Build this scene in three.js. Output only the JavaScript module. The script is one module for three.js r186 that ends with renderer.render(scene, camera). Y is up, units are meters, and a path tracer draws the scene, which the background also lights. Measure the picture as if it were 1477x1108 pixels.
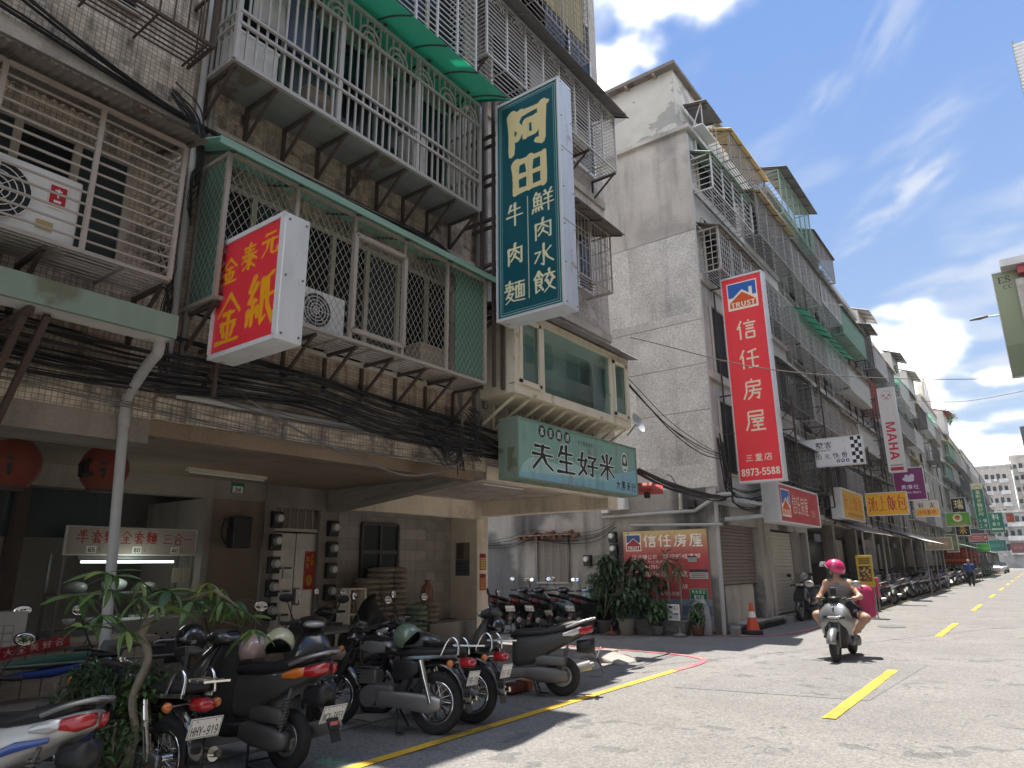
import * as THREE from 'three';
import { mergeGeometries, mergeVertices } from 'three/addons/utils/BufferGeometryUtils.js';
import { RoundedBoxGeometry } from 'three/addons/geometries/RoundedBoxGeometry.js';
import { MarchingCubes } from 'three/addons/objects/MarchingCubes.js';
import { RectAreaLightUniformsLib } from 'three/addons/lights/RectAreaLightUniformsLib.js';

// ---------------------------------------------------------------- camera, sky, sun, exposure
const scene = new THREE.Scene();
const camera = new THREE.PerspectiveCamera(58.86, 1024 / 768, 0.1, 900);
camera.position.set(0, 1.6, 0);
camera.up.set(0.162, 0.966, 0.2);
camera.lookAt(-0.578, 1.6 + 0.258, -0.774);

const renderer = new THREE.WebGLRenderer({ antialias: true });
renderer.toneMapping = THREE.LinearToneMapping;
const EXPOSURE = 2.2;
renderer.toneMappingExposure = EXPOSURE;
renderer.shadowMap.enabled = true;

const SUN = new THREE.Vector3(-0.045, 1, -0.227).normalize();
const sun = new THREE.DirectionalLight(0xfff7ec, 4.6);
sun.position.copy(SUN).multiplyScalar(120).add(new THREE.Vector3(0, 0, -40));
sun.target.position.set(0, 0, -40);
sun.castShadow = true;
sun.shadow.radius = 1;
Object.assign(sun.shadow.camera, { left: -90, right: 90, top: 90, bottom: -90, near: 1, far: 260 });
sun.shadow.mapSize.set(4096, 4096);
scene.add(sun, sun.target);

function rng(seed) { let s = seed | 0; return () => { s = (s + 0x6d2b79f5) | 0; let t = Math.imul(s ^ (s >>> 15), 1 | s); t = (t + Math.imul(t ^ (t >>> 7), 61 | t)) ^ t; return ((t ^ (t >>> 14)) >>> 0) / 4294967296; }; }
const HASH = (() => { const r = rng(77), a = new Float32Array(65536); for (let i = 0; i < 65536; i++) a[i] = r(); return a; })();
const lat = (x, y, p) => HASH[(((((x % p) + p) % p) * 197 + (((y % p) + p) % p) * 7919) & 65535)];
function vnoise(x, y, p = 256) {
  const ix = Math.floor(x), iy = Math.floor(y), fx = x - ix, fy = y - iy, u = fx * fx * (3 - 2 * fx), v = fy * fy * (3 - 2 * fy);
  const a = lat(ix, iy, p), b = lat(ix + 1, iy, p), c = lat(ix, iy + 1, p), d = lat(ix + 1, iy + 1, p);
  return a + (b - a) * u + (c - a) * v + (a - b - c + d) * u * v;
}
function fbm(x, y, p, oct = 5) { let s = 0, a = 0.5, n = 0; for (let i = 0; i < oct; i++) { s += a * vnoise(x, y, p); n += a; x *= 2; y *= 2; p *= 2; a *= 0.5; } return s / n; }
const sstep = (a, b, x) => { const t = Math.min(1, Math.max(0, (x - a) / (b - a))); return t * t * (3 - 2 * t); };
const mix = (a, b, t) => a + (b - a) * t;

{ // the sky: blue summer air, thin high cloud and white heaps, the ones out of view added for fill
  const W = 2048, H = 1024, data = new Float32Array(W * H * 4);
  const heaps = [ // direction (x, y, z), radius, strength
    [-0.30, 0.69, -0.66, 0.15, 1.25], [-0.40, 0.64, -0.66, 0.16, 1.2], [-0.24, 0.70, -0.68, 0.13, 1.2], [-0.27, 0.74, -0.62, 0.14, 1.1], [-0.5, 0.7, -0.55, 0.2, 1.1],
    [-0.12, 0.23, -0.96, 0.075, 0.9], [-0.07, 0.262, -0.96, 0.05, 0.75], [-0.15, 0.21, -0.96, 0.07, 0.9], [0.0, 0.12, -1.0, 0.10, 1.0], [-0.06, 0.145, -1, 0.06, 0.9], [0.16, 0.16, -1.0, 0.14, 1.0],
    [0.7, 0.45, -0.6, 0.34, 1.1], [0.85, 0.35, 0.0, 0.3, 1.1], [0.75, 0.6, 0.4, 0.34, 1.1], [0.3, 0.45, 0.9, 0.36, 1.1], [-0.3, 0.6, 0.7, 0.34, 1.1], [-0.85, 0.4, 0.4, 0.34, 1.1], [-0.9, 0.35, -0.35, 0.3, 1.1], [0.45, 0.85, -0.1, 0.3, 1.1], [0.1, 0.8, 0.55, 0.28, 1.0], [0.5, 0.2, 0.8, 0.25, 1], [0.95, 0.15, 0.4, 0.2, 1],  // unseen clouds, added outside the frame to brighten the shaded fronts
  ].map(([x, y, z, r, s]) => { const l = Math.hypot(x, y, z); return [x / l, y / l, z / l, r, s]; });
  const wisps = [[-0.064, 0.44, -0.896, 0.075, 0.028, 0.5, 0.85], [-0.1, 0.41, -0.91, 0.06, 0.016, 0.4, 0.5], [-0.03, 0.61, -0.79, 0.1, 0.03, 0.9, 0.42], [-0.12, 0.56, -0.82, 0.06, 0.02, 0.7, 0.35], [-0.01, 0.33, -0.94, 0.1, 0.035, 0.2, 0.7], [-0.02, 0.5, -0.86, 0.08, 0.025, 0.4, 0.35], [0.02, 0.22, -0.97, 0.12, 0.025, 0.05, 0.8], [-0.04, 0.19, -0.98, 0.1, 0.015, 0.05, 0.8], [0.5, 0.5, -0.7, 0.2, 0.08, 0.4, 0.6], [0.6, 0.6, 0.5, 0.25, 0.1, 0.3, 0.6], [-0.6, 0.5, 0.6, 0.25, 0.1, 0.2, 0.6]].map(([x, y, z, ...k]) => { const l = Math.hypot(x, y, z); return [x / l, y / l, z / l, ...k]; });
  for (let j = 0; j < H; j++) {
    const up = ((j + 0.5) / H - 0.5) * Math.PI, y = Math.sin(up), c = Math.cos(up);
    for (let i = 0; i < W; i++) {
      const a = ((i + 0.5) / W - 0.5) * 2 * Math.PI, x = Math.cos(a) * c, z = Math.sin(a) * c;
      const h = Math.max(0, y), o = (j * W + i) * 4;
      let t = Math.pow(1 - h, 2.6);
      let r = mix(0.215, 0.68, t), g = mix(0.395, 0.85, t), b = mix(0.84, 0.99, t);
      if (y > 0) {
        const k = 1 / (h + 0.16), u = x * k, v = z * k;
        const wu = u + 0.5 * vnoise(u * 1.3 + 9, v * 1.3 + 4, 64), wv = v + 0.5 * vnoise(u * 1.3 + 31, v * 1.3 + 17, 64);
        const thin = fbm(wu * 2.6 + 20, wv * 5.2 + 20, 64, 6);
        let cl = sstep(0.56, 0.9, thin) * 0.6, hp = 0;
        const det = fbm(u * 5 + 60, v * 5 + 60, 128, 6);
        for (const [hx, hy, hz, hr, hs] of heaps) { const d = Math.acos(Math.min(1, x * hx + y * hy + z * hz)); if (d < hr * 1.6) hp = Math.max(hp, hs * sstep(0.02, 0.42, (1 - d / hr) * 0.55 + (det - 0.5) * 1.35)); }
        hp = Math.min(1, hp); cl = Math.max(cl, hp) * sstep(0, 0.05, h);
        for (const [hx, hy, hz, la, lb, tilt, hs] of wisps) { const d = x * hx + y * hy + z * hz; if (d < 0.9) continue; const q = Math.hypot(hx, hz), ex = (z * hx - x * hz) / q, ey = (y - hy * d) / q, c2 = Math.cos(tilt), s2 = Math.sin(tilt), p1 = (ex * c2 + ey * s2) / la, p2 = (ey * c2 - ex * s2) / lb, e = p1 * p1 + p2 * p2; if (e < 4) cl = Math.max(cl, 0.72 * hs * sstep(0.1, 0.95, Math.exp(-e) * (0.15 + 1.7 * fbm(p1 * 2.2 + hx * 40 + 30 + p2 * 0.6, p2 * 3.2 + hy * 40 + 30, 256, 6) - 0.35))); }
        const w = 1.0 + 1.7 * hp * (0.8 + 0.8 * (det - 0.3));
        r = mix(r, w, cl); g = mix(g, w * 1.005, cl); b = mix(b, w * 1.02, cl);
      } else { const q = sstep(0, -0.12, y); r = mix(r, 0.42, q); g = mix(g, 0.42, q); b = mix(b, 0.42, q); }
      data[o] = r / EXPOSURE; data[o + 1] = g / EXPOSURE; data[o + 2] = b / EXPOSURE; data[o + 3] = 1;
    }
  }
  const t = new THREE.DataTexture(data, W, H, THREE.RGBAFormat, THREE.FloatType);
  t.mapping = THREE.EquirectangularReflectionMapping; t.magFilter = THREE.LinearFilter; t.minFilter = THREE.LinearFilter; t.needsUpdate = true;
  scene.background = t; scene.environment = t;
}
scene.fog = new THREE.FogExp2(0xdfe8f2, 0.0003);

// ---------------------------------------------------------------- textures and materials
const s8 = (v) => { v = Math.min(1, Math.max(0, v)); return 255 * (v <= 0.0031308 ? v * 12.92 : 1.055 * Math.pow(v, 1 / 2.4) - 0.055); };
// fn(u, v) with u, v in 0..1 gives linear [r, g, b, height]; size in metres
function surface(n, size, fn, { rough = 0.85, metal = 0, bump = 0.004, roughVar = 0, extra = {} } = {}) {
  const c = new Uint8Array(n * n * 4), h = new Uint8Array(n * n * 4);
  for (let j = 0; j < n; j++) for (let i = 0; i < n; i++) {
    const [r, g, b, e] = fn(i / n, j / n), o = (j * n + i) * 4, q = Math.min(255, Math.max(0, e * 255));
    c[o] = s8(r); c[o + 1] = s8(g); c[o + 2] = s8(b); c[o + 3] = 255; h[o] = h[o + 1] = h[o + 2] = q; h[o + 3] = 255;
  }
  const mk = (d, srgb) => { const t = new THREE.DataTexture(d, n, n); t.wrapS = t.wrapT = THREE.RepeatWrapping; t.repeat.set(1 / size, 1 / size); t.magFilter = THREE.LinearFilter; t.minFilter = THREE.LinearMipmapLinearFilter; t.generateMipmaps = true; if (srgb) t.colorSpace = THREE.SRGBColorSpace; t.needsUpdate = true; return t; };
  return new THREE.MeshStandardMaterial({ map: mk(c, true), bumpMap: bump ? mk(h, false) : null, bumpScale: bump, roughness: rough, metalness: metal, ...extra });
}
const lin = (r, g, b) => new THREE.Color().setRGB(r, g, b);
const plain = (r, g, b, rough = 0.6, metal = 0, extra = {}) => new THREE.MeshPhysicalMaterial({ color: lin(r, g, b), roughness: rough, metalness: metal, ...extra });
// tiles: pitch across and up in pieces per texture
const tiles = (nx, ny, joint, base, grout, seed, stagger = 0, dirt = 1) => (u, v) => {
  const row = Math.floor(v * ny), uu = u * nx + (row % 2 ? stagger : 0), fx = uu - Math.floor(uu), fy = v * ny - row, col = Math.floor(uu) % nx;
  const jx = joint, jy = joint * ny / nx, e = Math.min(sstep(0, jx, Math.min(fx, 1 - fx)), sstep(0, Math.min(0.3, jy), Math.min(fy, 1 - fy)));
  const k = 0.84 + 0.32 * HASH[(col * 131 + row * 977 + seed * 53) & 65535];
  const d = fbm(u * 6 + seed, v * 6 + seed * 2, 6 * 16, 5), st = fbm(u * 24 + seed, v * 3 + seed, 24, 4);
  const spot = sstep(0.6, 0.66, fbm(u * 14 + seed * 7, v * 14, 14 * 16, 5)), m = Math.max(0.15, 1 - dirt * (0.36 * sstep(0.46, 0.74, d) + 0.3 * sstep(0.48, 0.72, st) + 0.16 * spot));
  return [0, 1, 2].map((c) => mix(grout[c], base[c] * k, e) * m).concat(e);
};
const MAT = {};
MAT.tileSquare = surface(1024, 1.6, tiles(34, 34, 0.12, [0.68, 0.59, 0.48], [0.26, 0.22, 0.18], 3, 0, 1.1), { rough: 0.55, bump: 0.003 });
MAT.tileBrick = surface(1024, 1.6, tiles(16, 40, 0.05, [0.50, 0.405, 0.31], [0.19, 0.155, 0.12], 11, 0.5, 1.15), { rough: 0.6, bump: 0.003 });
MAT.tileFine = surface(1024, 1.6, tiles(14, 52, 0.05, [0.56, 0.51, 0.445], [0.25, 0.225, 0.2], 23, 0.5, 0.6), { rough: 0.6, bump: 0.003 });
MAT.tileWall = surface(512, 1.5, tiles(5, 7, 0.02, [0.42, 0.385, 0.345], [0.22, 0.2, 0.18], 31, 0, 0.35), { rough: 0.35, bump: 0.002 });
// weathered cement with speckle, water streaks and old repairs
const cement = (base, seed, streak, speck, stain) => (u, v) => {
  const a = fbm(u * 5 + seed, v * 5 + seed, 5 * 32, 6), b = fbm(u * 18 + seed, v * 2.0 + seed, 18, 5), s = HASH[((Math.floor(u * 700) * 331 + Math.floor(v * 700) * 7817 + seed) & 65535)], s2 = vnoise(u * 300, v * 300, 300);
  let m = 1 + (a - 0.5) * 0.5 - streak * sstep(0.5, 0.85, b) + speck * ((s - 0.5) * 0.6 + (s2 - 0.5) * 1.2);
  const st = sstep(0.52, 0.66, fbm(u * 3 + seed * 3, v * 3, 3 * 32, 6)) * stain;
  return [base[0] * m * (1 - st), base[1] * m * (1 - st * 0.98), base[2] * m * (1 - st * 0.94), 0.5 + (s2 - 0.5) * 0.8 + (a - 0.5) * 0.4];
};
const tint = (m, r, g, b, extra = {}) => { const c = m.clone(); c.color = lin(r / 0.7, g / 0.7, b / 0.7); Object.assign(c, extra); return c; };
const CEMENT = surface(1024, 5, cement([0.7, 0.7, 0.7], 9, 0.28, 0.12, 0.28), { rough: 0.9, bump: 0.004 });
const CEMENT_ROUGH = surface(1024, 4, cement([0.7, 0.7, 0.7], 51, 0.12, 0.34, 0.3), { rough: 0.92, bump: 0.006 });
MAT.pebbledash = surface(1024, 4, cement([0.565, 0.55, 0.525], 5, 0.14, 0.6, 0.16), { rough: 0.95, bump: 0.006 });
MAT.cement = tint(CEMENT, 0.52, 0.49, 0.45);
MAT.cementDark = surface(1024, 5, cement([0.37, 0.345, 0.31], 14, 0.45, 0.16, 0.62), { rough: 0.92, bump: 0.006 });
MAT.cementPale = tint(CEMENT, 0.60, 0.585, 0.56);
MAT.cementWarm = tint(CEMENT, 0.50, 0.455, 0.39);
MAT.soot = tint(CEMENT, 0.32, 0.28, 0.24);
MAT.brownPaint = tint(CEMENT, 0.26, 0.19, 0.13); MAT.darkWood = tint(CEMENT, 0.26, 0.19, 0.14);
MAT.creamPaint = tint(CEMENT, 0.90, 0.80, 0.64);
MAT.peel = surface(1024, 6, (u, v) => {
  const a = fbm(u * 6 + 3, v * 9 + 3, 6 * 32, 6), band = sstep(0.50, 0.52, a), ed = band * (1 - sstep(0.52, 0.56, a)), k = 0.9 + 0.25 * fbm(u * 20, v * 20, 20 * 16, 4);
  return [mix(0.55, 0.36, band) * k, mix(0.525, 0.345, band) * k, mix(0.47, 0.325, band) * k, 1 - band * 0.8 - ed * 0.2];
}, { rough: 0.9, bump: 0.008 });
MAT.asphalt = surface(1280, 7, (u, v) => {
  const g = HASH[((Math.floor(u * 900) * 613 + Math.floor(v * 900) * 9173) & 65535)], s = vnoise(u * 380, v * 380, 380), a = fbm(u * 5, v * 5, 5 * 64, 5), b = fbm(u * 2 + 7, v * 30 + 7, 64, 4);
  const crack = Math.abs(fbm(u * 5 + 40, v * 5 + 40, 5 * 64, 6) - 0.5) < 0.0024 && a > 0.47 ? 0.55 : 1;
  const oil = 1 - 0.3 * sstep(0.66, 0.7, fbm(u * 26 + 5, v * 26 + 90, 26 * 16, 4)) * sstep(0.45, 0.6, a);
  const m = (0.84 + 0.36 * (a - 0.5) * 2 * 0.5 + (b - 0.5) * 0.10 + (g - 0.5) * 0.42 + (s - 0.5) * 0.42) * crack * oil;
  return [0.216 * m, 0.212 * m, 0.205 * m, 0.5 + (s - 0.5) * 0.7 + (g - 0.5) * 0.3];
}, { rough: 0.93, bump: 0.004 });
MAT.paving = tint(CEMENT_ROUGH, 0.26, 0.25, 0.235);
MAT.kerbStone = tint(CEMENT_ROUGH, 0.33, 0.31, 0.285);
// shared metal skins: clean paint flecked with browner worn patches; the colour comes from the material
const metalSkin = (amount, seed) => surface(512, 2, (u, v) => {
  const a = fbm(u * 8 + seed, v * 8 + seed, 8 * 32, 6), q = sstep(1 - amount, 1 - amount + 0.14, a + 0.12 * (fbm(u * 30, v * 4 + seed, 30 * 8, 3) - 0.5)), k = 0.88 + 0.24 * fbm(u * 20 + seed, v * 5, 20 * 8, 4);
  return [mix(0.7, 0.48, q) * k, mix(0.7, 0.38, q) * k, mix(0.7, 0.30, q) * k, 0.5];
}, { bump: 0 });
const SKINS = [metalSkin(0.3, 61), metalSkin(0.42, 83)];
const metalTex = (base, rust, amount, seed, rough, metal) => tint(SKINS[amount > 0.36 ? 1 : 0], ...base, { roughness: rough, metalness: metal });
const RUST = [0.16, 0.075, 0.035];
MAT.rustIron = metalTex([0.075, 0.05, 0.042], RUST, 0.5, 61, 0.8, 0.15);
MAT.steelGrille = metalTex([0.40, 0.38, 0.36], [0.24, 0.19, 0.15], 0.38, 67, 0.5, 0.25);
MAT.whiteGrille = metalTex([0.52, 0.51, 0.50], [0.4, 0.36, 0.32], 0.32, 69, 0.5, 0.1);
MAT.warmGrille = metalTex([0.38, 0.335, 0.29], [0.26, 0.19, 0.13], 0.42, 71, 0.6, 0.15);
MAT.greyGrille = metalTex([0.30, 0.29, 0.28], [0.2, 0.15, 0.11], 0.42, 73, 0.6, 0.2);
MAT.darkGrille = metalTex([0.11, 0.105, 0.10], RUST, 0.35, 75, 0.6, 0.2);
MAT.rowWall = tint(CEMENT, 0.27, 0.25, 0.22); MAT.rowWallCool = tint(CEMENT, 0.33, 0.32, 0.305); MAT.rowGlass = plain(0.02, 0.022, 0.024, 0.6, 0, { specularIntensity: 0.25 });
MAT.greenPaint = metalTex([0.22, 0.36, 0.28], [0.34, 0.34, 0.27], 0.38, 79, 0.55, 0.1);
MAT.paleGreenMetal = metalTex([0.20, 0.26, 0.205], [0.10, 0.14, 0.08], 0.45, 83, 0.6, 0.1);
MAT.galvanized = metalTex([0.47, 0.48, 0.48], [0.34, 0.32, 0.29], 0.4, 89, 0.45, 0.5);
MAT.oldSheet = metalTex([0.20, 0.18, 0.16], RUST, 0.45, 91, 0.75, 0.1);
MAT.greySheet = metalTex([0.20, 0.195, 0.19], [0.14, 0.12, 0.10], 0.4, 93, 0.6, 0.15);
MAT.beigeSheet = metalTex([0.60, 0.47, 0.27], [0.45, 0.28, 0.16], 0.38, 95, 0.6, 0);
MAT.shutterBrown = metalTex([0.19, 0.15, 0.13], [0.10, 0.085, 0.075], 0.42, 97, 0.55, 0.2);
MAT.shutterCream = metalTex([0.50, 0.47, 0.41], [0.36, 0.31, 0.26], 0.3, 99, 0.5, 0.1);
MAT.bamboo = surface(512, 1, (u, v) => { const f = u * 40, i = Math.floor(f), k = 0.55 + 0.7 * HASH[i * 37 & 65535], e = sstep(0, 0.25, Math.min(f - i, 1 - f + i)); return [0.50 * k * (0.4 + 0.6 * e), 0.42 * k * (0.4 + 0.6 * e), 0.22 * k * (0.4 + 0.6 * e), e]; }, { rough: 0.8, bump: 0.01 });
MAT.wood = surface(512, 1.2, (u, v) => { const a = fbm(u * 3 + 5 * fbm(u * 2, v * 2, 32, 3), v * 40, 512, 4), k = 0.65 + 0.6 * a; return [0.30 * k, 0.245 * k, 0.185 * k, a]; }, { rough: 0.75, bump: 0.002 });
MAT.bark = surface(256, 0.5, (u, v) => { const a = fbm(u * 10, v * 4, 256, 5); const k = 0.55 + 0.9 * a; return [0.25 * k, 0.215 * k, 0.165 * k, a]; }, { rough: 0.9, bump: 0.006 });
MAT.sack = surface(256, 0.5, (u, v) => { const w = 0.5 + 0.5 * Math.sin(u * 2 * Math.PI * 64) * Math.sin(v * 2 * Math.PI * 64), a = fbm(u * 6, v * 6, 6 * 16, 4), k = 0.8 + 0.25 * w + (a - 0.5) * 0.4; return [0.42 * k, 0.355 * k, 0.28 * k, w]; }, { rough: 0.85, bump: 0.002 });
MAT.sackGreen = tint(MAT.sack, 0.55, 0.85, 0.75);
const LINE = surface(512, 3, (u, v) => { const a = fbm(u * 40 + 3, v * 40 + 3, 40 * 16, 4), wear = sstep(0.54, 0.66, fbm(u * 8 + 3, v * 8, 8 * 16, 5)), g = 0.6 + 0.2 * a; return [mix(g, 0.3, wear * 0.8), mix(g, 0.36, wear * 0.8), mix(g, 0.5, wear * 0.5), a]; }, { rough: 0.7, bump: 0 });
MAT.linePaintYellow = tint(LINE, 0.70, 0.43, 0.035); MAT.linePaintRed = tint(LINE, 0.62, 0.16, 0.16); MAT.linePaintWhite = tint(LINE, 0.62, 0.61, 0.58);
MAT.stainless = surface(512, 1.5, (u, v) => { const a = fbm(u * 3, v * 120, 512, 3), b = fbm(u * 5 + 3, v * 5 + 3, 80, 5), k = 0.85 + 0.2 * a + 0.35 * (b - 0.5); return [0.50 * k, 0.48 * k, 0.44 * k, b]; }, { rough: 0.34, metal: 0.9, bump: 0.004 });
MAT.aluminium = plain(0.62, 0.61, 0.58, 0.4, 0.6);
MAT.aluBeige = plain(0.50, 0.455, 0.385, 0.5, 0.2);
MAT.glassDark = plain(0.012, 0.015, 0.017, 0.12, 0, { specularIntensity: 0.55 });
MAT.glassGreenish = plain(0.035, 0.05, 0.05, 0.2, 0, { specularIntensity: 0.6 });
MAT.pane = plain(0.78, 0.90, 0.90, 0.03, 0, { transmission: 1, thickness: 0, ior: 1.5 });
MAT.whiteMetal = metalTex([0.70, 0.71, 0.72], [0.5, 0.48, 0.45], 0.25, 101, 0.45, 0.1);
MAT.creamMetal = metalTex([0.66, 0.60, 0.47], [0.45, 0.39, 0.3], 0.28, 103, 0.5, 0);
MAT.tinSheet = metalTex([0.60, 0.585, 0.55], [0.42, 0.36, 0.28], 0.35, 107, 0.5, 0.2);
MAT.greenPlastic = plain(0.10, 0.66, 0.48, 0.6, 0, { transmission: 0.6, thickness: 0 });
MAT.greenAwningOld = plain(0.26, 0.55, 0.43, 0.6, 0, { transmission: 0.5, thickness: 0 });
MAT.greenPanel = plain(0.06, 0.21, 0.15, 0.6, 0, { transmission: 0.15, thickness: 0 });
MAT.yellowPlastic = plain(0.62, 0.50, 0.22, 0.6, 0, { transmission: 0.3, thickness: 0 });
MAT.black = plain(0.014, 0.014, 0.015, 0.45);
MAT.blackGloss = plain(0.011, 0.011, 0.013, 0.18, 0, { clearcoat: 1, clearcoatRoughness: 0.06 });
MAT.cable = plain(0.016, 0.015, 0.015, 0.6);
MAT.cableGrey = plain(0.16, 0.15, 0.14, 0.6);
MAT.rubber = plain(0.02, 0.02, 0.021, 0.8);
MAT.seat = plain(0.018, 0.018, 0.019, 0.5, 0, { sheen: 0.3 });
MAT.chrome = plain(0.75, 0.74, 0.72, 0.12, 1);
MAT.alloy = plain(0.36, 0.355, 0.35, 0.4, 0.8);
MAT.castGrey = plain(0.17, 0.165, 0.16, 0.55, 0.5);
MAT.mirror = plain(0.9, 0.9, 0.9, 0.02, 1);
MAT.redLensDark = plain(0.12, 0.008, 0.01, 0.15, 0, { clearcoat: 1 });
MAT.redLens = plain(0.42, 0.012, 0.018, 0.12, 0, { clearcoat: 1 });
MAT.orangeLens = plain(0.60, 0.16, 0.02, 0.15, 0, { clearcoat: 1 });
MAT.clearLens = plain(0.62, 0.62, 0.60, 0.08, 0.3, { clearcoat: 1 });
MAT.white = plain(0.74, 0.74, 0.72, 0.5);
MAT.pvc = metalTex([0.40, 0.40, 0.395], [0.2, 0.18, 0.15], 0.35, 109, 0.55, 0);
MAT.pipeDark = metalTex([0.20, 0.19, 0.175], [0.1, 0.08, 0.065], 0.45, 111, 0.65, 0);
MAT.terracotta = plain(0.20, 0.085, 0.055, 0.8);
MAT.potGrey = tint(CEMENT_ROUGH, 0.20, 0.19, 0.18);
MAT.potCream = plain(0.46, 0.43, 0.36, 0.7);
MAT.soil = plain(0.05, 0.036, 0.025, 0.95);
const leafMat = (r, g, b, tr = 0.25) => plain(r, g, b, 0.45, 0, { transmission: tr, thickness: 0 });
MAT.leaf = leafMat(0.12, 0.21, 0.055, 0.3); MAT.leafDark = leafMat(0.05, 0.10, 0.035, 0.2); MAT.leafLight = leafMat(0.30, 0.40, 0.08, 0.4); MAT.leafMid = leafMat(0.085, 0.16, 0.05, 0.25);

// ---------------------------------------------------------------- building helpers
const taken = new Map();
function numbered(name) { const n = taken.get(name) ?? 0; taken.set(name, n + 1); return n ? `${name}_${String(n).padStart(3, '0')}` : name; }
function tag(o, label, category, group, kind) { if (label) o.userData.label = label; if (category) o.userData.category = category; if (group) o.userData.group = group; if (kind) o.userData.kind = kind; return o; }
function thing(name, label, category, [x, y, z] = [0, 0, 0], group, turn = 0) { const o = new THREE.Group(); o.name = numbered(name); o.position.set(x, y, z); o.rotation.y = turn; scene.add(o); return tag(o, label, category, group); }
function mesh(parent, name, geo, mat, pos, rot, scl) {
  const m = new THREE.Mesh(geo, mat); m.name = parent === scene ? numbered(name) : name; m.castShadow = m.receiveShadow = true;
  if (pos) m.position.set(...pos); if (rot) m.rotation.set(...rot); if (scl) m.scale.set(...(Array.isArray(scl) ? scl : [scl, scl, scl]));
  parent.add(m); return m;
}
const struct = (name, geo, mat, pos, rot) => tag(mesh(scene, name, geo, mat, pos, rot), null, null, null, 'structure');
function copy(root, label, [x, y, z], turn = 0) { const c = root.clone(); c.userData = { ...root.userData }; c.name = numbered(root.name.replace(/_\d{3}$/, '')); if (label) c.userData.label = label; c.position.set(x, y, z); c.rotation.y = turn; scene.add(c); return c; }
const UBOX = new THREE.BoxGeometry(1, 1, 1), V = (a) => new THREE.Vector3(...a);
// box with uv in metres
function wbox(x0, x1, y0, y1, z0, z1) {
  const g = new THREE.BoxGeometry(Math.abs(x1 - x0), Math.abs(y1 - y0), Math.abs(z1 - z0)); g.translate((x0 + x1) / 2, (y0 + y1) / 2, (z0 + z1) / 2); return uvMetres(g);
}
function uvMetres(g) {
  const p = g.attributes.position, n = g.attributes.normal, uv = new Float32Array(p.count * 2);
  for (let i = 0; i < p.count; i++) { const ax = Math.abs(n.getX(i)), ay = Math.abs(n.getY(i)), az = Math.abs(n.getZ(i)); if (ax >= ay && ax >= az) { uv[i * 2] = p.getZ(i); uv[i * 2 + 1] = p.getY(i); } else if (az >= ay) { uv[i * 2] = p.getX(i); uv[i * 2 + 1] = p.getY(i); } else { uv[i * 2] = p.getX(i); uv[i * 2 + 1] = p.getZ(i); } }
  g.setAttribute('uv', new THREE.BufferAttribute(uv, 2)); return g;
}
const merge = (list) => { const l = list.map((g) => { const q = g.index ? g.toNonIndexed() : g; for (const k of Object.keys(q.attributes)) if (!['position', 'normal', 'uv'].includes(k)) q.deleteAttribute(k); if (!q.attributes.uv) uvMetres(q); return q; }); return mergeGeometries(l); };
const TM = new THREE.Matrix4(), X1 = new THREE.Vector3(), Y1 = new THREE.Vector3(), Z1 = new THREE.Vector3();
function barMatrix(a, b, w, d = w) {
  Z1.set(b[0] - a[0], b[1] - a[1], b[2] - a[2]); const len = Z1.length(); Z1.normalize();
  X1.set(0, 1, 0); if (Math.abs(Z1.y) > 0.99) X1.set(1, 0, 0); Y1.copy(X1); X1.crossVectors(Y1, Z1).normalize(); Y1.crossVectors(Z1, X1).normalize();
  const m = new THREE.Matrix4().makeBasis(X1, Y1, Z1); m.scale(new THREE.Vector3(w, d, len)); m.setPosition((a[0] + b[0]) / 2, (a[1] + b[1]) / 2, (a[2] + b[2]) / 2); return m;
}
function bar(parent, name, a, b, w, mat, d = w) { const m = mesh(parent, name, UBOX, mat); barMatrix(a, b, w, d).decompose(m.position, m.quaternion, m.scale); return m; }
const barGeo = (a, b, w, d = w) => UBOX.clone().applyMatrix4(barMatrix(a, b, w, d));
const tubeGeo = (pts, r, seg = 0, rad = 8, closed = false) => new THREE.TubeGeometry(new THREE.CatmullRomCurve3(pts.map(V), closed, 'catmullrom', 0.5), seg || pts.length * 5, r, rad, closed);
const polyTube = (pts, r, rad = 8) => { const c = new THREE.CurvePath(); for (let i = 1; i < pts.length; i++) c.add(new THREE.LineCurve3(V(pts[i - 1]), V(pts[i]))); return merge(c.curves.map((k) => new THREE.TubeGeometry(k, 1, r, rad)).concat(pts.slice(1, -1).map((p) => new THREE.SphereGeometry(r, rad, 6).translate(...p)))); };
const cylGeo = (a, b, r, r2 = r, seg = 12) => { const A = V(a), B = V(b), d = B.clone().sub(A), g = new THREE.CylinderGeometry(r2, r, d.length(), seg); g.applyQuaternion(new THREE.Quaternion().setFromUnitVectors(new THREE.Vector3(0, 1, 0), d.normalize())); return g.translate((a[0] + b[0]) / 2, (a[1] + b[1]) / 2, (a[2] + b[2]) / 2); };
const rbox = (w, h, d, r, p = [0, 0, 0]) => new RoundedBoxGeometry(w, h, d, 2, r).translate(...p);
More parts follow.
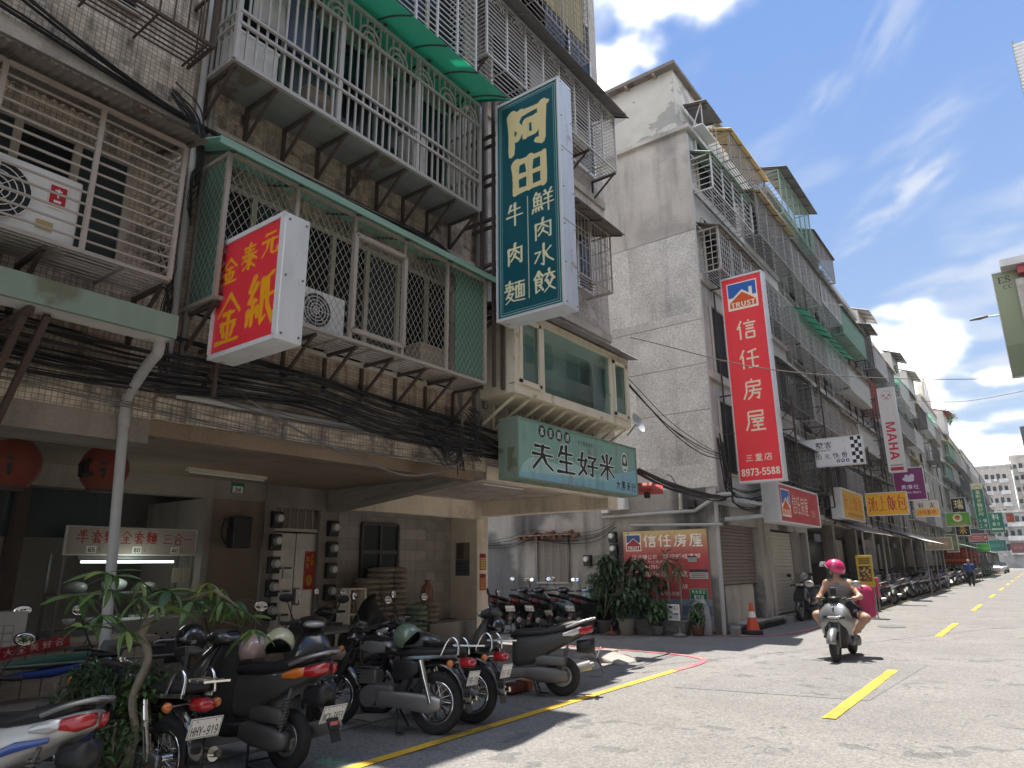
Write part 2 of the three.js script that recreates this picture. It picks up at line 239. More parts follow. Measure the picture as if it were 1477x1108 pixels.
// skin over rings of equal length; ends capped
function loft(rings, capA = true, capB = true) {
  const n = rings[0].length, pos = [], idx = [];
  for (const r of rings) for (const p of r) pos.push(...p);
  for (let i = 0; i < rings.length - 1; i++) for (let j = 0; j < n; j++) { const a = i * n + j, b = i * n + (j + 1) % n, c = a + n, d = b + n; idx.push(a, b, d, a, d, c); }
  const cap = (i, flip) => { const c = pos.length / 3, r = rings[i]; pos.push(...[0, 1, 2].map((k) => r.reduce((s, p) => s + p[k], 0) / n)); for (let j = 0; j < n; j++) { const a = i * n + j, b = i * n + (j + 1) % n; flip ? idx.push(c, b, a) : idx.push(c, a, b); } };
  if (capA) cap(0, true); if (capB) cap(rings.length - 1, false);
  const g = new THREE.BufferGeometry(); g.setAttribute('position', new THREE.Float32BufferAttribute(pos, 3)); g.setIndex(idx);
  const uv = new Float32Array(pos.length / 3 * 2); for (let i = 0; i < pos.length / 3; i++) { uv[i * 2] = pos[i * 3]; uv[i * 2 + 1] = pos[i * 3 + 1]; } g.setAttribute('uv', new THREE.BufferAttribute(uv, 2)); g.computeVertexNormals(); return g;
}
// superellipse ring in the plane across x: centre y, half heights, half width
const ringX = (x, y0, y1, w, p = 2.6, n = 20, z = 0) => Array.from({ length: n }, (_, i) => { const a = i / n * 2 * Math.PI, c = Math.cos(a), s = Math.sin(a), e = 2 / p; return [x, (y0 + y1) / 2 + (y1 - y0) / 2 * Math.sign(s) * Math.abs(s) ** e, z - w * Math.sign(c) * Math.abs(c) ** e]; });
const ringY = (y, x0, x1, w, p = 2.6, n = 20, z = 0) => Array.from({ length: n }, (_, i) => { const a = i / n * 2 * Math.PI, c = Math.cos(a), s = Math.sin(a), e = 2 / p; return [(x0 + x1) / 2 + (x1 - x0) / 2 * Math.sign(c) * Math.abs(c) ** e, y, z + -w * Math.sign(s) * Math.abs(s) ** e]; });
// wavy sheet: u along `along` metres (wave runs along z), v across from a to b (x, y pairs)
function corrugated(len, a, b, pitch = 0.076, amp = 0.012) {
  const n = Math.max(4, Math.round(len / pitch * 4)), L = Math.hypot(b[0] - a[0], b[1] - a[1]), nx = -(b[1] - a[1]) / L, ny = (b[0] - a[0]) / L, rows = [];
  const pos = [], idx = [], uv = [];
  for (let i = 0; i <= n; i++) { const z = -i / n * len, h = amp * Math.sin(i * Math.PI / 2); for (const [x, y] of [a, b]) { pos.push(x + nx * h, y + ny * h, z); uv.push(x, z); } }
  for (let i = 0; i < n; i++) { const q = i * 2; idx.push(q, q + 1, q + 3, q, q + 3, q + 2); }
  const g = new THREE.BufferGeometry(); g.setAttribute('position', new THREE.Float32BufferAttribute(pos, 3)); g.setAttribute('uv', new THREE.Float32BufferAttribute(uv, 2)); g.setIndex(idx); g.computeVertexNormals(); return g;
}
// ---------------------------------------------------------------- lettering: characters as pen strokes on a 100 x 100 field
const FOOD = '24 2 4 30;26 4 46 26;24 18 28 26;12 34 38 34 38 58 12 58;12 46 38 46;12 34 12 90 28 80;30 62 44 84', MAN = '28 4 6 46;20 32 20 96';
const GLYPH = {
  金: '50 5 8 42;50 5 92 42;30 40 70 40;22 58 78 58;50 40 50 90;28 66 36 82;72 66 64 82;8 92 92 92', 泰: '20 14 80 14;26 28 74 28;10 42 90 42;50 4 44 42 8 66;56 42 92 66;50 54 50 96 42 90;32 60 44 68;68 58 56 68;18 90 42 76;56 74 84 92',
  元: '26 16 76 16;8 40 92 40;40 40 34 70 10 92;60 40 60 84 68 90 90 88 90 74', 紙: '26 4 10 26 30 28;34 18 10 46 38 46;26 46 26 64;10 62 8 84;40 60 44 74;24 66 24 86;56 14 56 88 70 78;88 6 56 16;56 46 94 42;70 14 76 60 96 90 96 76',
  阿: '12 10 12 94;12 12 32 12 22 34 34 50 26 66 14 62;40 14 96 14;84 14 84 92 70 84;46 36 68 36 68 66 46 66 46 36', 田: '16 16 16 90;16 16 84 16 84 90;16 88 84 88;16 52 84 52;50 16 50 88',
  牛: '30 8 18 34;26 28 80 28;8 56 92 56;52 4 52 96', 肉: '16 26 16 94;16 26 84 26 84 92 74 88;50 6 46 30 26 54;48 32 74 52;50 50 44 62 28 78;48 60 72 80',
  麵: '26 2 26 40;8 12 46 12;10 24 42 24;4 40 50 40;16 26 10 38;36 26 44 38;28 40 10 72;18 56 42 56 28 80 8 94;20 66 44 88 96 92;54 12 94 12;72 12 68 26;56 28 56 76;56 28 92 28 92 76;56 76 92 76;68 28 68 76;80 28 80 76;68 44 80 44;68 60 80 60',
  鮮: '20 4 8 24;18 12 38 12 30 24;10 26 10 60;10 26 42 26 42 60;10 42 42 42;26 26 26 60;10 60 42 60;6 74 2 90;18 72 18 86;30 72 32 86;42 70 48 86;60 6 66 18;88 4 80 18;54 22 96 22;58 42 92 42;50 62 98 62;75 22 75 96',
  水: '50 4 50 94 38 86;12 34 36 34 10 76;82 22 58 42;54 40 70 66 94 86', 餃: FOOD + ';72 2 74 16;54 20 98 20;66 28 54 46;82 28 96 46;86 46 72 74 50 94;62 48 76 76 98 92',
  天: '18 16 82 16;8 44 92 44;50 16 46 50 10 92;52 46 66 72 94 92', 生: '28 8 12 40;22 28 82 28;18 58 80 58;6 92 94 92;50 4 50 92', 好: '24 6 16 52 42 84;40 30 32 64 6 92;4 34 46 32;54 16 90 16 72 38;72 38 72 90 60 82;50 52 98 52',
  米: '24 12 36 32;78 10 64 32;8 46 92 46;50 4 50 96;46 50 10 86;54 50 92 86', 大: '8 36 92 36;50 6 48 44 10 94;52 40 66 70 94 94', 美: '32 2 40 14;70 2 60 14;14 18 86 18;20 32 80 32;10 46 90 46;50 18 50 46;8 64 92 64;50 46 46 68 12 96;54 66 90 96',
  行: '28 4 8 26;32 26 6 54;22 46 22 96;46 18 92 18;42 42 96 42;74 42 74 92 62 86', 信: MAN + ';62 4 66 12;38 20 98 20;48 34 88 34;48 48 88 48;48 64 48 94;48 64 88 64 88 94;48 92 88 92', 任: MAN + ';88 8 44 18;36 48 98 48;66 14 66 88;44 90 92 90',
  房: '46 2 52 10;22 16 88 16 88 36;22 36 88 36;22 16 22 60 6 94;54 42 58 52;32 56 94 56;52 56 46 78 26 96;50 70 82 70 78 94 66 90', 屋: '18 10 86 10 86 30;18 30 86 30;18 10 18 60 4 94;30 44 92 44;52 44 40 58 80 58;72 48 86 60;36 74 86 74;60 58 60 92;24 94 96 94',
  三: '18 18 82 18;22 50 76 50;8 86 92 86', 重: '80 6 22 14;8 24 92 24;24 36 24 66;24 36 76 36 76 66;24 50 76 50;24 66 76 66;50 10 50 92;18 80 82 80;6 94 94 94', 店: '50 2 52 14;16 18 92 18;16 18 16 60 4 94;56 26 56 58;56 40 90 40;34 60 34 94;34 60 84 60 84 94;34 92 84 92',
  池: '14 10 26 22;8 34 20 46;8 94 26 62;34 48 94 34 92 62 84 60;64 6 64 74;46 20 46 82 54 90 94 88 94 74', 上: '48 6 48 90;48 42 84 42;8 92 92 92', 飯: FOOD + ';92 8 58 16;60 16 60 56 48 94;60 36 92 36 78 70 54 94;64 46 78 76 98 94',
  包: '32 4 8 36;26 20 86 20 84 66 70 64;22 40 60 40 60 58 22 58;22 40 22 84 32 92 88 92 94 76', 廉: '50 2 52 10;14 14 92 14;14 14 14 60 4 94;44 22 48 30;72 20 66 30;28 34 90 34;26 48 94 48;40 62 84 62 84 34;52 34 52 92;66 34 66 92;50 64 26 90;68 64 94 90',
  社: '20 4 26 14;8 26 38 26 6 62;24 44 24 96;30 50 42 62;48 38 94 38;70 8 70 90;42 92 98 92', 友: '10 26 90 26;44 4 38 44 8 90;36 48 76 48 56 78 26 96;42 54 64 82 94 94', 小: '50 4 50 92 38 84;26 34 10 70;72 34 90 68',
  吃: '8 22 8 70;8 22 36 22 36 70;8 68 36 68;56 4 42 34;52 22 94 22;50 44 86 44 48 84 56 92 94 90 94 74', 唱: '6 24 6 70;6 24 30 24 30 70;6 68 30 68;46 6 46 40;46 6 88 6 88 40;46 24 88 24;46 40 88 40;42 50 42 94;42 50 92 50 92 94;42 72 92 72;42 94 92 94',
  歡: '8 12 46 12;18 4 18 20;36 4 36 20;8 28 22 28 22 40 8 40 8 28;32 28 46 28 46 40 32 40 32 28;16 46 6 64;12 54 12 96;12 54 48 54;12 66 46 66;12 78 46 78;12 92 50 92;30 46 30 92;64 4 52 34;60 22 96 22 90 36;74 34 70 62 50 94;74 56 84 78 98 94',
  瑞: '6 14 40 14;8 44 38 44;24 14 24 78;4 82 42 72;68 4 68 34;50 14 50 34;50 34 90 34;90 14 90 34;46 46 96 46;70 46 66 60;50 60 50 96;50 60 92 60 92 94;64 60 64 92;78 60 78 92', 茶: '8 16 92 16;34 4 34 26;66 4 66 26;50 26 10 58;50 26 92 58;28 56 74 56;50 46 50 96 40 90;34 68 18 88;66 68 84 88',
  半: '28 8 38 28;72 6 62 28;16 38 84 38;6 62 94 62;50 2 50 96', 套: '10 20 90 20;50 2 44 26 6 52;56 20 94 52;38 36 38 72;38 36 72 36;40 48 70 48;40 60 70 60;16 72 88 72;44 74 28 92 76 88;64 80 82 96', 全: '50 4 8 40;50 4 92 40;30 46 70 46;26 66 74 66;50 46 50 90;10 92 90 92',
  合: '50 4 8 42;50 4 92 42;32 42 68 42;24 58 24 94;24 58 76 58 76 94;24 92 76 92', 一: '6 52 94 50', 富: '50 2 50 10;10 14 10 26;10 14 90 14 84 26;30 26 70 26;32 36 32 50;32 36 68 36 68 50;32 50 68 50;18 60 18 96;18 60 82 60 82 96;18 94 82 94;18 78 82 78;50 60 50 94',
  里: '20 8 20 52;20 8 80 8 80 52;20 30 80 30;20 52 80 52;50 8 50 92;16 72 84 72;6 94 94 94', 嚴: '14 6 42 6 42 22 14 22 14 6;58 6 86 6 86 22 58 22 58 6;10 32 92 32;16 32 14 66 4 94;26 44 54 44;40 36 40 50;24 56 54 56;30 56 30 92;46 56 46 96;30 68 46 68;30 80 46 80;22 94 54 88;70 36 58 60;66 50 96 50;88 50 78 76 56 94;66 60 78 80 98 94',
  選: '14 8 24 20;6 36 26 36 16 56 28 72 10 84;14 82 36 92 96 92;44 8 64 8 64 20 46 20 46 34 66 34;74 8 94 8 94 20 76 20 76 34 96 34;42 48 96 48;58 40 58 62;80 40 80 62;38 62 98 62;56 68 46 80;82 68 94 80',
  就: '26 2 28 12;6 16 48 16;14 26 42 26 42 44 14 44 14 26;28 46 28 92 20 86;18 58 8 78;38 58 48 72;52 32 98 32;72 6 68 50 50 92;76 34 76 82 84 90 98 88 98 74;86 10 94 22', 是: '26 4 74 4 74 40 26 40 26 4;26 22 74 22;8 50 92 50;50 50 50 90;50 68 82 68;28 62 22 80 6 94;24 80 44 92 96 94',
  牙: '18 12 84 12;26 12 20 44 90 44;62 12 62 92 48 84;60 46 10 88', 新: '26 2 30 10;6 14 50 14;16 20 20 32;40 18 34 32;4 38 52 38;8 54 50 54;28 38 28 96;26 58 6 82;32 60 50 76;88 4 60 14;60 14 60 60 50 94;60 38 98 38;80 38 80 96', 醫: '6 4 46 4;8 4 8 44 46 44;24 8 14 22;16 16 42 16;12 28 44 28;28 16 14 42;60 4 56 18 50 24;60 4 82 4 84 18 94 18;56 26 90 26 54 46;60 30 94 46;6 54 94 54;18 62 18 96;18 62 84 62 84 96;42 54 42 74 22 84;60 54 60 76 80 76;18 94 84 94',
  診: '22 2 26 10;4 16 46 16;12 30 38 30;12 44 38 44;12 58 38 58 38 92 12 92 12 58;72 4 48 36;72 4 98 34;72 32 54 48;80 46 54 66;88 60 50 94', 所: '44 4 10 14;12 14 12 60 2 94;12 28 44 28 44 54 12 54;92 6 58 18;58 18 58 60 48 94;58 42 98 42;80 42 80 96', 皇: '44 2 36 14;24 16 76 16 76 52 24 52 24 16;24 34 76 34;16 62 84 62;22 78 78 78;6 95 94 95;50 62 50 95',
  科: '34 4 8 14;6 30 44 30;26 10 26 96;24 34 6 66;28 36 44 60;58 12 68 24;54 34 66 46;48 66 98 56;82 4 82 96', 人: '50 6 44 50 8 94;50 36 64 70 94 94', 工: '14 16 86 16;50 16 50 88;6 88 94 88', 植: '22 4 22 96;4 28 42 28;20 32 4 64;26 36 42 54;46 16 96 16;70 4 70 28;56 30 88 30 88 78 56 78 56 30;56 46 88 46;56 62 88 62;46 32 46 92 98 92',
  佰: MAN + ';38 14 96 14;66 14 60 32;46 34 46 94;46 34 90 34 90 94;46 62 90 62;46 92 90 92', 快: '24 4 24 96;12 26 6 48;32 22 40 38;48 26 86 26 86 54;42 54 98 54;66 4 64 56 42 94;68 58 96 94', 剪: '32 2 40 12;68 2 60 12;8 18 92 18;18 28 18 60;18 28 52 28 52 60 44 58;20 38 50 38;20 48 50 48;66 28 66 50;84 24 84 60 76 58;14 68 80 68 74 94 60 90;46 68 38 84 12 96',
  客: '50 2 52 10;10 14 10 28;10 14 90 14 84 28;44 22 18 50;38 32 72 32 48 56 8 74;38 36 62 54 94 70;30 72 30 96;30 72 72 72 72 96;30 94 72 94', 墅: '8 4 44 4 44 34 8 34 8 4;8 18 44 18;26 4 26 56;6 46 46 46;4 58 50 54;56 6 92 6 76 22;66 16 78 26;52 30 96 30 88 40;74 30 74 56;50 58 50 92;14 74 86 74;4 94 96 94',
  公: '38 8 10 46;62 8 92 44;46 44 26 86 78 82;64 64 88 94', 司: '12 14 86 14 86 90 72 84;14 34 62 34;20 52 20 82;20 52 58 52 58 82;20 80 58 80', 總: '26 2 10 24 30 26;34 16 10 46 36 44;24 46 24 62;10 64 6 86;24 66 24 86;38 62 44 78;74 2 68 12;54 14 96 14 96 52 54 52 54 14;70 20 60 34 86 34;64 26 84 46;52 66 46 86;62 60 62 88 84 90 88 78;72 58 78 68;88 60 96 76',
  商: '50 2 50 10;8 16 92 16;34 20 40 28;66 20 58 28;14 32 14 96;14 32 86 32 86 94;42 34 28 54;58 34 74 54;34 60 66 60 66 84 34 84 34 60', 仲: MAN + ';40 22 94 22 94 58 40 58 40 22;67 4 67 96', 部: '28 2 30 10;6 16 54 16;16 22 20 34;44 22 38 34;4 40 56 40;12 52 48 52 48 90 12 90 12 52;66 8 66 96;66 10 92 10 80 36 94 54 84 72 72 68', 租: '36 4 8 14;4 30 44 30;24 10 24 96;22 34 4 64;28 38 42 56;56 10 88 10 88 92 56 92 56 10;56 36 88 36;56 62 88 62;46 93 98 93', 賃: '28 2 8 28;20 18 20 40;88 4 44 10;38 20 96 20;66 8 66 36;46 37 90 37;28 46 76 46 76 82 28 82 28 46;28 58 76 58;28 70 76 70;38 84 16 96;64 84 88 96',
  家: '50 2 52 10;10 14 10 28;10 14 90 14 84 28;24 34 78 34;54 34 20 58;40 48 56 70 46 96 36 90;50 60 14 82;54 66 12 96;80 44 58 60;58 58 94 90', 恭: '10 14 90 14;34 4 34 32;66 4 66 32;6 34 94 34;40 38 10 60;58 38 92 58;50 54 50 94 42 90;30 66 20 84;62 64 68 74;78 64 90 80', 喜: '14 10 86 10;50 2 50 22;24 22 76 22;28 32 72 32 72 46 28 46 28 32;34 50 38 58;66 50 60 58;6 62 94 62;26 70 74 70 74 94 26 94 26 70', 民: '20 10 76 10 76 34;20 34 76 34;20 10 20 90 44 80;12 54 88 54;52 34 70 84 92 92 92 76',
};
const STROKES = Object.fromEntries(Object.entries(GLYPH).map(([k, s]) => [k, s.split(';').map((t) => { const n = t.trim().split(/\s+/).map(Number); return Array.from({ length: n.length / 2 }, (_, i) => [n[2 * i], n[2 * i + 1]]); })]));
// one character in the box x, y, w, h; brush strokes swell and thin like ink, block strokes keep their weight
function glyph(c, ch, x, y, w, h, { color = '#000', weight = 9, brush = true, halo } = {}) {
  const strokes = STROKES[ch]; if (!strokes) { c.save(); c.fillStyle = color; c.font = `bold ${h}px sans-serif`; c.textAlign = 'center'; c.textBaseline = 'middle'; c.fillText(ch, x + w / 2, y + h / 2); c.restore(); return; }
  const draw = (col, extra) => {
    c.fillStyle = c.strokeStyle = col; c.lineJoin = 'round'; c.lineCap = brush ? 'round' : 'butt';
    for (const st of strokes) {
      if (!brush) { c.lineJoin = 'miter'; c.lineWidth = weight / 100 * Math.min(w, h) + extra; c.beginPath(); st.forEach(([px, py], i) => c[i ? 'lineTo' : 'moveTo'](x + px / 100 * w, y + py / 100 * h)); c.stroke(); continue; }
      const P = []; for (let i = 1; i < st.length; i++) for (let k = 0; k < 14; k++) P.push([mix(st[i - 1][0], st[i][0], k / 14), mix(st[i - 1][1], st[i][1], k / 14), Math.abs(st[i][0] - st[i - 1][0]) > Math.abs(st[i][1] - st[i - 1][1])]); P.push([...st.at(-1), P.at(-1)[2]]);
      P.forEach(([px, py, flat], i) => { const t = i / (P.length - 1), f = (flat ? 0.72 : 1.0) * (1.15 - 0.55 * Math.sin(Math.PI * Math.min(1, t * 1.15)) * 0.5 - 0.42 * t * t), r = weight / 200 * Math.min(w, h) * f + extra / 2; c.save(); c.translate(x + px / 100 * w, y + py / 100 * h); c.rotate(-0.6); c.beginPath(); c.ellipse(0, 0, r * 1.15, r * 0.85, 0, 0, 7); c.fill(); c.restore(); });
    }
  };
  if (halo) draw(halo, h * 0.05); draw(color, 0);
}
function text(c, str, x, y, w, h, o = {}) { [...str].forEach((ch, i) => o.down ? glyph(c, ch, x, y + i * h * (o.step ?? 1.1), w, h, o) : glyph(c, ch, x + i * w * (o.step ?? 1.08), y, w, h, o)); }
function latin(c, str, x, y, size, color, font = 'bold', family = 'sans-serif', maxW) { c.fillStyle = color; c.font = `${font} ${size}px ${family}`; c.textAlign = 'left'; c.textBaseline = 'alphabetic'; const m = c.measureText(str).width; c.save(); c.translate(x, y); if (maxW) c.scale(maxW / m, 1); c.fillText(str, 0, 0); c.restore(); }
// a flat printed face; grime is matter: specks, runs and scuffs
function print(w, h, draw, { rough = 0.35, grime = 0.5, seed = 1, px = 0, extra = {} } = {}) {
  const k = px || Math.min(1024 / Math.max(w, h), 520), cv = document.createElement('canvas'); cv.width = Math.round(w * k); cv.height = Math.round(h * k); const c = cv.getContext('2d');
  draw(c, cv.width, cv.height);
  if (grime) { const r = rng(seed * 91); for (let i = 0; i < 260 * grime; i++) { c.fillStyle = `rgba(${60 + r() * 60 | 0},${52 + r() * 50 | 0},${40 + r() * 40 | 0},${0.04 + r() * 0.12 * grime})`; const s = r() ** 3 * cv.width * 0.02 + 0.8; c.beginPath(); c.ellipse(r() * cv.width, r() * cv.height, s, s * (0.6 + r() * 2.5), 0, 0, 7); c.fill(); } for (let i = 0; i < 16 * grime; i++) { c.fillStyle = `rgba(70,60,48,${0.03 + 0.05 * r()})`; const x = r() * cv.width; c.fillRect(x, r() * cv.height * 0.5, 1 + r() * 3, cv.height * (0.1 + 0.5 * r())); } }
  const t = new THREE.CanvasTexture(cv); t.colorSpace = THREE.SRGBColorSpace; t.anisotropy = 8;
  return new THREE.MeshPhysicalMaterial({ map: t, roughness: rough, ...extra });
}
const RIVET = new THREE.SphereGeometry(0.012, 8, 6);
const plateFace = (w, h) => { const g = new THREE.PlaneGeometry(w, h); return g; };
// a light box sign: housing with a trim frame round the printed face; local x across, y up, face to +z
function lightbox(name, label, pos, turn, w, h, d, faceMat, { trim = 0.035, body = MAT.whiteMetal, trimMat = MAT.whiteMetal, group, category = 'sign', under } = {}) {
  const o = thing(name, label, category, pos, group, turn);
  mesh(o, 'housing', uvMetres(rbox(w, h, d, 0.012)), body, [0, h / 2, -d / 2]);
  mesh(o, 'printed_face', plateFace(w - trim * 1.2, h - trim * 1.2), faceMat, [0, h / 2, 0.004]);
  if (pos[2] > -13) { const n = Math.max(2, Math.round(h / 0.6)); for (let k = 0; k <= n; k++) for (const zz of [-0.04, -d + 0.04]) for (const sx of [-1, 1]) mesh(o, 'rivet', RIVET, MAT.castGrey, [sx * (w / 2 + 0.001), 0.06 + (h - 0.12) * k / n, zz]); if (h > 2) for (const y of [h * 0.36, h * 0.68]) for (const sx of [-1, 1]) bar(o, 'seam', [sx * (w / 2 + 0.001), y, -0.01], [sx * (w / 2 + 0.001), y, -d + 0.01], 0.004, MAT.greyGrille, 0.012); }
  const t = trim, e = 0.02;
  bar(o, 'trim', [-w / 2, t / 2, e / 2], [w / 2, t / 2, e / 2], e, trimMat, t); bar(o, 'trim', [-w / 2, h - t / 2, e / 2], [w / 2, h - t / 2, e / 2], e, trimMat, t);
  bar(o, 'trim', [-w / 2 + t / 2, t, e / 2], [-w / 2 + t / 2, h - t, e / 2], t, trimMat, e); bar(o, 'trim', [w / 2 - t / 2, t, e / 2], [w / 2 - t / 2, h - t, e / 2], t, trimMat, e);
  return o;
}
const arms = (o, list, w = 0.035, mat = MAT.rustIron) => list.forEach(([a, b]) => bar(o, 'bracket', a, b, w, mat));

function buildSigns() {
  // ---- near signs
  { // red sign: front face to +z
    const W = 1.06, H = 1.2;
    const f = print(W, H, (c, w, h) => { c.fillStyle = '#e63543'; c.fillRect(0, 0, w, h); const o = { color: '#f2a716', weight: 15 };
      ['金', '泰', '元'].forEach((g, i) => glyph(c, g, w * (0.05 + i * 0.315), h * (0.13 + [0.03, -0.02, -0.06][i]), w * 0.28, h * 0.24, o)); glyph(c, '金', w * 0.04, h * 0.48, w * 0.42, h * 0.46, o); glyph(c, '紙', w * 0.52, h * 0.43, w * 0.44, h * 0.48, o); }, { seed: 2, grime: 0.3 });
    const o = lightbox('shop_sign', 'red light box sign with yellow brush characters 金紙 below 金泰元', [-5.42, 3.49, -3.2], 0, W, H, 0.26, f, { trim: 0.045 });
    arms(o, [[[-0.95, 1.0, -0.13], [-0.53, 1.0, -0.13]], [[-0.95, 0.2, -0.13], [-0.53, 0.2, -0.13]], [[-0.62, -0.3, -0.13], [-0.62, 1.3, -0.13]], [[-0.95, -0.3, -0.13], [-0.53, 0.1, -0.13]]]);
  }
  { const W = 1.16, H = 3.58;
    const f = print(W, H, (c, w, h) => { c.fillStyle = '#0f5663'; c.fillRect(0, 0, w, h); c.strokeStyle = '#9fc0b8'; c.lineWidth = w * 0.012; c.strokeRect(w * 0.045, w * 0.045, w * 0.91, h - w * 0.09); c.lineWidth = w * 0.006; c.strokeRect(w * 0.075, w * 0.075, w * 0.85, h - w * 0.15);
      const o = { color: '#ead9a2', weight: 19 }; glyph(c, '阿', w * 0.16, h * 0.055, w * 0.7, h * 0.225, o); glyph(c, '田', w * 0.2, h * 0.29, w * 0.66, h * 0.185, { ...o, weight: 22 });
      const q = { color: '#efe6bd', weight: 14 }; glyph(c, '牛', w * 0.13, h * 0.5, w * 0.3, h * 0.105, q); glyph(c, '肉', w * 0.13, h * 0.68, w * 0.3, h * 0.1, q); glyph(c, '麵', w * 0.1, h * 0.845, w * 0.34, h * 0.1, { ...q, weight: 11 });
      c.fillStyle = '#cfd6bd'; c.fillRect(w * 0.485, h * 0.49, w * 0.014, h * 0.45);
      glyph(c, '鮮', w * 0.56, h * 0.49, w * 0.34, h * 0.1, { ...q, weight: 11 }); ['肉', '水', '餃'].forEach((g, i) => glyph(c, g, w * 0.56, h * (0.61 + i * 0.115), w * 0.33, h * 0.098, { ...q, weight: 12 })); }, { seed: 4, grime: 0.35 });
    const o = lightbox('shop_sign', 'tall dark teal vertical sign with cream characters 阿田 over two columns of dishes', [-5.08, 4.96, -7.24], 0, W, H, 0.34, f, { trim: 0.04, body: metalTex([0.62, 0.66, 0.72], [0.36, 0.33, 0.31], 0.22, 131, 0.45, 0.2) });
    arms(o, [0.25, 1.0, 1.75, 2.5, 3.2].flatMap((y) => [[[-1.3, y, -0.1], [-0.58, y, -0.1]], [[-1.3, y, -0.3], [-0.58, y, -0.3]]]).concat([[[-0.72, -0.9, -0.1], [-0.72, 3.9, -0.1]], [[-0.72, -0.9, -0.3], [-0.72, 3.9, -0.3]], [[-0.95, -0.9, -0.1], [-0.95, 3.9, -0.1]], [[-1.3, -0.1, -0.2], [-0.58, 0.25, -0.2]]]), 0.045);
  }
  { // rice shop sign over the arcade, face to +x
    const W = 3.72, H = 0.9;
    const f = print(W, H, (c, w, h) => { c.fillStyle = '#7fa598'; c.fillRect(0, 0, w, h); c.fillStyle = '#86b3bf'; c.beginPath(); c.moveTo(0, h); c.lineTo(0, h * 0.9); c.bezierCurveTo(w * 0.3, h * 0.66, w * 0.6, h * 0.86, w, h * 0.45); c.lineTo(w, h); c.fill(); c.fillStyle = '#9dbfbb'; c.beginPath(); c.moveTo(w * 0.02, h * 0.86); c.bezierCurveTo(w * 0.1, h * 0.3, w * 0.3, h * 0.9, w * 0.38, h * 0.55); c.bezierCurveTo(w * 0.42, h * 0.5, w * 0.5, h * 0.86, w * 0.7, h * 0.72); c.lineTo(w * 0.7, h * 0.8); c.bezierCurveTo(w * 0.4, h * 0.86, w * 0.2, h * 0.84, w * 0.02, h * 0.9); c.fill();
      ['富', '里', '嚴', '選'].forEach((g, i) => { c.fillStyle = '#27302e'; c.beginPath(); c.arc(w * (0.17 + i * 0.064), h * 0.14, h * 0.105, 0, 7); c.fill(); glyph(c, g, w * (0.17 + i * 0.064) - h * 0.065, h * 0.075, h * 0.13, h * 0.13, { color: '#dfe6d8', weight: 9, brush: false }); });
      text(c, '一天生就是好米', w * 0.425, h * 0.13, h * 0.085, h * 0.09, { color: '#3a4a42', weight: 12 });
      const o = { color: '#26282a', weight: 17, halo: '#e9efe6' }; glyph(c, '天', w * 0.09, h * 0.33, w * 0.165, h * 0.5, o); glyph(c, '生', w * 0.275, h * 0.3, w * 0.15, h * 0.52, o); glyph(c, '好', w * 0.44, h * 0.34, w * 0.18, h * 0.47, o); glyph(c, '米', w * 0.63, h * 0.28, w * 0.15, h * 0.5, o);
      text(c, '大美米行', w * 0.785, h * 0.735, h * 0.185, h * 0.2, { color: '#22262b', weight: 12, brush: false, step: 1.16 });
      c.fillStyle = '#e7ece2'; c.beginPath(); c.ellipse(w * 0.882, h * 0.35, h * 0.135, h * 0.2, 0, 0, 7); c.fill(); c.fillStyle = '#3b4a47'; c.beginPath(); c.ellipse(w * 0.882, h * 0.35, h * 0.115, h * 0.175, 0, 0, 7); c.fill(); c.fillStyle = '#c8cfc6'; c.beginPath(); c.ellipse(w * 0.882, h * 0.3, h * 0.06, h * 0.07, 0, 0, 7); c.fill(); c.fillRect(w * 0.856, h * 0.42, h * 0.21, h * 0.07); }, { seed: 6, grime: 0.9 });
    lightbox('shop_sign', 'long faded green sign lettered 天生好米 above the cream arcade', [-5.72, 2.80, -9.62], Math.PI / 2, W, H, 0.34, f, { trim: 0.02, body: MAT.paleGreenMetal.clone(), trimMat: MAT.paleGreenMetal });
  }
  // ---- signs down the street
  const trustLogo = (c, x, y, s) => { c.fillStyle = '#f1e9d8'; c.fillRect(x - s * 0.04, y - s * 0.04, s * 1.08, s * 1.0); c.fillStyle = '#2562b8'; c.fillRect(x, y, s, s * 0.5); c.fillStyle = '#f1e9d8'; c.beginPath(); c.moveTo(x, y + s * 0.62); c.lineTo(x + s * 0.5, y + s * 0.24); c.lineTo(x + s * 0.74, y + s * 0.42); c.lineTo(x + s * 0.74, y + s * 0.2); c.lineTo(x + s * 0.86, y + s * 0.2); c.lineTo(x + s * 0.86, y + s * 0.5); c.lineTo(x + s, y + s * 0.62); c.lineTo(x + s, y + s * 0.9); c.lineTo(x, y + s * 0.9); c.fill(); c.fillStyle = '#d9551f'; c.beginPath(); c.moveTo(x + s * 0.03, y + s * 0.68); c.lineTo(x + s * 0.5, y + s * 0.33); c.lineTo(x + s * 0.97, y + s * 0.68); c.lineTo(x + s * 0.97, y + s * 0.88); c.lineTo(x + s * 0.03, y + s * 0.88); c.fill(); latin(c, 'TRUST', x + s * 0.06, y + s * 0.86, s * 0.24, '#f1e9d8', 'bold', 'sans-serif', s * 0.88); };
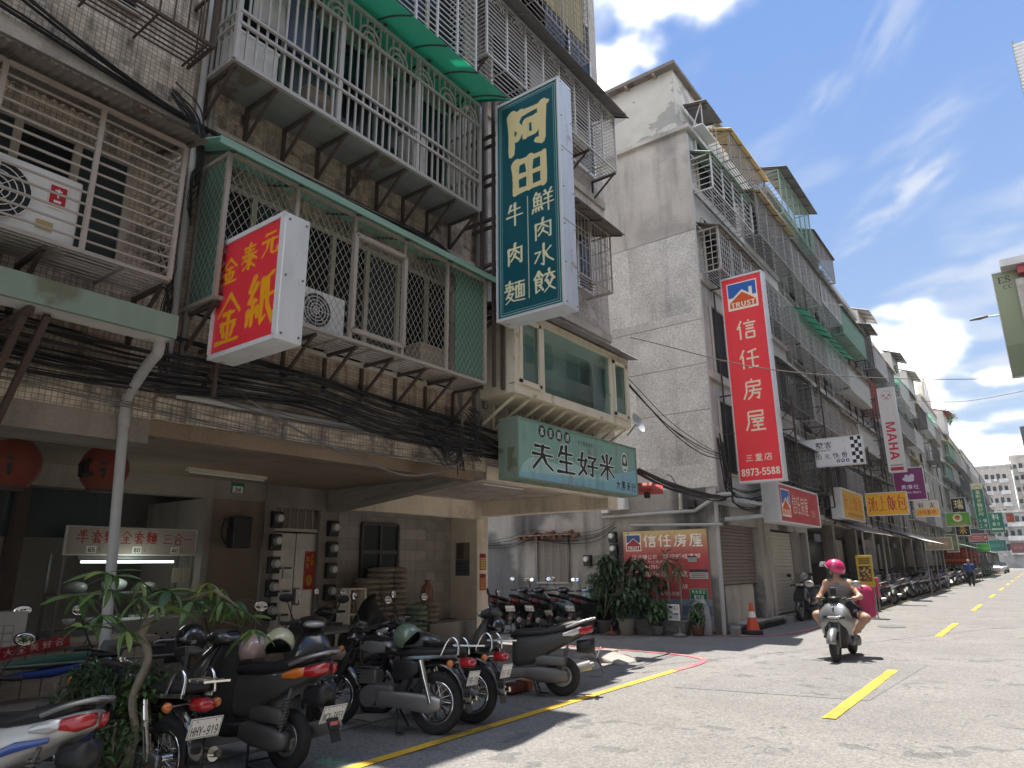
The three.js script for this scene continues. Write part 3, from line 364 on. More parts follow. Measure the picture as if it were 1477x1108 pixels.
  { const W = 1.1, H = 5.46;
    const f = print(W, H, (c, w, h) => { c.fillStyle = '#f03c47'; c.fillRect(0, 0, w, h); trustLogo(c, w * 0.15, h * 0.035, w * 0.7); ['信', '任', '房', '屋'].forEach((g, i) => glyph(c, g, w * 0.26, h * (0.225 + i * 0.148), w * 0.5, h * 0.103, { color: '#ecdfc6', weight: 9, brush: false })); text(c, '三重店', w * 0.17, h * 0.875, w * 0.2, h * 0.035, { color: '#f0e2cd', weight: 11, brush: false, step: 1.12 }); latin(c, '8973-5588', w * 0.045, h * 0.975, h * 0.046, '#f4ead9', 'bold', 'sans-serif', w * 0.91); }, { seed: 8, grime: 0.15, px: 170 });
    const o = lightbox('shop_sign', 'very tall red vertical sign with house logo, 信任房屋 and phone number 8973-5588', [-5.12, 3.52, -17], 0, W, H, 0.3, f, { trim: 0.05 });
    arms(o, [0.3, 1.3, 2.3, 3.3, 4.3, 5.3].map((y) => [[-0.9, y, -0.15], [-0.58, y, -0.15]]).concat([[[-0.78, -0.2, -0.1], [-0.78, 5.2, -0.1]], [[-1.0, -0.2, -0.25], [-1.0, 4.6, -0.25]]]));
  }
  { const W = 4.1, H = 1.02; const f = print(W, H, (c, w, h) => { c.fillStyle = '#b8353d'; c.fillRect(0, 0, w, h); trustLogo(c, w * 0.06, h * 0.14, h * 0.75); text(c, '信任房屋', w * 0.3, h * 0.2, w * 0.095, h * 0.55, { color: '#e9dccb', weight: 9, brush: false, step: 1.08 }); text(c, '三重店', w * 0.76, h * 0.52, h * 0.17, h * 0.22, { color: '#dfc5b8', weight: 10, brush: false }); }, { seed: 9, px: 150, grime: 0.3 });
    lightbox('shop_sign', 'wide dull red sign with house logo flat over the cream shutter', [-5.15, 2.62, -20.4], Math.PI / 2, W, H, 0.42, f, { trim: 0.04 }); }
  { const W = 1.92, H = 0.93; const f = print(W, H, (c, w, h) => { c.fillStyle = '#e4e2e4'; c.fillRect(0, 0, w, h); for (let i = 0; i < 3; i++) for (let j = 0; j < 7; j++) { c.fillStyle = (i + j) % 2 ? '#f0f0f0' : '#17171a'; c.fillRect(w * 0.83 + i * w * 0.057, j * h / 7, w * 0.058, h / 7); } text(c, '墅客', w * 0.26, h * 0.13, w * 0.13, h * 0.24, { color: '#26262a', weight: 11 }); latin(c, 'CAMP HAIR CUT', w * 0.24, h * 0.46, h * 0.07, '#333'); text(c, '佰元快剪', w * 0.24, h * 0.55, w * 0.1, h * 0.22, { color: '#2a2a2e', weight: 10, step: 1.4 }); c.strokeStyle = '#23325f'; c.lineWidth = h * 0.03; for (let i = 0; i < 3; i++) { c.beginPath(); c.arc(w * (0.6 + i * 0.075), h * 0.86, h * 0.045, 0, 7); c.stroke(); } c.fillStyle = '#3a3a40'; c.fillRect(w * 0.06, h * 0.72, w * 0.12, h * 0.1); c.fillRect(w * 0.1, h * 0.55, w * 0.03, h * 0.2); }, { seed: 10, px: 260, grime: 0.3 });
    const o = lightbox('shop_sign', 'white barber sign with black and white chequered end panel', [-4.92, 4.66, -24.1], 0, W, H, 0.28, f, {}); arms(o, [[[-1.2, 0.2, -0.14], [-0.96, 0.2, -0.14]], [[-1.3, -0.9, -0.14], [-0.2, 0, -0.14]], [[-1.3, 2.2, -0.14], [-0.3, 0.93, -0.14]]], 0.03); }
  const chi = (sz, seed, k) => print(...sz, (c, w, h) => { c.fillStyle = k ? '#d3a13a' : '#e9ad22'; c.fillRect(0, 0, w, h); const col = k ? '#b0472f' : '#b3303c'; ['池', '上', '飯', '包'].forEach((g, i) => glyph(c, g, w * (0.05 + i * 0.235), h * (k ? 0.16 : 0.14), w * 0.21, h * (k ? 0.52 : 0.7), { color: col, weight: 13 })); if (k) { c.fillStyle = '#a0502f'; for (let i = 0; i < 11; i++) c.fillRect(w * (0.22 + i * 0.065), h * 0.78, w * 0.045, h * 0.09); } }, { seed, px: 240, grime: 0.4 });
  lightbox('shop_sign', 'dull yellow sign 池上飯包 lying flat along the facade', [-5.2, 3.08, -28.0], Math.PI / 2, 3.7, 1.08, 0.38, chi([3.7, 1.08], 11, true), { trim: 0.04 });
  { const o = lightbox('shop_sign', 'bright yellow sign 池上飯包 sticking out over the pavement', [-4.6, 3.42, -31.5], 0, 1.52, 0.93, 0.2, chi([1.52, 0.93], 12, false), { trim: 0.03 }); arms(o, [[[-1.1, 0.3, -0.1], [-0.76, 0.3, -0.1]], [[-0.4, 0.93, -0.1], [-0.4, 1.9, -0.1]]], 0.03); }
  { const W = 0.74, H = 4.05; const f = print(W, H, (c, w, h) => { c.fillStyle = '#d8cfcb'; c.fillRect(0, 0, w, h); c.strokeStyle = '#b08b85'; c.lineWidth = w * 0.03; c.beginPath(); c.arc(w * 0.5, h * 0.09, w * 0.3, 0, 7); c.stroke(); c.fillStyle = '#9a4a48'; c.fillRect(w * 0.28, h * 0.08, w * 0.12, h * 0.02); c.fillRect(w * 0.6, h * 0.08, w * 0.12, h * 0.02); c.fillRect(w * 0.4, h * 0.115, w * 0.2, h * 0.012); c.save(); c.translate(w * 0.2, h * 0.4); c.rotate(Math.PI / 2); latin(c, 'MAHA', 0, 0, w * 0.78, '#c72a3c', 'bold', 'sans-serif', h * 0.46); c.restore(); c.fillStyle = '#8d8d8d'; c.fillRect(w * 0.12, h * 0.915, w * 0.76, h * 0.014); c.fillStyle = '#b8323c'; c.fillRect(w * 0.12, h * 0.945, w * 0.76, h * 0.04); }, { seed: 13, px: 200, grime: 0.4 });
    const o = lightbox('shop_sign', 'tall pale vertical sign with red sideways letters MAHA', [-4.6, 5.62, -36], 0, W, H, 0.26, f, {}); arms(o, [0.4, 1.6, 2.8].map((y) => [[-1.3, y, -0.13], [-0.37, y, -0.13]]), 0.04); }
  { const W = 1.38, H = 1.66; const f = print(W, H, (c, w, h) => { c.fillStyle = '#7f2c66'; c.fillRect(0, 0, w, h); c.fillStyle = '#d9cfe0'; c.beginPath(); c.ellipse(w * 0.48, h * 0.36, w * 0.2, h * 0.07, 0.15, 0, 7); c.fill(); c.beginPath(); c.ellipse(w * 0.6, h * 0.29, w * 0.09, h * 0.1, 0.4, 0, 7); c.fill(); c.beginPath(); c.ellipse(w * 0.44, h * 0.27, w * 0.07, h * 0.07, -0.4, 0, 7); c.fill(); text(c, '美廉社', w * 0.2, h * 0.52, w * 0.19, h * 0.15, { color: '#e2d9e6', weight: 11, brush: false }); latin(c, 'Simple Mart', w * 0.14, h * 0.8, h * 0.095, '#ddd0e0', 'bold', 'sans-serif', w * 0.7); }, { seed: 14, px: 220, grime: 0.15 });
    const o = lightbox('shop_sign', 'square purple sign with pale bird logo and lettering Simple Mart', [-4.68, 4.6, -40], 0, W, H, 0.24, f, {}); arms(o, [[[-1.2, 0.5, -0.1], [-0.69, 0.5, -0.1]]], 0.04); }
  { const W = 1.16, H = 0.86; const f = print(W, H, (c, w, h) => { c.fillStyle = '#cfc3b4'; c.fillRect(0, 0, w, h); c.fillStyle = '#e0a832'; c.fillRect(0, h * 0.52, w, h * 0.48); glyph(c, '好', w * 0.14, h * 0.1, w * 0.24, h * 0.38, { color: '#26201f', weight: 13 }); glyph(c, '友', w * 0.62, h * 0.1, w * 0.24, h * 0.38, { color: '#26201f', weight: 13 }); text(c, '小吃歡唱', w * 0.1, h * 0.58, w * 0.18, h * 0.32, { color: '#b03a2c', weight: 13, step: 1.1 }); }, { seed: 15, px: 230, grime: 0.3 });
    lightbox('shop_sign', 'small sign 好友 with red characters on a yellow lower half', [-4.5, 3.98, -44], 0, W, H, 0.2, f, {}); }
  { const W = 0.9, H = 2.72; const f = print(W, H, (c, w, h) => { c.fillStyle = '#131313'; c.fillRect(0, 0, w, h); glyph(c, '瑞', w * 0.16, h * 0.04, w * 0.68, h * 0.26, { color: '#e6d3a4', weight: 12 }); glyph(c, '茶', w * 0.16, h * 0.72, w * 0.68, h * 0.25, { color: '#d8a94a', weight: 12 }); glyph(c, '生', w * 0.16, h * 0.36, w * 0.68, h * 0.26, { color: '#e6d3a4', weight: 12 }); }, { seed: 16, px: 200, grime: 0.2 });
    lightbox('shop_sign', 'black vertical tea sign with gold characters behind the lime green sign', [-4.12, 3.38, -60], 0, W, H, 0.24, f, {}); }
  { const W = 1.4, H = 0.92; const f = print(W, H, (c, w, h) => { c.fillStyle = '#63a02b'; c.fillRect(0, 0, w, h); c.fillStyle = '#e6e0c4'; c.beginPath(); c.arc(w * 0.48, h * 0.4, h * 0.3, 0, 7); c.fill(); c.fillStyle = '#c98f2e'; c.beginPath(); c.arc(w * 0.48, h * 0.36, h * 0.2, 0, 7); c.fill(); c.fillStyle = '#5a3320'; c.beginPath(); c.ellipse(w * 0.48, h * 0.34, h * 0.1, h * 0.05, 0, 0, 7); c.fill(); c.fillStyle = '#b38a72'; c.fillRect(w * 0.15, h * 0.78, w * 0.7, h * 0.14); }, { seed: 17, px: 200, grime: 0.2 });
    lightbox('shop_sign', 'lime green sign with a round badge hung in front of the black tea sign', [-3.93, 3.86, -55], 0, W, H, 0.2, f, {}); }
  { const W = 0.92, H = 4.4; const f = print(W, H, (c, w, h) => { c.fillStyle = '#2e7d63'; c.fillRect(0, 0, w, h); c.fillStyle = '#d7cf9f'; c.fillRect(0, 0, w, h * 0.13); c.strokeStyle = '#8b7a3e'; c.lineWidth = w * 0.05; c.beginPath(); c.arc(w * 0.5, h * 0.12, w * 0.3, Math.PI, 0); c.stroke(); text(c, '皇新牙醫診所', w * 0.24, h * 0.15, w * 0.52, h * 0.085, { color: '#dcd9a5', weight: 11, brush: false, down: true, step: 1.14 }); text(c, '人植', w * 0.1, h * 0.77, w * 0.36, h * 0.085, { color: '#cfe3d4', weight: 11, brush: false, step: 1.2 }); text(c, '工牙', w * 0.1, h * 0.88, w * 0.36, h * 0.085, { color: '#cfe3d4', weight: 11, brush: false, step: 1.2 }); }, { seed: 18, px: 170, grime: 0.2 });
    lightbox('shop_sign', 'tall green dental clinic sign with cream top 皇新牙醫診所', [-3.75, 4.5, -80], 0, W, H, 0.25, f, {}); }
  { const W = 1.2, H = 1.9; const f = print(W, H, (c, w, h) => { c.fillStyle = '#2c7a60'; c.fillRect(0, 0, w, h); glyph(c, '科', w * 0.25, h * 0.06, w * 0.5, h * 0.34, { color: '#cfe3d4', weight: 12, brush: false }); text(c, '美牙', w * 0.2, h * 0.48, w * 0.28, h * 0.2, { color: '#cfe3d4', weight: 12, brush: false }); c.fillStyle = '#bcd7c6'; c.fillRect(w * 0.12, h * 0.78, w * 0.76, h * 0.1); }, { seed: 19, px: 160, grime: 0.2 });
    lightbox('shop_sign', 'smaller green clinic sign 科 beside the tall dental sign', [-2.75, 4.2, -81], 0, W, H, 0.25, f, {}); }
  { const W = 1.35, H = 0.62; const f = print(W, H, (c, w, h) => { c.fillStyle = '#9e2f38'; c.fillRect(0, 0, w, h); c.strokeStyle = '#d79c9c'; c.lineWidth = h * 0.06; c.strokeRect(w * 0.1, h * 0.14, w * 0.66, h * 0.7); c.fillStyle = '#d9b3ae'; c.fillRect(w * 0.16, h * 0.3, w * 0.54, h * 0.1); c.fillRect(w * 0.16, h * 0.55, w * 0.54, h * 0.1); c.fillRect(w * 0.82, h * 0.3, w * 0.1, h * 0.4); }, { seed: 20, px: 160, grime: 0.2 });
    lightbox('shop_sign', 'dark red rectangular sign below the black tea sign', [-3.8, 3.2, -70], 0, W, H, 0.2, f, {}); }
  { const W = 1.5, H = 1.6; const f = print(W, H, (c, w, h) => { c.fillStyle = '#e6e2e2'; c.fillRect(0, 0, w, h); c.fillStyle = '#b5172c'; c.beginPath(); c.moveTo(w * 0.12, h * 0.32); c.quadraticCurveTo(w * 0.32, h * 0.1, w * 0.5, h * 0.24); c.quadraticCurveTo(w * 0.68, h * 0.1, w * 0.88, h * 0.32); c.quadraticCurveTo(w * 0.5, h * 0.78, w * 0.12, h * 0.32); c.fill(); c.fillStyle = '#e8d5d5'; c.fillRect(w * 0.2, h * 0.32, w * 0.6, h * 0.03); c.fillStyle = '#3a8a9c'; c.fillRect(0, h * 0.74, w, h * 0.26); }, { seed: 21, px: 140, grime: 0.1 });
    lightbox('shop_sign', 'white sign with big red lips above a teal strip', [-3.1, 5.4, -100], 0, W, H, 0.3, f, {}); }
  const farPrint = (n, seed) => print(1.6, 1, (c, W, H) => { c.fillStyle = '#d8d8d8'; c.fillRect(0, 0, W, H); c.fillStyle = '#ffffff'; for (let k = 0; k < n; k++) c.fillRect(W * (0.1 + 0.8 * k / n), H * 0.36, W * 0.6 / n, H * 0.3); }, { seed, px: 80, grime: 0.2 }), farA = farPrint(4, 41), farB = farPrint(3, 42);
  for (const [i, [x, y, z, w, h, col, lab]] of [[-4.6, 3.3, -84, 1.3, 1.5, '#59666b', 'slate grey far sign beyond the dental clinic'], [-3.4, 2.6, -92, 1.6, 1.2, '#5f9a98', 'teal and white far sign under the lips sign'], [-3.2, 6.8, -120, 2.6, 1.3, '#d0603c', 'orange far sign high on the facade'], [-1.6, 2.7, -130, 3.2, 1.6, '#c08a86', 'faded pink far sign over the road end'], [-0.4, 2.6, -150, 2.4, 1.1, '#bb3a40', 'red far sign over the distant parked cars'], [-5.0, 2.3, -52, 1.5, 0.8, '#c9b394', 'cream snack sign low under the awning edge'], [-4.6, 2.2, -56, 0.7, 1.2, '#8b9a55', 'olive vertical sign beside the red banners'], [-4.4, 2.5, -86, 1.1, 0.8, '#6fc04c', 'bright green small sign above the green tarpaulin']].entries()) {
    const f = (i % 2 ? farA : farB).clone(); f.color = new THREE.Color(col);
    lightbox('far_sign', lab, [x, y, z], 0, w, h, 0.25, f, {});
  }
}
// ---------------------------------------------------------------- ground, road and markings
const SHEET = (x0, x1, z0, z1, y) => { const g = new THREE.PlaneGeometry(Math.abs(x1 - x0), Math.abs(z1 - z0)); g.rotateX(-Math.PI / 2); g.translate((x0 + x1) / 2, y, (z0 + z1) / 2); return uvMetres(g); };
function buildGround() {
  struct('ground', SHEET(-400, 400, 300, -700, -0.02), MAT.paving);
  struct('road', SHEET(-6.9, 2.0, 40, -400, 0), MAT.asphalt);
  struct('alley_road', SHEET(-40, -6.9, -11.6, -16.6, 0.0), MAT.asphalt);
  const patch = new THREE.Shape([[-4.2, -9.2], [-1.9, -9.6], [-1.7, -13.4], [-4.0, -13.0]].map(([x, z]) => new THREE.Vector2(x, -z)));
  const patchMat = MAT.asphalt.clone(); patchMat.color = lin(0.93, 0.93, 0.94);
  struct('road_patch', uvMetres(new THREE.ShapeGeometry(patch).rotateX(-Math.PI / 2)), patchMat, [0, 0.004, 0]);
  // opposite pavement
  struct('pavement', wbox(2.0, 9, -0.1, 0.14, 40, -400), MAT.paving);
  // painted lines
  struct('road_line_yellow', SHEET(-4.87, -4.75, 30, -10.6, 0.008), MAT.linePaintYellow);
  struct('road_line_yellow', SHEET(-4.87, -4.75, -23, -200, 0.008), MAT.linePaintYellow);
  for (let k = -3; k < 16; k++) struct('road_centre_dash', SHEET(-2.13, -1.99, -8.3 - 10 * k, -12.4 - 10 * k, 0.009), MAT.linePaintYellow);
  const ribbon = (pts, w, y) => { const c = new THREE.CatmullRomCurve3(pts.map(([x, z]) => new THREE.Vector3(x, y, z))), n = 60, pos = [], idx = [], uv = []; for (let i = 0; i <= n; i++) { const p = c.getPointAt(i / n), t = c.getTangentAt(i / n); for (const s of [-1, 1]) { const q = [p.x + s * t.z * w / 2, y, p.z - s * t.x * w / 2]; pos.push(...q); uv.push(q[0], q[2]); } } for (let i = 0; i < n; i++) { const a = i * 2; idx.push(a, a + 2, a + 1, a + 1, a + 2, a + 3); } const g = new THREE.BufferGeometry(); g.setAttribute('position', new THREE.Float32BufferAttribute(pos, 3)); g.setAttribute('uv', new THREE.Float32BufferAttribute(uv, 2)); g.setIndex(idx); g.computeVertexNormals(); return g; };
  struct('road_line_red', ribbon([[-4.81, -10.6], [-4.78, -11.4], [-4.9, -12.0], [-5.35, -12.35], [-6.4, -12.5], [-8.0, -12.55], [-14, -12.6]], 0.11, 0.010), MAT.linePaintRed);
  struct('road_line_red', ribbon([[-10, -15.9], [-7.0, -15.95], [-5.6, -16.3], [-5.0, -17.2], [-4.85, -18.5], [-4.81, -23]], 0.11, 0.010), MAT.linePaintRed);
  // raised arcade floor of the near terrace with its kerb, gutter covers and the broken end at the alley
  struct('arcade_floor', wbox(-9.9, -6.62, -0.05, 0.10, 6, -11.5), MAT.paving);
  const set = (name) => { const g = new THREE.Group(); g.name = numbered(name); scene.add(g); return tag(g, null, null, null, 'structure'); }, kerb = set('kerb'), drain = set('drain'), kerbB = set('kerb'), ks = rbox(0.26, 0.16, 0.6, 0.02), dc = rbox(0.4, 0.03, 0.6, 0.008), kb = rbox(0.2, 0.2, 0.93, 0.02);
  for (let z = 5.4, i = 0; z > -11.4; z -= 0.62, i++) mesh(kerb, 'kerb_stone', ks, MAT.kerbStone, [-6.49, 0.045 + 0.006 * ((i * 7) % 3), z]);
  for (let z = -3.2, i = 0; z > -10.9; z -= 0.62, i++) mesh(drain, 'drain_cover', dc, MAT.kerbStone, [-6.12, 0.008 + 0.003 * ((i * 5) % 3), z]);
  struct('kerb_ramp', uvMetres(loft([ringX(-6.5, -0.04, 0.14, 0.45, 4, 12, -11.0), ringX(-6.2, -0.04, 0.13, 0.42, 4, 12, -11.0), ringX(-5.75, -0.04, 0.03, 0.34, 4, 12, -11.0)])), MAT.kerbStone);
  struct('kerb_ramp', uvMetres(loft([ringX(-6.4, -0.04, 0.12, 0.3, 4, 12, -10.0), ringX(-6.05, -0.04, 0.1, 0.28, 4, 12, -10.05), ringX(-5.85, -0.04, 0.03, 0.22, 4, 12, -10.05)])), MAT.kerbStone);
  // low step before the shops round the corner
  struct('arcade_floor', wbox(-9, -6.0, -0.05, 0.16, -16.7, -150), MAT.paving);
  for (let z = -16.9, i = 0; z > -60; z -= 0.95, i++) mesh(kerbB, 'kerb_stone', kb, MAT.kerbStone, [-5.92, 0.06, z]);
  struct('manhole_cover', new THREE.CylinderGeometry(0.33, 0.33, 0.012, 28), MAT.castGrey, [-3.3, 0.006, -20.5]);
}
// ---------------------------------------------------------------- windows and cages
function windowPart(parent, x, y0, y1, z0, z1, n, frame, glass, { rows = 1, t = 0.05, d = 0.06 } = {}) {
  const w = new THREE.Group(); w.name = 'window'; w.position.set(x, y0, z0); parent.add(w); const H = y1 - y0, L = z0 - z1, g = [];
  g.push(barGeo([d / 2, 0, 0], [d / 2, 0, -L], d, t), barGeo([d / 2, H, 0], [d / 2, H, -L], d, t)); for (let i = 0; i <= n; i++) g.push(barGeo([d / 2 + 0.002, 0, -L * i / n], [d / 2 + 0.002, H, -L * i / n], d, t)); for (let r = 1; r < rows; r++) g.push(barGeo([d / 2 + 0.003, H * r / rows, 0], [d / 2 + 0.003, H * r / rows, -L], d, t));
  mesh(w, 'frame', merge(g), frame);
  for (let i = 0; i < n; i++) for (let r = 0; r < rows; r++) mesh(w, 'pane', UBOX, Array.isArray(glass) ? glass[(i + r) % glass.length] : glass, [0.012 + 0.008 * (i % 2), H * (r + 0.5) / rows, -L * (i + 0.5) / n], null, [0.008, H / rows - t, L / n - t]);
  return w;
}
function cage(name, label, { x = -6.4, out = 0.58, y0, y1, z0, z1, mat = MAT.steelGrille, style = 'V', vs = 0.1, hs = 0.085, r = 0.012, rails = [], floor = 'sheet', brackets = 0.9, awning, group, merged = false, postEvery = 1.0, parent, floorMat = MAT.greySheet, hoops = 0, bracketMat = MAT.rustIron, sides = true, category = 'window cage' }) {
  const H = y1 - y0, L = z0 - z1; let o;
  if (parent) { o = new THREE.Group(); o.name = name; o.position.set(x, y0, z0); parent.add(o); } else o = thing(name, label, category, [x, y0, z0], group);
  const pend = {}; const B = (n, a, b, w, m = mat, d = w) => merged ? (pend[n] ??= [m, []])[1].push(barGeo(a, b, w, d)) : bar(o, n, a, b, w, m, d);
  const F = r * 2.2;
  for (const y of [0, H]) { B('frame', [out, y, 0.0], [out, y, -L], F); if (sides) for (const z of [-0.001, -L + 0.001]) B('frame', [0, y, z], [out, y, z], F); }
  const npost = Math.max(1, Math.round(L / postEvery)); for (let i = 0; i <= npost; i++) B('post', [out + 0.003, 0, -L * i / npost], [out + 0.003, H, -L * i / npost], F * 1.05);
  if (style === 'V') {
    const n = Math.round(L / vs); for (let i = 1; i < n; i++) B('bar', [out, 0, -L * i / n], [out, H, -L * i / n], r); if (sides) for (const z of [0, -L]) for (let k = 1; k < out / vs; k++) B('bar', [k * vs, 0, z], [k * vs, H, z], r);
    for (const y of rails) { B('rail', [out + r, y, 0], [out + r, y, -L], r * 1.5); if (sides) for (const z of [0.004, -L - 0.004]) B('rail', [0, y, z], [out, y, z], r * 1.5); }
  }
  if (style === 'H' || style === 'G') {
    const n = Math.round(H / hs); for (let i = 1; i < n; i++) { B('bar', [out, H * i / n, 0], [out, H * i / n, -L], r); if (sides) for (const z of [0, -L]) B('bar', [0, H * i / n, z], [out, H * i / n, z], r); }
    if (style === 'G') { const m = Math.round(L / vs); for (let i = 1; i < m; i++) B('bar', [out + r * 0.6, 0, -L * i / m], [out + r * 0.6, H, -L * i / m], r); if (sides) for (const z of [0.006, -L - 0.006]) for (let k = 1; k < out / vs; k++) B('bar', [k * vs, 0, z], [k * vs, H, z], r); }
  }
  if (style === 'X') { // diamond mesh, too fine to pick apart
    const g = [], s = 0.085, wire = (p, q) => g.push(barGeo(p, q, 0.0042));
    const net = (len, P) => { for (let k = -Math.ceil(H / s); k * s < len; k++) { let a = k * s, b = a + H / 1.55, ya = 0, yb = H; if (a < 0) { ya = -a * 1.55; a = 0; } if (b > len) { yb = H - (b - len) * 1.55; b = len; } if (yb > ya) { wire(P(a, ya), P(b, yb)); wire(P(len - a, ya), P(len - b, yb)); } } };
    net(L, (u, v) => [out, v, -u]); net(out, (u, v) => [u, v, 0]); net(out, (u, v) => [u, v, -L]);
    tag(mesh(o, 'wire_mesh', merge(g), mat), null, null, null, 'stuff');
  }
  if (hoops) { const g = (zc) => [0.17, 0.1].map((R) => tubeGeo(Array.from({ length: 9 }, (_, i) => { const a = Math.PI * i / 8; return [out + 0.02, H * 0.8 + Math.sin(a) * R * 1.15, zc + Math.cos(a) * R]; }), r * 0.8, 16, 5)); for (let i = 0; i < hoops; i++) mesh(o, 'hoop', merge(g(-L * (i + 0.5) / hoops)), mat); }
  if (floor === 'sheet') mesh(o, 'floor_sheet', wbox(0, out - 0.02, -0.035, -0.012, -0.01, -L + 0.01), floorMat);
  if (floor === 'bars') { const n = Math.round(out / 0.07); for (let k = 1; k < n; k++) B('floor_bar', [out * k / n, 0, 0], [out * k / n, 0, -L], r); for (let k = 0; k <= L / 0.5; k++) B('floor_bar', [0, -0.012, -Math.min(L, k * 0.5)], [out, -0.012, -Math.min(L, k * 0.5)], r * 1.3); }
  if (brackets) { const n = Math.max(1, Math.round(L / brackets)); for (let i = 0; i <= n; i++) { const z = -0.03 - (L - 0.06) * i / n; B('bracket', [0.01, -0.06, z], [out, -0.06, z], 0.035, bracketMat); B('bracket', [0.03, -0.46, z], [out * 0.9, -0.07, z], 0.03, bracketMat); B('bracket', [0.018, -0.5, z], [0.018, -0.04, z], 0.036, bracketMat); } }
  for (const [n, [m, g]] of Object.entries(pend)) tag(mesh(o, n === 'bar' ? 'bars' : n, merge(g), m), null, null, null, 'stuff');
  if (awning) addAwning(o, H, L, out, awning);
  return o;
}
function addAwning(o, H, L, out, { mat, over = 0.25, rise = 0.28, drop = 0.04, kind = 'flat', ribs = 0.9, ext = 0.12, ribMat = MAT.rustIron, edge }) {
  const a = [0.0, H + rise], b = [out + over, H - drop];
  if (kind === 'corr') mesh(o, 'awning', corrugated(L + 2 * ext, a, b), mat, [0, 0, ext]);
  else if (kind === 'curve') { const prof = Array.from({ length: 8 }, (_, i) => { const t = i / 7; return [a[0] + (b[0] - a[0]) * t, a[1] + (b[1] - a[1]) * t + 0.10 * Math.sin(Math.PI * t)]; }); const rings = [ext, -L - ext].map((z) => prof.map(([x, y]) => [x, y, z]).concat(prof.slice().reverse().map(([x, y]) => [x, y - 0.006, z]))); mesh(o, 'awning', loft(rings), mat); for (let i = 0, n = Math.max(1, Math.round(L / ribs)); i <= n; i++) mesh(o, 'awning_rib', tubeGeo(prof.map(([x, y]) => [x, y - 0.02, -L * i / n]), 0.014, 10, 5), ribMat); }
  else mesh(o, 'awning', uvMetres(loft([ext, -L - ext].map((z) => [[a[0], a[1], z], [b[0], b[1], z], [b[0], b[1] - 0.02, z], [a[0], a[1] - 0.02, z]]))), mat);
  if (edge) bar(o, 'awning_edge', [b[0], b[1] - 0.03, ext], [b[0], b[1] - 0.03, -L - ext], 0.02, edge, 0.08);
  if (kind !== 'curve') for (let i = 0, n = Math.max(1, Math.round(L / ribs)); i <= n; i++) bar(o, 'awning_rib', [a[0], a[1] - 0.05, -L * i / n], [b[0] - 0.03, b[1] - 0.05, -L * i / n], 0.025, ribMat);
}
function airConditioner(label, [x, y, z], group, w = 0.8, h = 0.56) { // outdoor unit, face to +x
  const o = thing('air_conditioner', label, 'air conditioner', [x, y, z], group);
  mesh(o, 'casing', rbox(0.3, h, w, 0.02, [0, h / 2, 0]), MAT.white);
  mesh(o, 'fan_opening', new THREE.CylinderGeometry(h * 0.4, h * 0.4, 0.01, 28).rotateZ(Math.PI / 2), MAT.black, [0.152, h / 2, w * 0.18]);
  const g = []; for (let k = 1; k <= 5; k++) g.push(new THREE.TorusGeometry(h * 0.08 * k, 0.005, 5, 26).rotateY(Math.PI / 2)); for (let k = 0; k < 8; k++) { const a = k * Math.PI / 4; g.push(barGeo([0, 0, 0], [0, Math.sin(a) * h * 0.4, Math.cos(a) * h * 0.4], 0.005)); }
  mesh(o, 'fan_guard', merge(g), MAT.white, [0.166, h / 2, w * 0.18]);
  return o;
}
function satelliteDish(label, p) { const o = thing('satellite_dish', label, 'satellite dish', p); const pts = Array.from({ length: 9 }, (_, i) => new THREE.Vector2(0.2 * i / 8, 0.06 * (i / 8) ** 2)); mesh(o, 'dish', new THREE.LatheGeometry(pts, 28).rotateZ(-1.2), MAT.galvanized, [0.1, 0.2, 0]); mesh(o, 'arm', cylGeo([-0.1, 0, 0], [0.1, 0.2, 0], 0.015), MAT.castGrey); return o; }

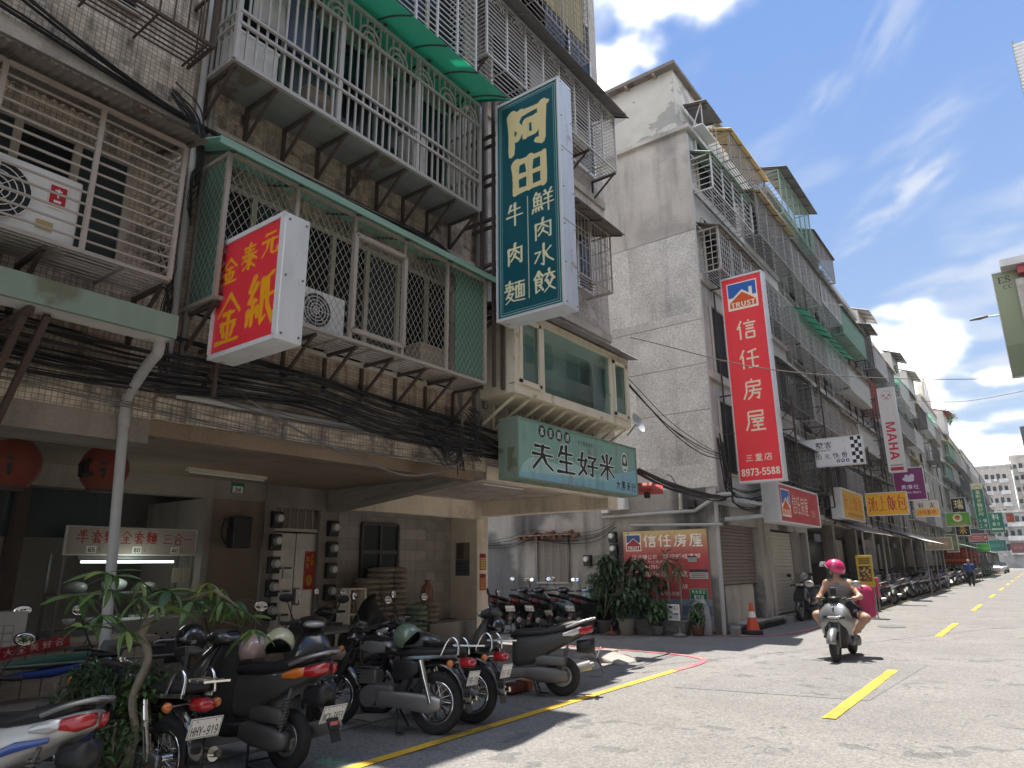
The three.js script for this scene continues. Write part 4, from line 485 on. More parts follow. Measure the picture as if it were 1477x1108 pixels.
// ---------------------------------------------------------------- the near terrace
const FX = -6.4;
function buildTerrace() {
  const top = 15.6, base = 2.95;
  const unit = (label, z0, z1, wallMat, ceilMat, opt = {}) => {
    const o = thing('terrace_building', label, 'building', [0, 0, 0]);
    mesh(o, 'upper_wall', wbox(-13, FX, base, top, z0, z1), wallMat);
    mesh(o, 'roof_parapet', wbox(-13.1, FX + 0.12, top, top + 0.35, z0, z1), MAT.cement);
    for (const y of [6.05, 9.1, 12.1]) mesh(o, 'floor_band', wbox(FX, FX + 0.05, y, y + 0.16, z0 - 0.01, z1 + 0.01), MAT.cementWarm);
    return o;
  };
  // unit 32
  const a = unit('small square tiled building over the dark noodle shop', 8, -2.95, MAT.tileSquare);
  windowPart(a, FX, 4.2, 5.35, -0.6, -2.45, 4, MAT.aluBeige, [MAT.glassDark, MAT.glassGreenish]); windowPart(a, FX, 7.0, 8.3, -0.4, -2.3, 3, MAT.aluBeige, [MAT.glassDark]); windowPart(a, FX, 9.9, 11.2, -0.4, -2.3, 3, MAT.aluBeige, MAT.glassDark);
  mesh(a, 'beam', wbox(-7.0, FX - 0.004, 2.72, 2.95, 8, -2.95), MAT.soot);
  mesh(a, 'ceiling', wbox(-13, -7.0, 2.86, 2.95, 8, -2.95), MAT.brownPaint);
  // unit 34
  const b = unit('brown brick tiled building with the steel door and grille balconies', -2.95, -7.75, MAT.tileBrick);
  windowPart(b, FX + 0.003, 4.02, 5.6, -3.2, -7.05, 7, MAT.aluBeige, [MAT.glassDark, MAT.glassGreenish, MAT.glassDark], { rows: 1 }); windowPart(b, FX, 6.9, 8.5, -3.2, -6.9, 5, MAT.greenPaint, [MAT.glassDark, MAT.glassGreenish]); windowPart(b, FX, 9.2, 11.0, -3.6, -7.3, 4, MAT.aluBeige, MAT.glassDark); windowPart(b, FX, 12.3, 13.8, -3.6, -7.3, 4, MAT.aluBeige, MAT.glassDark);
  mesh(b, 'fascia', wbox(FX, FX + 0.06, 2.95, 3.16, -2.95, -7.8), MAT.tileSquare);
  mesh(b, 'ceiling', wbox(-9.7, -6.62, 2.9, 2.95, -2.95, -7.62), MAT.brownPaint);
  const taper = (z0, z1, dy) => uvMetres(loft([[-9.7, 2.53], [FX - 0.003, 2.86]].map(([x, y]) => [[x, 2.95, z0], [x, 2.95, z1], [x, y + dy, z1], [x, y + dy, z0]])).toNonIndexed()); { const g = taper(-7.62, -7.9, 0); g.computeVertexNormals(); mesh(b, 'beam', g, MAT.soot); }
  mesh(b, 'beam', wbox(-6.62, FX - 0.003, 2.8, 2.95, -2.95, -7.62), MAT.brownPaint);
  // rice shop
  const c = unit('pale fine striped building with the bay window over the rice shop', -7.75, -12.0, MAT.tileFine);
  windowPart(c, FX, 6.9, 8.1, -9.6, -11.3, 3, MAT.aluminium, MAT.glassDark); windowPart(c, FX, 9.7, 11.0, -8.0, -11.6, 4, MAT.aluminium, [MAT.glassDark, MAT.glassGreenish]); windowPart(c, FX, 12.2, 13.6, -8.0, -11.6, 4, MAT.aluminium, MAT.glassDark);
  mesh(c, 'ceiling', wbox(-9.5, FX - 0.002, 2.99, 3.05, -7.9, -11.75), MAT.creamPaint);
  mesh(c, 'beam', wbox(-9.7, -9.5, 2.58, 3.05, -7.9, -11.6), MAT.creamPaint);
  mesh(c, 'beam', wbox(-9.9, FX - 0.004, 2.64, 3.05, -11.6, -11.98), MAT.creamPaint);
  mesh(c, 'beam', wbox(-6.58, FX + 0.01, 2.84, 3.05, -7.9, -11.6), MAT.creamPaint);
  { const g = taper(-7.902, -7.96, 0.02); g.computeVertexNormals(); mesh(c, 'beam', g, MAT.creamPaint); }
  mesh(c, 'column', wbox(-10.4, -9.64, 0.1, 2.64, -11.6, -11.97), MAT.creamPaint);
  // ground floor behind the arcade
  mesh(c, 'back_wall', wbox(-10.6, -10.4, 0, 2.95, -7.9, -11.97), MAT.tileWall);
  mesh(c, 'plinth', wbox(-10.39, -9.66, 0.1, 0.52, -10.2, -11.6), MAT.cementDark);
  windowPart(c, -10.395, 1.35, 2.42, -9.0, -9.95, 2, MAT.darkGrille, MAT.glassGreenish, { rows: 2, t: 0.07, d: 0.05 });
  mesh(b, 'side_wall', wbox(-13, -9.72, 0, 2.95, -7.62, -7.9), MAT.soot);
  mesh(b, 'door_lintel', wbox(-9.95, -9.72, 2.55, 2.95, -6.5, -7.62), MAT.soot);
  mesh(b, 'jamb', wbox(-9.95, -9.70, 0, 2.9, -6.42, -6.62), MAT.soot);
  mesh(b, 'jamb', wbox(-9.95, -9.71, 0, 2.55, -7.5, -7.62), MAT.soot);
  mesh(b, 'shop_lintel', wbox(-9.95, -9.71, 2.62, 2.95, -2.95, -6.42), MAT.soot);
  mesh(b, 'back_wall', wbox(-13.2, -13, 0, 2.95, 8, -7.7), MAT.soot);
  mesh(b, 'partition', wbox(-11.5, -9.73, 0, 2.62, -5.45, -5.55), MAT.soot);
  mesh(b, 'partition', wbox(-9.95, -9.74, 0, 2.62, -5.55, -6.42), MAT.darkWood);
  mesh(a, 'shop_lintel', wbox(-9.95, -9.71, 2.62, 2.86, 8, -2.95), MAT.soot);
  mesh(a, 'glazed_screen', wbox(-9.9, -9.86, 2.0, 2.6, -2.0, -4.2), MAT.glassGreenish);
  mesh(a, 'jamb', wbox(-9.95, -9.72, 0, 2.86, -3.05, -3.18), MAT.rustIron);
  // stainless steel double door, with letter boxes
  const d = thing('steel_door', 'stainless steel double door with letter boxes beside the meters', 'door', [-9.8, 0.1, -7.06]);
  mesh(d, 'door_leaf', rbox(0.05, 2.06, 0.44, 0.01, [0, 1.03, 0.2]), MAT.stainless); mesh(d, 'door_leaf', rbox(0.05, 2.06, 0.6, 0.01, [0, 1.03, -0.33]), MAT.stainless);
  mesh(d, 'transom_frame', wbox(-0.03, 0.04, 2.08, 2.13, 0.43, -0.64), MAT.aluBeige); mesh(d, 'transom_panel', wbox(-0.03, 0.0, 2.13, 2.45, 0.43, -0.64), MAT.shutterBrown); for (let k = 1; k < 7; k++) bar(d, 'transom_bar', [0.01, 2.13, 0.43 - k * 0.153], [0.01, 2.45, 0.43 - k * 0.153], 0.012, MAT.aluBeige);
  for (let r = 0; r < 4; r++) for (let k = 0; k < 2; k++) { const lb = mesh(d, 'letter_box', rbox(0.02, 0.2, 0.17, 0.006, [0.036, 0.35 + r * 0.36, 0.3 - k * 0.19]), MAT.aluminium); mesh(lb, 'slot', UBOX, MAT.black, [0.047, 0.42 + r * 0.36, 0.3 - k * 0.19], null, [0.004, 0.03, 0.14]); mesh(lb, 'sticker', UBOX, MAT.white, [0.047, 0.31 + r * 0.36, 0.3 - k * 0.19], null, [0.003, 0.08, 0.13]); }
  mesh(d, 'handle', tubeGeo([[0.03, 1.18, -0.1], [0.1, 1.16, -0.1], [0.1, 0.95, -0.1], [0.03, 0.93, -0.1]], 0.012), MAT.chrome); mesh(d, 'lock_plate', rbox(0.012, 0.26, 0.05, 0.004, [0.03, 1.05, -0.06]), MAT.castGrey);
  const red = print(0.2, 0.62, (q, w, h) => { q.fillStyle = '#b01c18'; q.fillRect(0, 0, w, h); q.strokeStyle = '#d9a23a'; q.lineWidth = 3; q.strokeRect(4, 4, w - 8, h - 8); text(q, '大家', w * 0.54, h * 0.06, w * 0.34, h * 0.15, { color: '#e0b04a', weight: 15, down: true }); text(q, '恭喜', w * 0.12, h * 0.14, w * 0.34, h * 0.15, { color: '#e0b04a', weight: 13, down: true }); q.fillStyle = '#cf8e33'; q.beginPath(); q.ellipse(w * 0.5, h * 0.76, w * 0.3, h * 0.15, 0, 0, 7); q.fill(); }, { px: 420, grime: 0.1, rough: 0.6 });
  tag(mesh(scene, 'spring_couplet', UBOX, red, [-9.765, 1.56, -7.38], null, [0.006, 0.62, 0.2]), 'red and gold New Year couplet hung on the steel door', 'couplet');
  // posters on the column
  for (const [i, [y, h, col, lab]] of [[1.52, 0.34, '#d9c36a', 'yellow notice with red top stuck on the cream column'], [1.1, 0.34, '#c9864a', 'orange notice stuck low on the cream column']].entries()) { const p = print(0.2, h, (q, w, H) => { q.fillStyle = '#8e1f22'; q.fillRect(0, 0, w, H); q.fillStyle = col; q.fillRect(w * 0.12, H * 0.26, w * 0.76, H * 0.68); q.fillStyle = '#9c5230'; for (let k = 0; k < 5; k++) q.fillRect(w * 0.2, H * (0.34 + k * 0.11), w * 0.6, H * 0.04); }, { px: 300, seed: 60 + i, rough: 0.6 }); tag(mesh(scene, 'notice', UBOX, p, [-9.635, y + h / 2, -11.78], null, [0.006, h, 0.2]), lab, 'notice'); }
  { const p = print(0.4, 0.7, (q, w, H) => { q.fillStyle = '#8a7e70'; q.fillRect(0, 0, w, H); q.fillStyle = '#6c5444'; q.fillRect(w * 0.1, 0, w * 0.5, H * 0.5); q.fillStyle = '#5c5f66'; q.fillRect(0, H * 0.52, w, H * 0.46); q.fillStyle = '#3b3733'; for (let k = 0; k < 6; k++) q.fillRect(w * 0.15, H * (0.08 + 0.07 * k), w * 0.35, H * 0.03); for (let k = 0; k < 3; k++) q.fillRect(w * 0.1, H * (0.62 + 0.1 * k), w * 0.7, H * 0.03); }, { px: 200, seed: 70, rough: 0.7 }); tag(mesh(scene, 'notice', UBOX, p, [-10.05, 1.75, -11.594], null, [0.4, 0.7, 0.006]), 'pair of dull notices on the shaded side of the column', 'notice'); }
  // ---- cages and balconies of the terrace
  cage('window_cage', 'beige horizontal bar window cage with air conditioner under corrugated roofing', { y0: 4.1, y1: 5.45, z0: 0.2, z1: -2.68, mat: MAT.warmGrille, style: 'H', hs: 0.105, r: 0.016, floor: 'bars', brackets: 0.95, postEvery: 0.72, awning: { mat: MAT.oldSheet, kind: 'corr', over: 0.22, rise: 0.22, drop: -0.03, ribs: 1.4 } });
  { const ac = airConditioner('white air conditioner with red sticker behind beige bars', [-6.05, 4.13, -1.5], null, 0.86, 0.6); const st = print(0.2, 0.3, (q, w, h) => { q.fillStyle = '#e8e2de'; q.fillRect(0, 0, w, h); q.fillStyle = '#b3242c'; q.fillRect(w * 0.05, h * 0.1, w * 0.9, h * 0.75); q.fillStyle = '#eee'; q.fillRect(w * 0.3, h * 0.25, w * 0.4, h * 0.06); q.fillRect(w * 0.46, h * 0.2, w * 0.09, h * 0.36); q.fillRect(w * 0.3, h * 0.66, w * 0.42, h * 0.1); }, { px: 300, grime: 0.1 }); mesh(ac, 'sticker', UBOX, st, [0.155, 0.4, -0.26], null, [0.004, 0.22, 0.13]); mesh(ac, 'energy_label', UBOX, MAT.yellowPlastic, [0.155, 0.12, -0.2], null, [0.004, 0.08, 0.12]); }
  cage('window_cage', 'dark planter cage of third floor window over the square tiles', { y0: 6.75, y1: 7.5, z0: -0.8, z1: -2.86, mat: MAT.rustIron, style: 'V', vs: 0.14, r: 0.014, floor: 'bars', brackets: 0, out: 0.5 });
  cage('balcony_grille', 'long silver grille balcony with double lower rail and green awning', { y0: 6.7, y1: 8.5, z0: -3.05, z1: -7.02, mat: MAT.steelGrille, style: 'V', vs: 0.115, r: 0.022, rails: [0.45, 0.6, 1.42], floor: 'sheet', brackets: 0.52, postEvery: 1.33, hoops: 8, floorMat: MAT.greySheet, category: 'balcony grille', awning: { mat: MAT.greenPlastic, kind: 'curve', over: 0.52, rise: 0.3, drop: 0.06, ribs: 0.66, ribMat: MAT.darkGrille } });
  { const o = cage('window_cage', 'green painted diamond mesh window cage with green canopy', { y0: 4.08, y1: 5.62, z0: -3.12, z1: -7.15, mat: MAT.warmGrille, style: 'X', r: 0.018, floor: 'bars', brackets: 0.62, postEvery: 0.8, awning: { mat: MAT.greenAwningOld, kind: 'flat', over: 0.16, rise: 0.28, drop: -0.02, ribs: 0.8, ext: 0.2, edge: MAT.greenPaint, ribMat: MAT.darkGrille } });
    mesh(o, 'green_panel', wbox(0.56, 0.565, 0.02, 1.52, -3.42, -4.0), MAT.greenPanel); mesh(o, 'green_panel', wbox(0.02, 0.56, 0.02, 1.52, -0.012, -0.018), MAT.greenPanel);
    const s = []; s.push(barGeo([0.6, 0.12, -1.62], [0.6, 1.3, -1.62], 0.05), barGeo([0.6, 0.12, -2.42], [0.6, 1.3, -2.42], 0.05), barGeo([0.6, 0.12, -1.62], [0.6, 0.12, -2.42], 0.05), barGeo([0.6, 1.3, -1.62], [0.6, 1.3, -2.42], 0.05)); mesh(o, 'hatch_frame', merge(s), MAT.warmGrille); }
  airConditioner('cream air conditioner behind diamond mesh beside the red sign', [-6.15, 4.12, -4.5], null, 0.6, 0.5);
  cage('window_cage', 'white horizontal bar cage above the green balcony awning', { y0: 8.85, y1: 11.2, z0: -3.4, z1: -6.92, mat: MAT.whiteGrille, style: 'H', hs: 0.1, r: 0.014, floor: 'bars', brackets: 0.9, postEvery: 0.45 });
  cage('window_cage', 'grey bar balcony cage with fan tops and long dark canopy', { y0: 9.62, y1: 10.95, z0: -7.2, z1: -11.55, mat: MAT.whiteGrille, style: 'H', hs: 0.085, r: 0.014, floor: 'bars', brackets: 1.1, postEvery: 0.55, floorMat: MAT.greySheet, hoops: 8, awning: { mat: MAT.greySheet, kind: 'curve', over: 0.32, rise: 0.2, drop: 0.1, ribs: 0.9, ribMat: MAT.greyGrille } });
  { const o = cage('window_cage', 'top floor cage hung with bamboo blinds', { y0: 11.75, y1: 13.9, z0: -7.6, z1: -10.62, mat: MAT.warmGrille, style: 'G', hs: 0.16, vs: 0.16, r: 0.01, floor: 'bars', brackets: 0, awning: { mat: MAT.greySheet, kind: 'corr', over: 0.4, rise: 0.1 } }); mesh(o, 'bamboo_blind', wbox(0.5, 0.53, 0.35, 2.1, -0.1, -2.9), MAT.bamboo); }
  cage('window_cage', 'small rusty cream cage with ragged roof beside the teal sign', { y0: 6.72, y1: 7.95, z0: -9.5, z1: -11.1, mat: MAT.warmGrille, style: 'G', hs: 0.3, vs: 0.12, r: 0.012, floor: 'bars', brackets: 0, awning: { mat: MAT.oldSheet, kind: 'corr', over: 0.3, rise: 0.22 } });
  cage('window_cage', 'upper grey bar cage under the roof of the brown tiled building', { y0: 12.0, y1: 13.8, z0: -3.3, z1: -7.1, mat: MAT.greyGrille, style: 'H', hs: 0.1, r: 0.014, brackets: 0.9, postEvery: 0.6, awning: { mat: MAT.greySheet, over: 0.55, rise: 0.3 }, merged: true });
  cage('window_cage', 'upper cage above the square tiles', { y0: 9.4, y1: 11.0, z0: 0, z1: -2.7, mat: MAT.greyGrille, style: 'H', hs: 0.11, r: 0.014, brackets: 0.9, postEvery: 0.7, awning: { mat: MAT.oldSheet, kind: 'corr', over: 0.6, rise: 0.3 }, merged: true });
  for (const [i, [z, y, c, lab]] of [[-3.55, 8.2, [0.5, 0.5, 0.48], 'white shirt drying behind the silver grille'], [-4.0, 8.22, [0.1, 0.13, 0.2], 'navy shirt drying behind the silver grille'], [-5.2, 8.2, [0.34, 0.3, 0.25], 'tan towel drying behind the silver grille'], [-5.75, 8.2, [0.2, 0.2, 0.2], 'grey shirt drying behind the silver grille'], [-9.0, 10.7, [0.4, 0.36, 0.36], 'pale shirt drying under the long dark canopy']].entries()) { const o = thing('laundry', lab, 'laundry', [-6.08, y, z]); mesh(o, 'cloth', loft([[0, 0.16, 0.02], [-0.08, 0.25, 0.03], [-0.2, 0.2, 0.035], [-0.6 - 0.1 * (i % 2), 0.21, 0.03]].map(([yy, w, d], k) => Array.from({ length: 16 }, (_, q) => { const a = q / 16 * 6.283; return [d * Math.sin(a) + 0.012 * Math.sin(9 * Math.cos(a) + k), yy, w * Math.cos(a)]; }))), plain(...c, 0.9)); mesh(o, 'hanger', tubeGeo([[0, -0.02, -0.15], [0, 0.05, 0], [0, -0.02, 0.15]], 0.005, 12, 5), MAT.castGrey); mesh(o, 'hook', cylGeo([0, 0.04, 0], [0, 0.14, 0], 0.004), MAT.castGrey); }
  for (const [x, y, z, w, h, d, m, lab] of [[-6.15, 6.72, -3.4, 0.35, 0.5, 0.5, MAT.white, 'white foam box stored on the long balcony'], [-6.15, 6.72, -4.3, 0.3, 0.4, 0.45, MAT.wood, 'brown carton stored on the long balcony'], [-6.1, 6.72, -5.9, 0.3, 0.7, 0.3, MAT.tinSheet, 'tin drum box stored on the long balcony'], [-6.15, 4.12, -6.3, 0.3, 0.3, 0.5, MAT.wood, 'carton stored behind the diamond mesh'], [-6.2, 4.14, -0.7, 0.25, 0.35, 0.4, MAT.oldSheet, 'rusty box stored behind the beige bars'], [-6.15, 9.66, -10.4, 0.3, 0.45, 0.5, MAT.wood, 'carton stored under the long dark canopy']]) { const o = thing('storage_box', lab, 'box', [x, y, z]); mesh(o, 'box', rbox(w, h, d, 0.015, [0, h / 2, 0]), m); mesh(o, 'lid', rbox(w + 0.02, 0.04, d + 0.02, 0.01, [0, h, 0]), m); }
  // roof-edge canopies that throw the shade over the parked motorcycles
  for (const [z0, z1, m, lab] of [[6, -2.8, MAT.greySheet, 'long grey rooftop canopy above the noodle shop'], [-3, -7.5, MAT.oldSheet, 'rusty rooftop canopy above the brown tiled building'], [-7.9, -10.4, MAT.greySheet, 'short rooftop canopy over the bamboo blinds']]) { const o = thing('roof_canopy', lab, 'canopy', [FX, 14.5, z0]); addAwning(o, 0.7, z0 - z1, 0.9, { mat: m, kind: 'flat', over: 0.52, rise: 0.25, drop: 0, edge: MAT.greySheet }); }
  // bay window
  const w = thing('bay_window', 'cream framed bay window with big pane over the rice shop sign', 'bay window', [FX, 4.02, -7.62]); const L = 3.6, H = 1.32, O = 0.76;
  mesh(w, 'sill', wbox(0, O, 0, 0.14, 0, -L), MAT.creamMetal); mesh(w, 'head', wbox(0, O, H - 0.12, H, 0, -L), MAT.creamMetal);
  mesh(w, 'roof', uvMetres(loft([0.1, -L - 0.12].map((z) => [[0, H + 0.2, z], [O + 0.16, H + 0.03, z], [O + 0.16, H + 0.004, z], [0, H + 0.17, z]]))), MAT.greySheet);
  for (const z of [0, -0.72, -2.92, -L]) mesh(w, 'post', wbox(O - 0.1, O + 0.004, 0.13, H - 0.11, z + (z === 0 ? 0 : z === -L ? 0.11 : 0.055), z - (z === 0 ? 0.11 : z === -L ? 0 : 0.055)), MAT.creamMetal);
  for (const [z0, z1] of [[-0.11, -0.665], [-2.975, -3.49]]) { const g = []; for (const y of [0.18, H - 0.16]) g.push(barGeo([O + 0.012, y, z0], [O + 0.012, y, z1], 0.035, 0.07)); for (const z of [z0 - 0.03, z1 + 0.03]) g.push(barGeo([O + 0.012, 0.16, z], [O + 0.012, H - 0.14, z], 0.06, 0.035)); mesh(w, 'casement_frame', merge(g), MAT.creamMetal); mesh(w, 'pane', wbox(O - 0.02, O - 0.014, 0.2, H - 0.18, z0 - 0.05, z1 + 0.05), MAT.pane); }
  mesh(w, 'pane', wbox(O - 0.03, O - 0.024, 0.14, H - 0.12, -0.775, -2.865), MAT.pane);
  mesh(w, 'side_panel', wbox(0, O - 0.1, 0.13, H - 0.11, -0.004, -0.05), MAT.creamMetal); mesh(w, 'side_panel', wbox(0, O - 0.1, 0.13, H - 0.11, -L + 0.05, -L + 0.004), MAT.creamMetal);
  mesh(w, 'room_back', wbox(0.02, 0.04, 0.13, H - 0.11, -0.06, -L + 0.06), plain(0.42, 0.47, 0.46, 0.8)); mesh(w, 'curtain', wbox(0.3, 0.32, 0.16, H - 0.13, -0.1, -0.5), plain(0.4, 0.47, 0.46, 0.9)); mesh(w, 'curtain', wbox(0.3, 0.32, 0.16, H - 0.13, -3.05, -3.4), plain(0.4, 0.47, 0.46, 0.9));
  for (let k = 0; k <= 10; k++) { const z = -0.1 - k * 0.34; bar(w, 'bracket', [0.01, -0.42, z], [O * 0.92, -0.02, z], 0.035, MAT.creamMetal); bar(w, 'bracket', [0.02, -0.42, z], [0.02, 0, z], 0.03, MAT.creamMetal); }
  satelliteDish('small grey satellite dish at the end of the bay window', [-5.75, 3.95, -11.45]);
  // gutter awning at the left with its drain pipe
  { const g = thing('gutter_awning', 'mossy green metal gutter awning above the noodle shop', 'awning', [FX, 3.35, 3]);
    mesh(g, 'fascia', wbox(0.92, 0.96, 0.1, 0.3, 0, -5.62), MAT.paleGreenMetal); mesh(g, 'sheet', uvMetres(loft([0, -5.62].map((z) => [[0, 0.5, z], [0.93, 0.29, z], [0.93, 0.27, z], [0, 0.48, z]]))), MAT.paleGreenMetal); mesh(g, 'gutter_floor', wbox(0.72, 0.92, 0.1, 0.12, 0, -5.6), MAT.tinSheet); mesh(g, 'end_cap', wbox(0.7, 0.955, 0.1, 0.3, -5.6, -5.63), MAT.galvanized);
    for (const z of [-3.2, -4.6]) { bar(g, 'strut', [0.02, -0.75, z], [0.8, 0.08, z], 0.045, MAT.rustIron); bar(g, 'strut', [0.02, -0.75, z - 0.14], [0.8, 0.08, z - 0.14], 0.045, MAT.rustIron); bar(g, 'strut', [0, 0.06, z], [0.9, 0.06, z], 0.05, MAT.rustIron); }
    const p = thing('drain_pipe', 'grey plastic drain pipe running down in front of the noodle shop', 'pipe', [-6.4, 0, -2.8]);
    mesh(p, 'pipe', cylGeo([0.05, 0.02, -0.04], [0.03, 2.95, 0.1], 0.043, 0.042, 14), MAT.pvc); mesh(p, 'elbow', tubeGeo([[0.03, 2.95, 0.1], [0.1, 3.1, 0.12], [0.5, 3.3, 0.17], [0.72, 3.36, 0.2], [0.76, 3.42, 0.21], [0.76, 3.5, 0.21]], 0.046, 30, 12), MAT.pvc); mesh(p, 'collar', cylGeo([0.034, 2.84, 0.095], [0.03, 2.96, 0.1], 0.05, 0.05, 14), MAT.pvc); }
  // vertical pipes between the units
  for (const [x, z, y0, y1, r, m, lab] of [[-6.32, -3.0, 3.2, 15, 0.035, MAT.pvc, 'thin pale pipe between the square tiles and brick tiles'], [-6.34, -7.62, 3.6, 15, 0.05, MAT.pipeDark, 'dark pipe between the balcony and teal sign'], [-6.33, -7.8, 3.9, 15, 0.04, MAT.pipeDark, 'second dark pipe behind the teal sign'], [-6.34, -3.14, 3.3, 12, 0.03, MAT.pipeDark, 'thin dark pipe beside the brick tiles']]) tag(mesh(scene, 'wall_pipe', cylGeo([x, y0, z], [x, y1, z], r), m), lab, 'pipe');
  tag(mesh(scene, 'wall_pipe', polyTube([[-6.3, 3.2, -3.1], [-6.3, 3.22, -6.6], [-6.3, 3.0, -6.9]], 0.035), MAT.pvc), 'grey conduit along the tiled fascia over the arcade', 'pipe');
  // fluorescent battens under the arcade
  for (const [p, q, lab] of [[[-8.79, 2.86, -4.6], [-8.9, 2.86, -5.85], 'unlit strip light on the brown arcade ceiling'], [[-7.3, 2.96, -8.9], [-7.3, 2.96, -10.1], 'unlit strip light on the cream arcade ceiling']]) { const o = thing('strip_light', lab, 'strip light', p); const e = q.map((v, i) => v - p[i]); bar(o, 'batten', [0, 0.02, 0], [e[0], 0.02, e[2]], 0.07, MAT.creamMetal, 0.05); mesh(o, 'tube', cylGeo([0, -0.02, -0.03], [e[0], -0.02, e[2] + 0.03], 0.013), MAT.white); }
  { const p = print(0.2, 0.16, (q, w, h) => { q.fillStyle = '#1d6f56'; q.fillRect(0, 0, w, h); q.fillStyle = '#e5e3d8'; q.fillRect(w * 0.12, h * 0.35, w * 0.8, h * 0.6); latin(q, '34', w * 0.28, h * 0.88, h * 0.55, '#222'); }, { px: 500, grime: 0.1 }); tag(mesh(scene, 'house_number', UBOX, p, [-9.7, 2.8, -5.9], null, [0.01, 0.16, 0.22]), 'green and white house number plate 34 over the shop', 'number plate'); }
  // electricity meters beside the steel door
  for (const [z, ys, lab] of [[-6.62, [0.95, 1.3, 1.65, 2.0, 2.35], 'round electricity meter in the column by the brown jamb'], [-7.75, [1.2, 1.55, 1.9, 2.25], 'round electricity meter in the column by the rice sacks']]) for (const y of ys) { const m = thing('electricity_meter', lab, 'meter', [-9.68, y, z], z > -7 ? 'meters by the brown jamb' : 'meters by the rice sacks'); mesh(m, 'meter_box', rbox(0.1, 0.26, 0.2, 0.015, [0, 0, 0]), MAT.black); mesh(m, 'meter_glass', new THREE.CylinderGeometry(0.065, 0.075, 0.07, 20).rotateZ(-Math.PI / 2), plain(0.4, 0.39, 0.35, 0.25), [0.08, 0.02, 0]); mesh(m, 'dial', new THREE.CylinderGeometry(0.05, 0.05, 0.01, 18).rotateZ(-Math.PI / 2), MAT.white, [0.118, 0.02, 0]); }
}
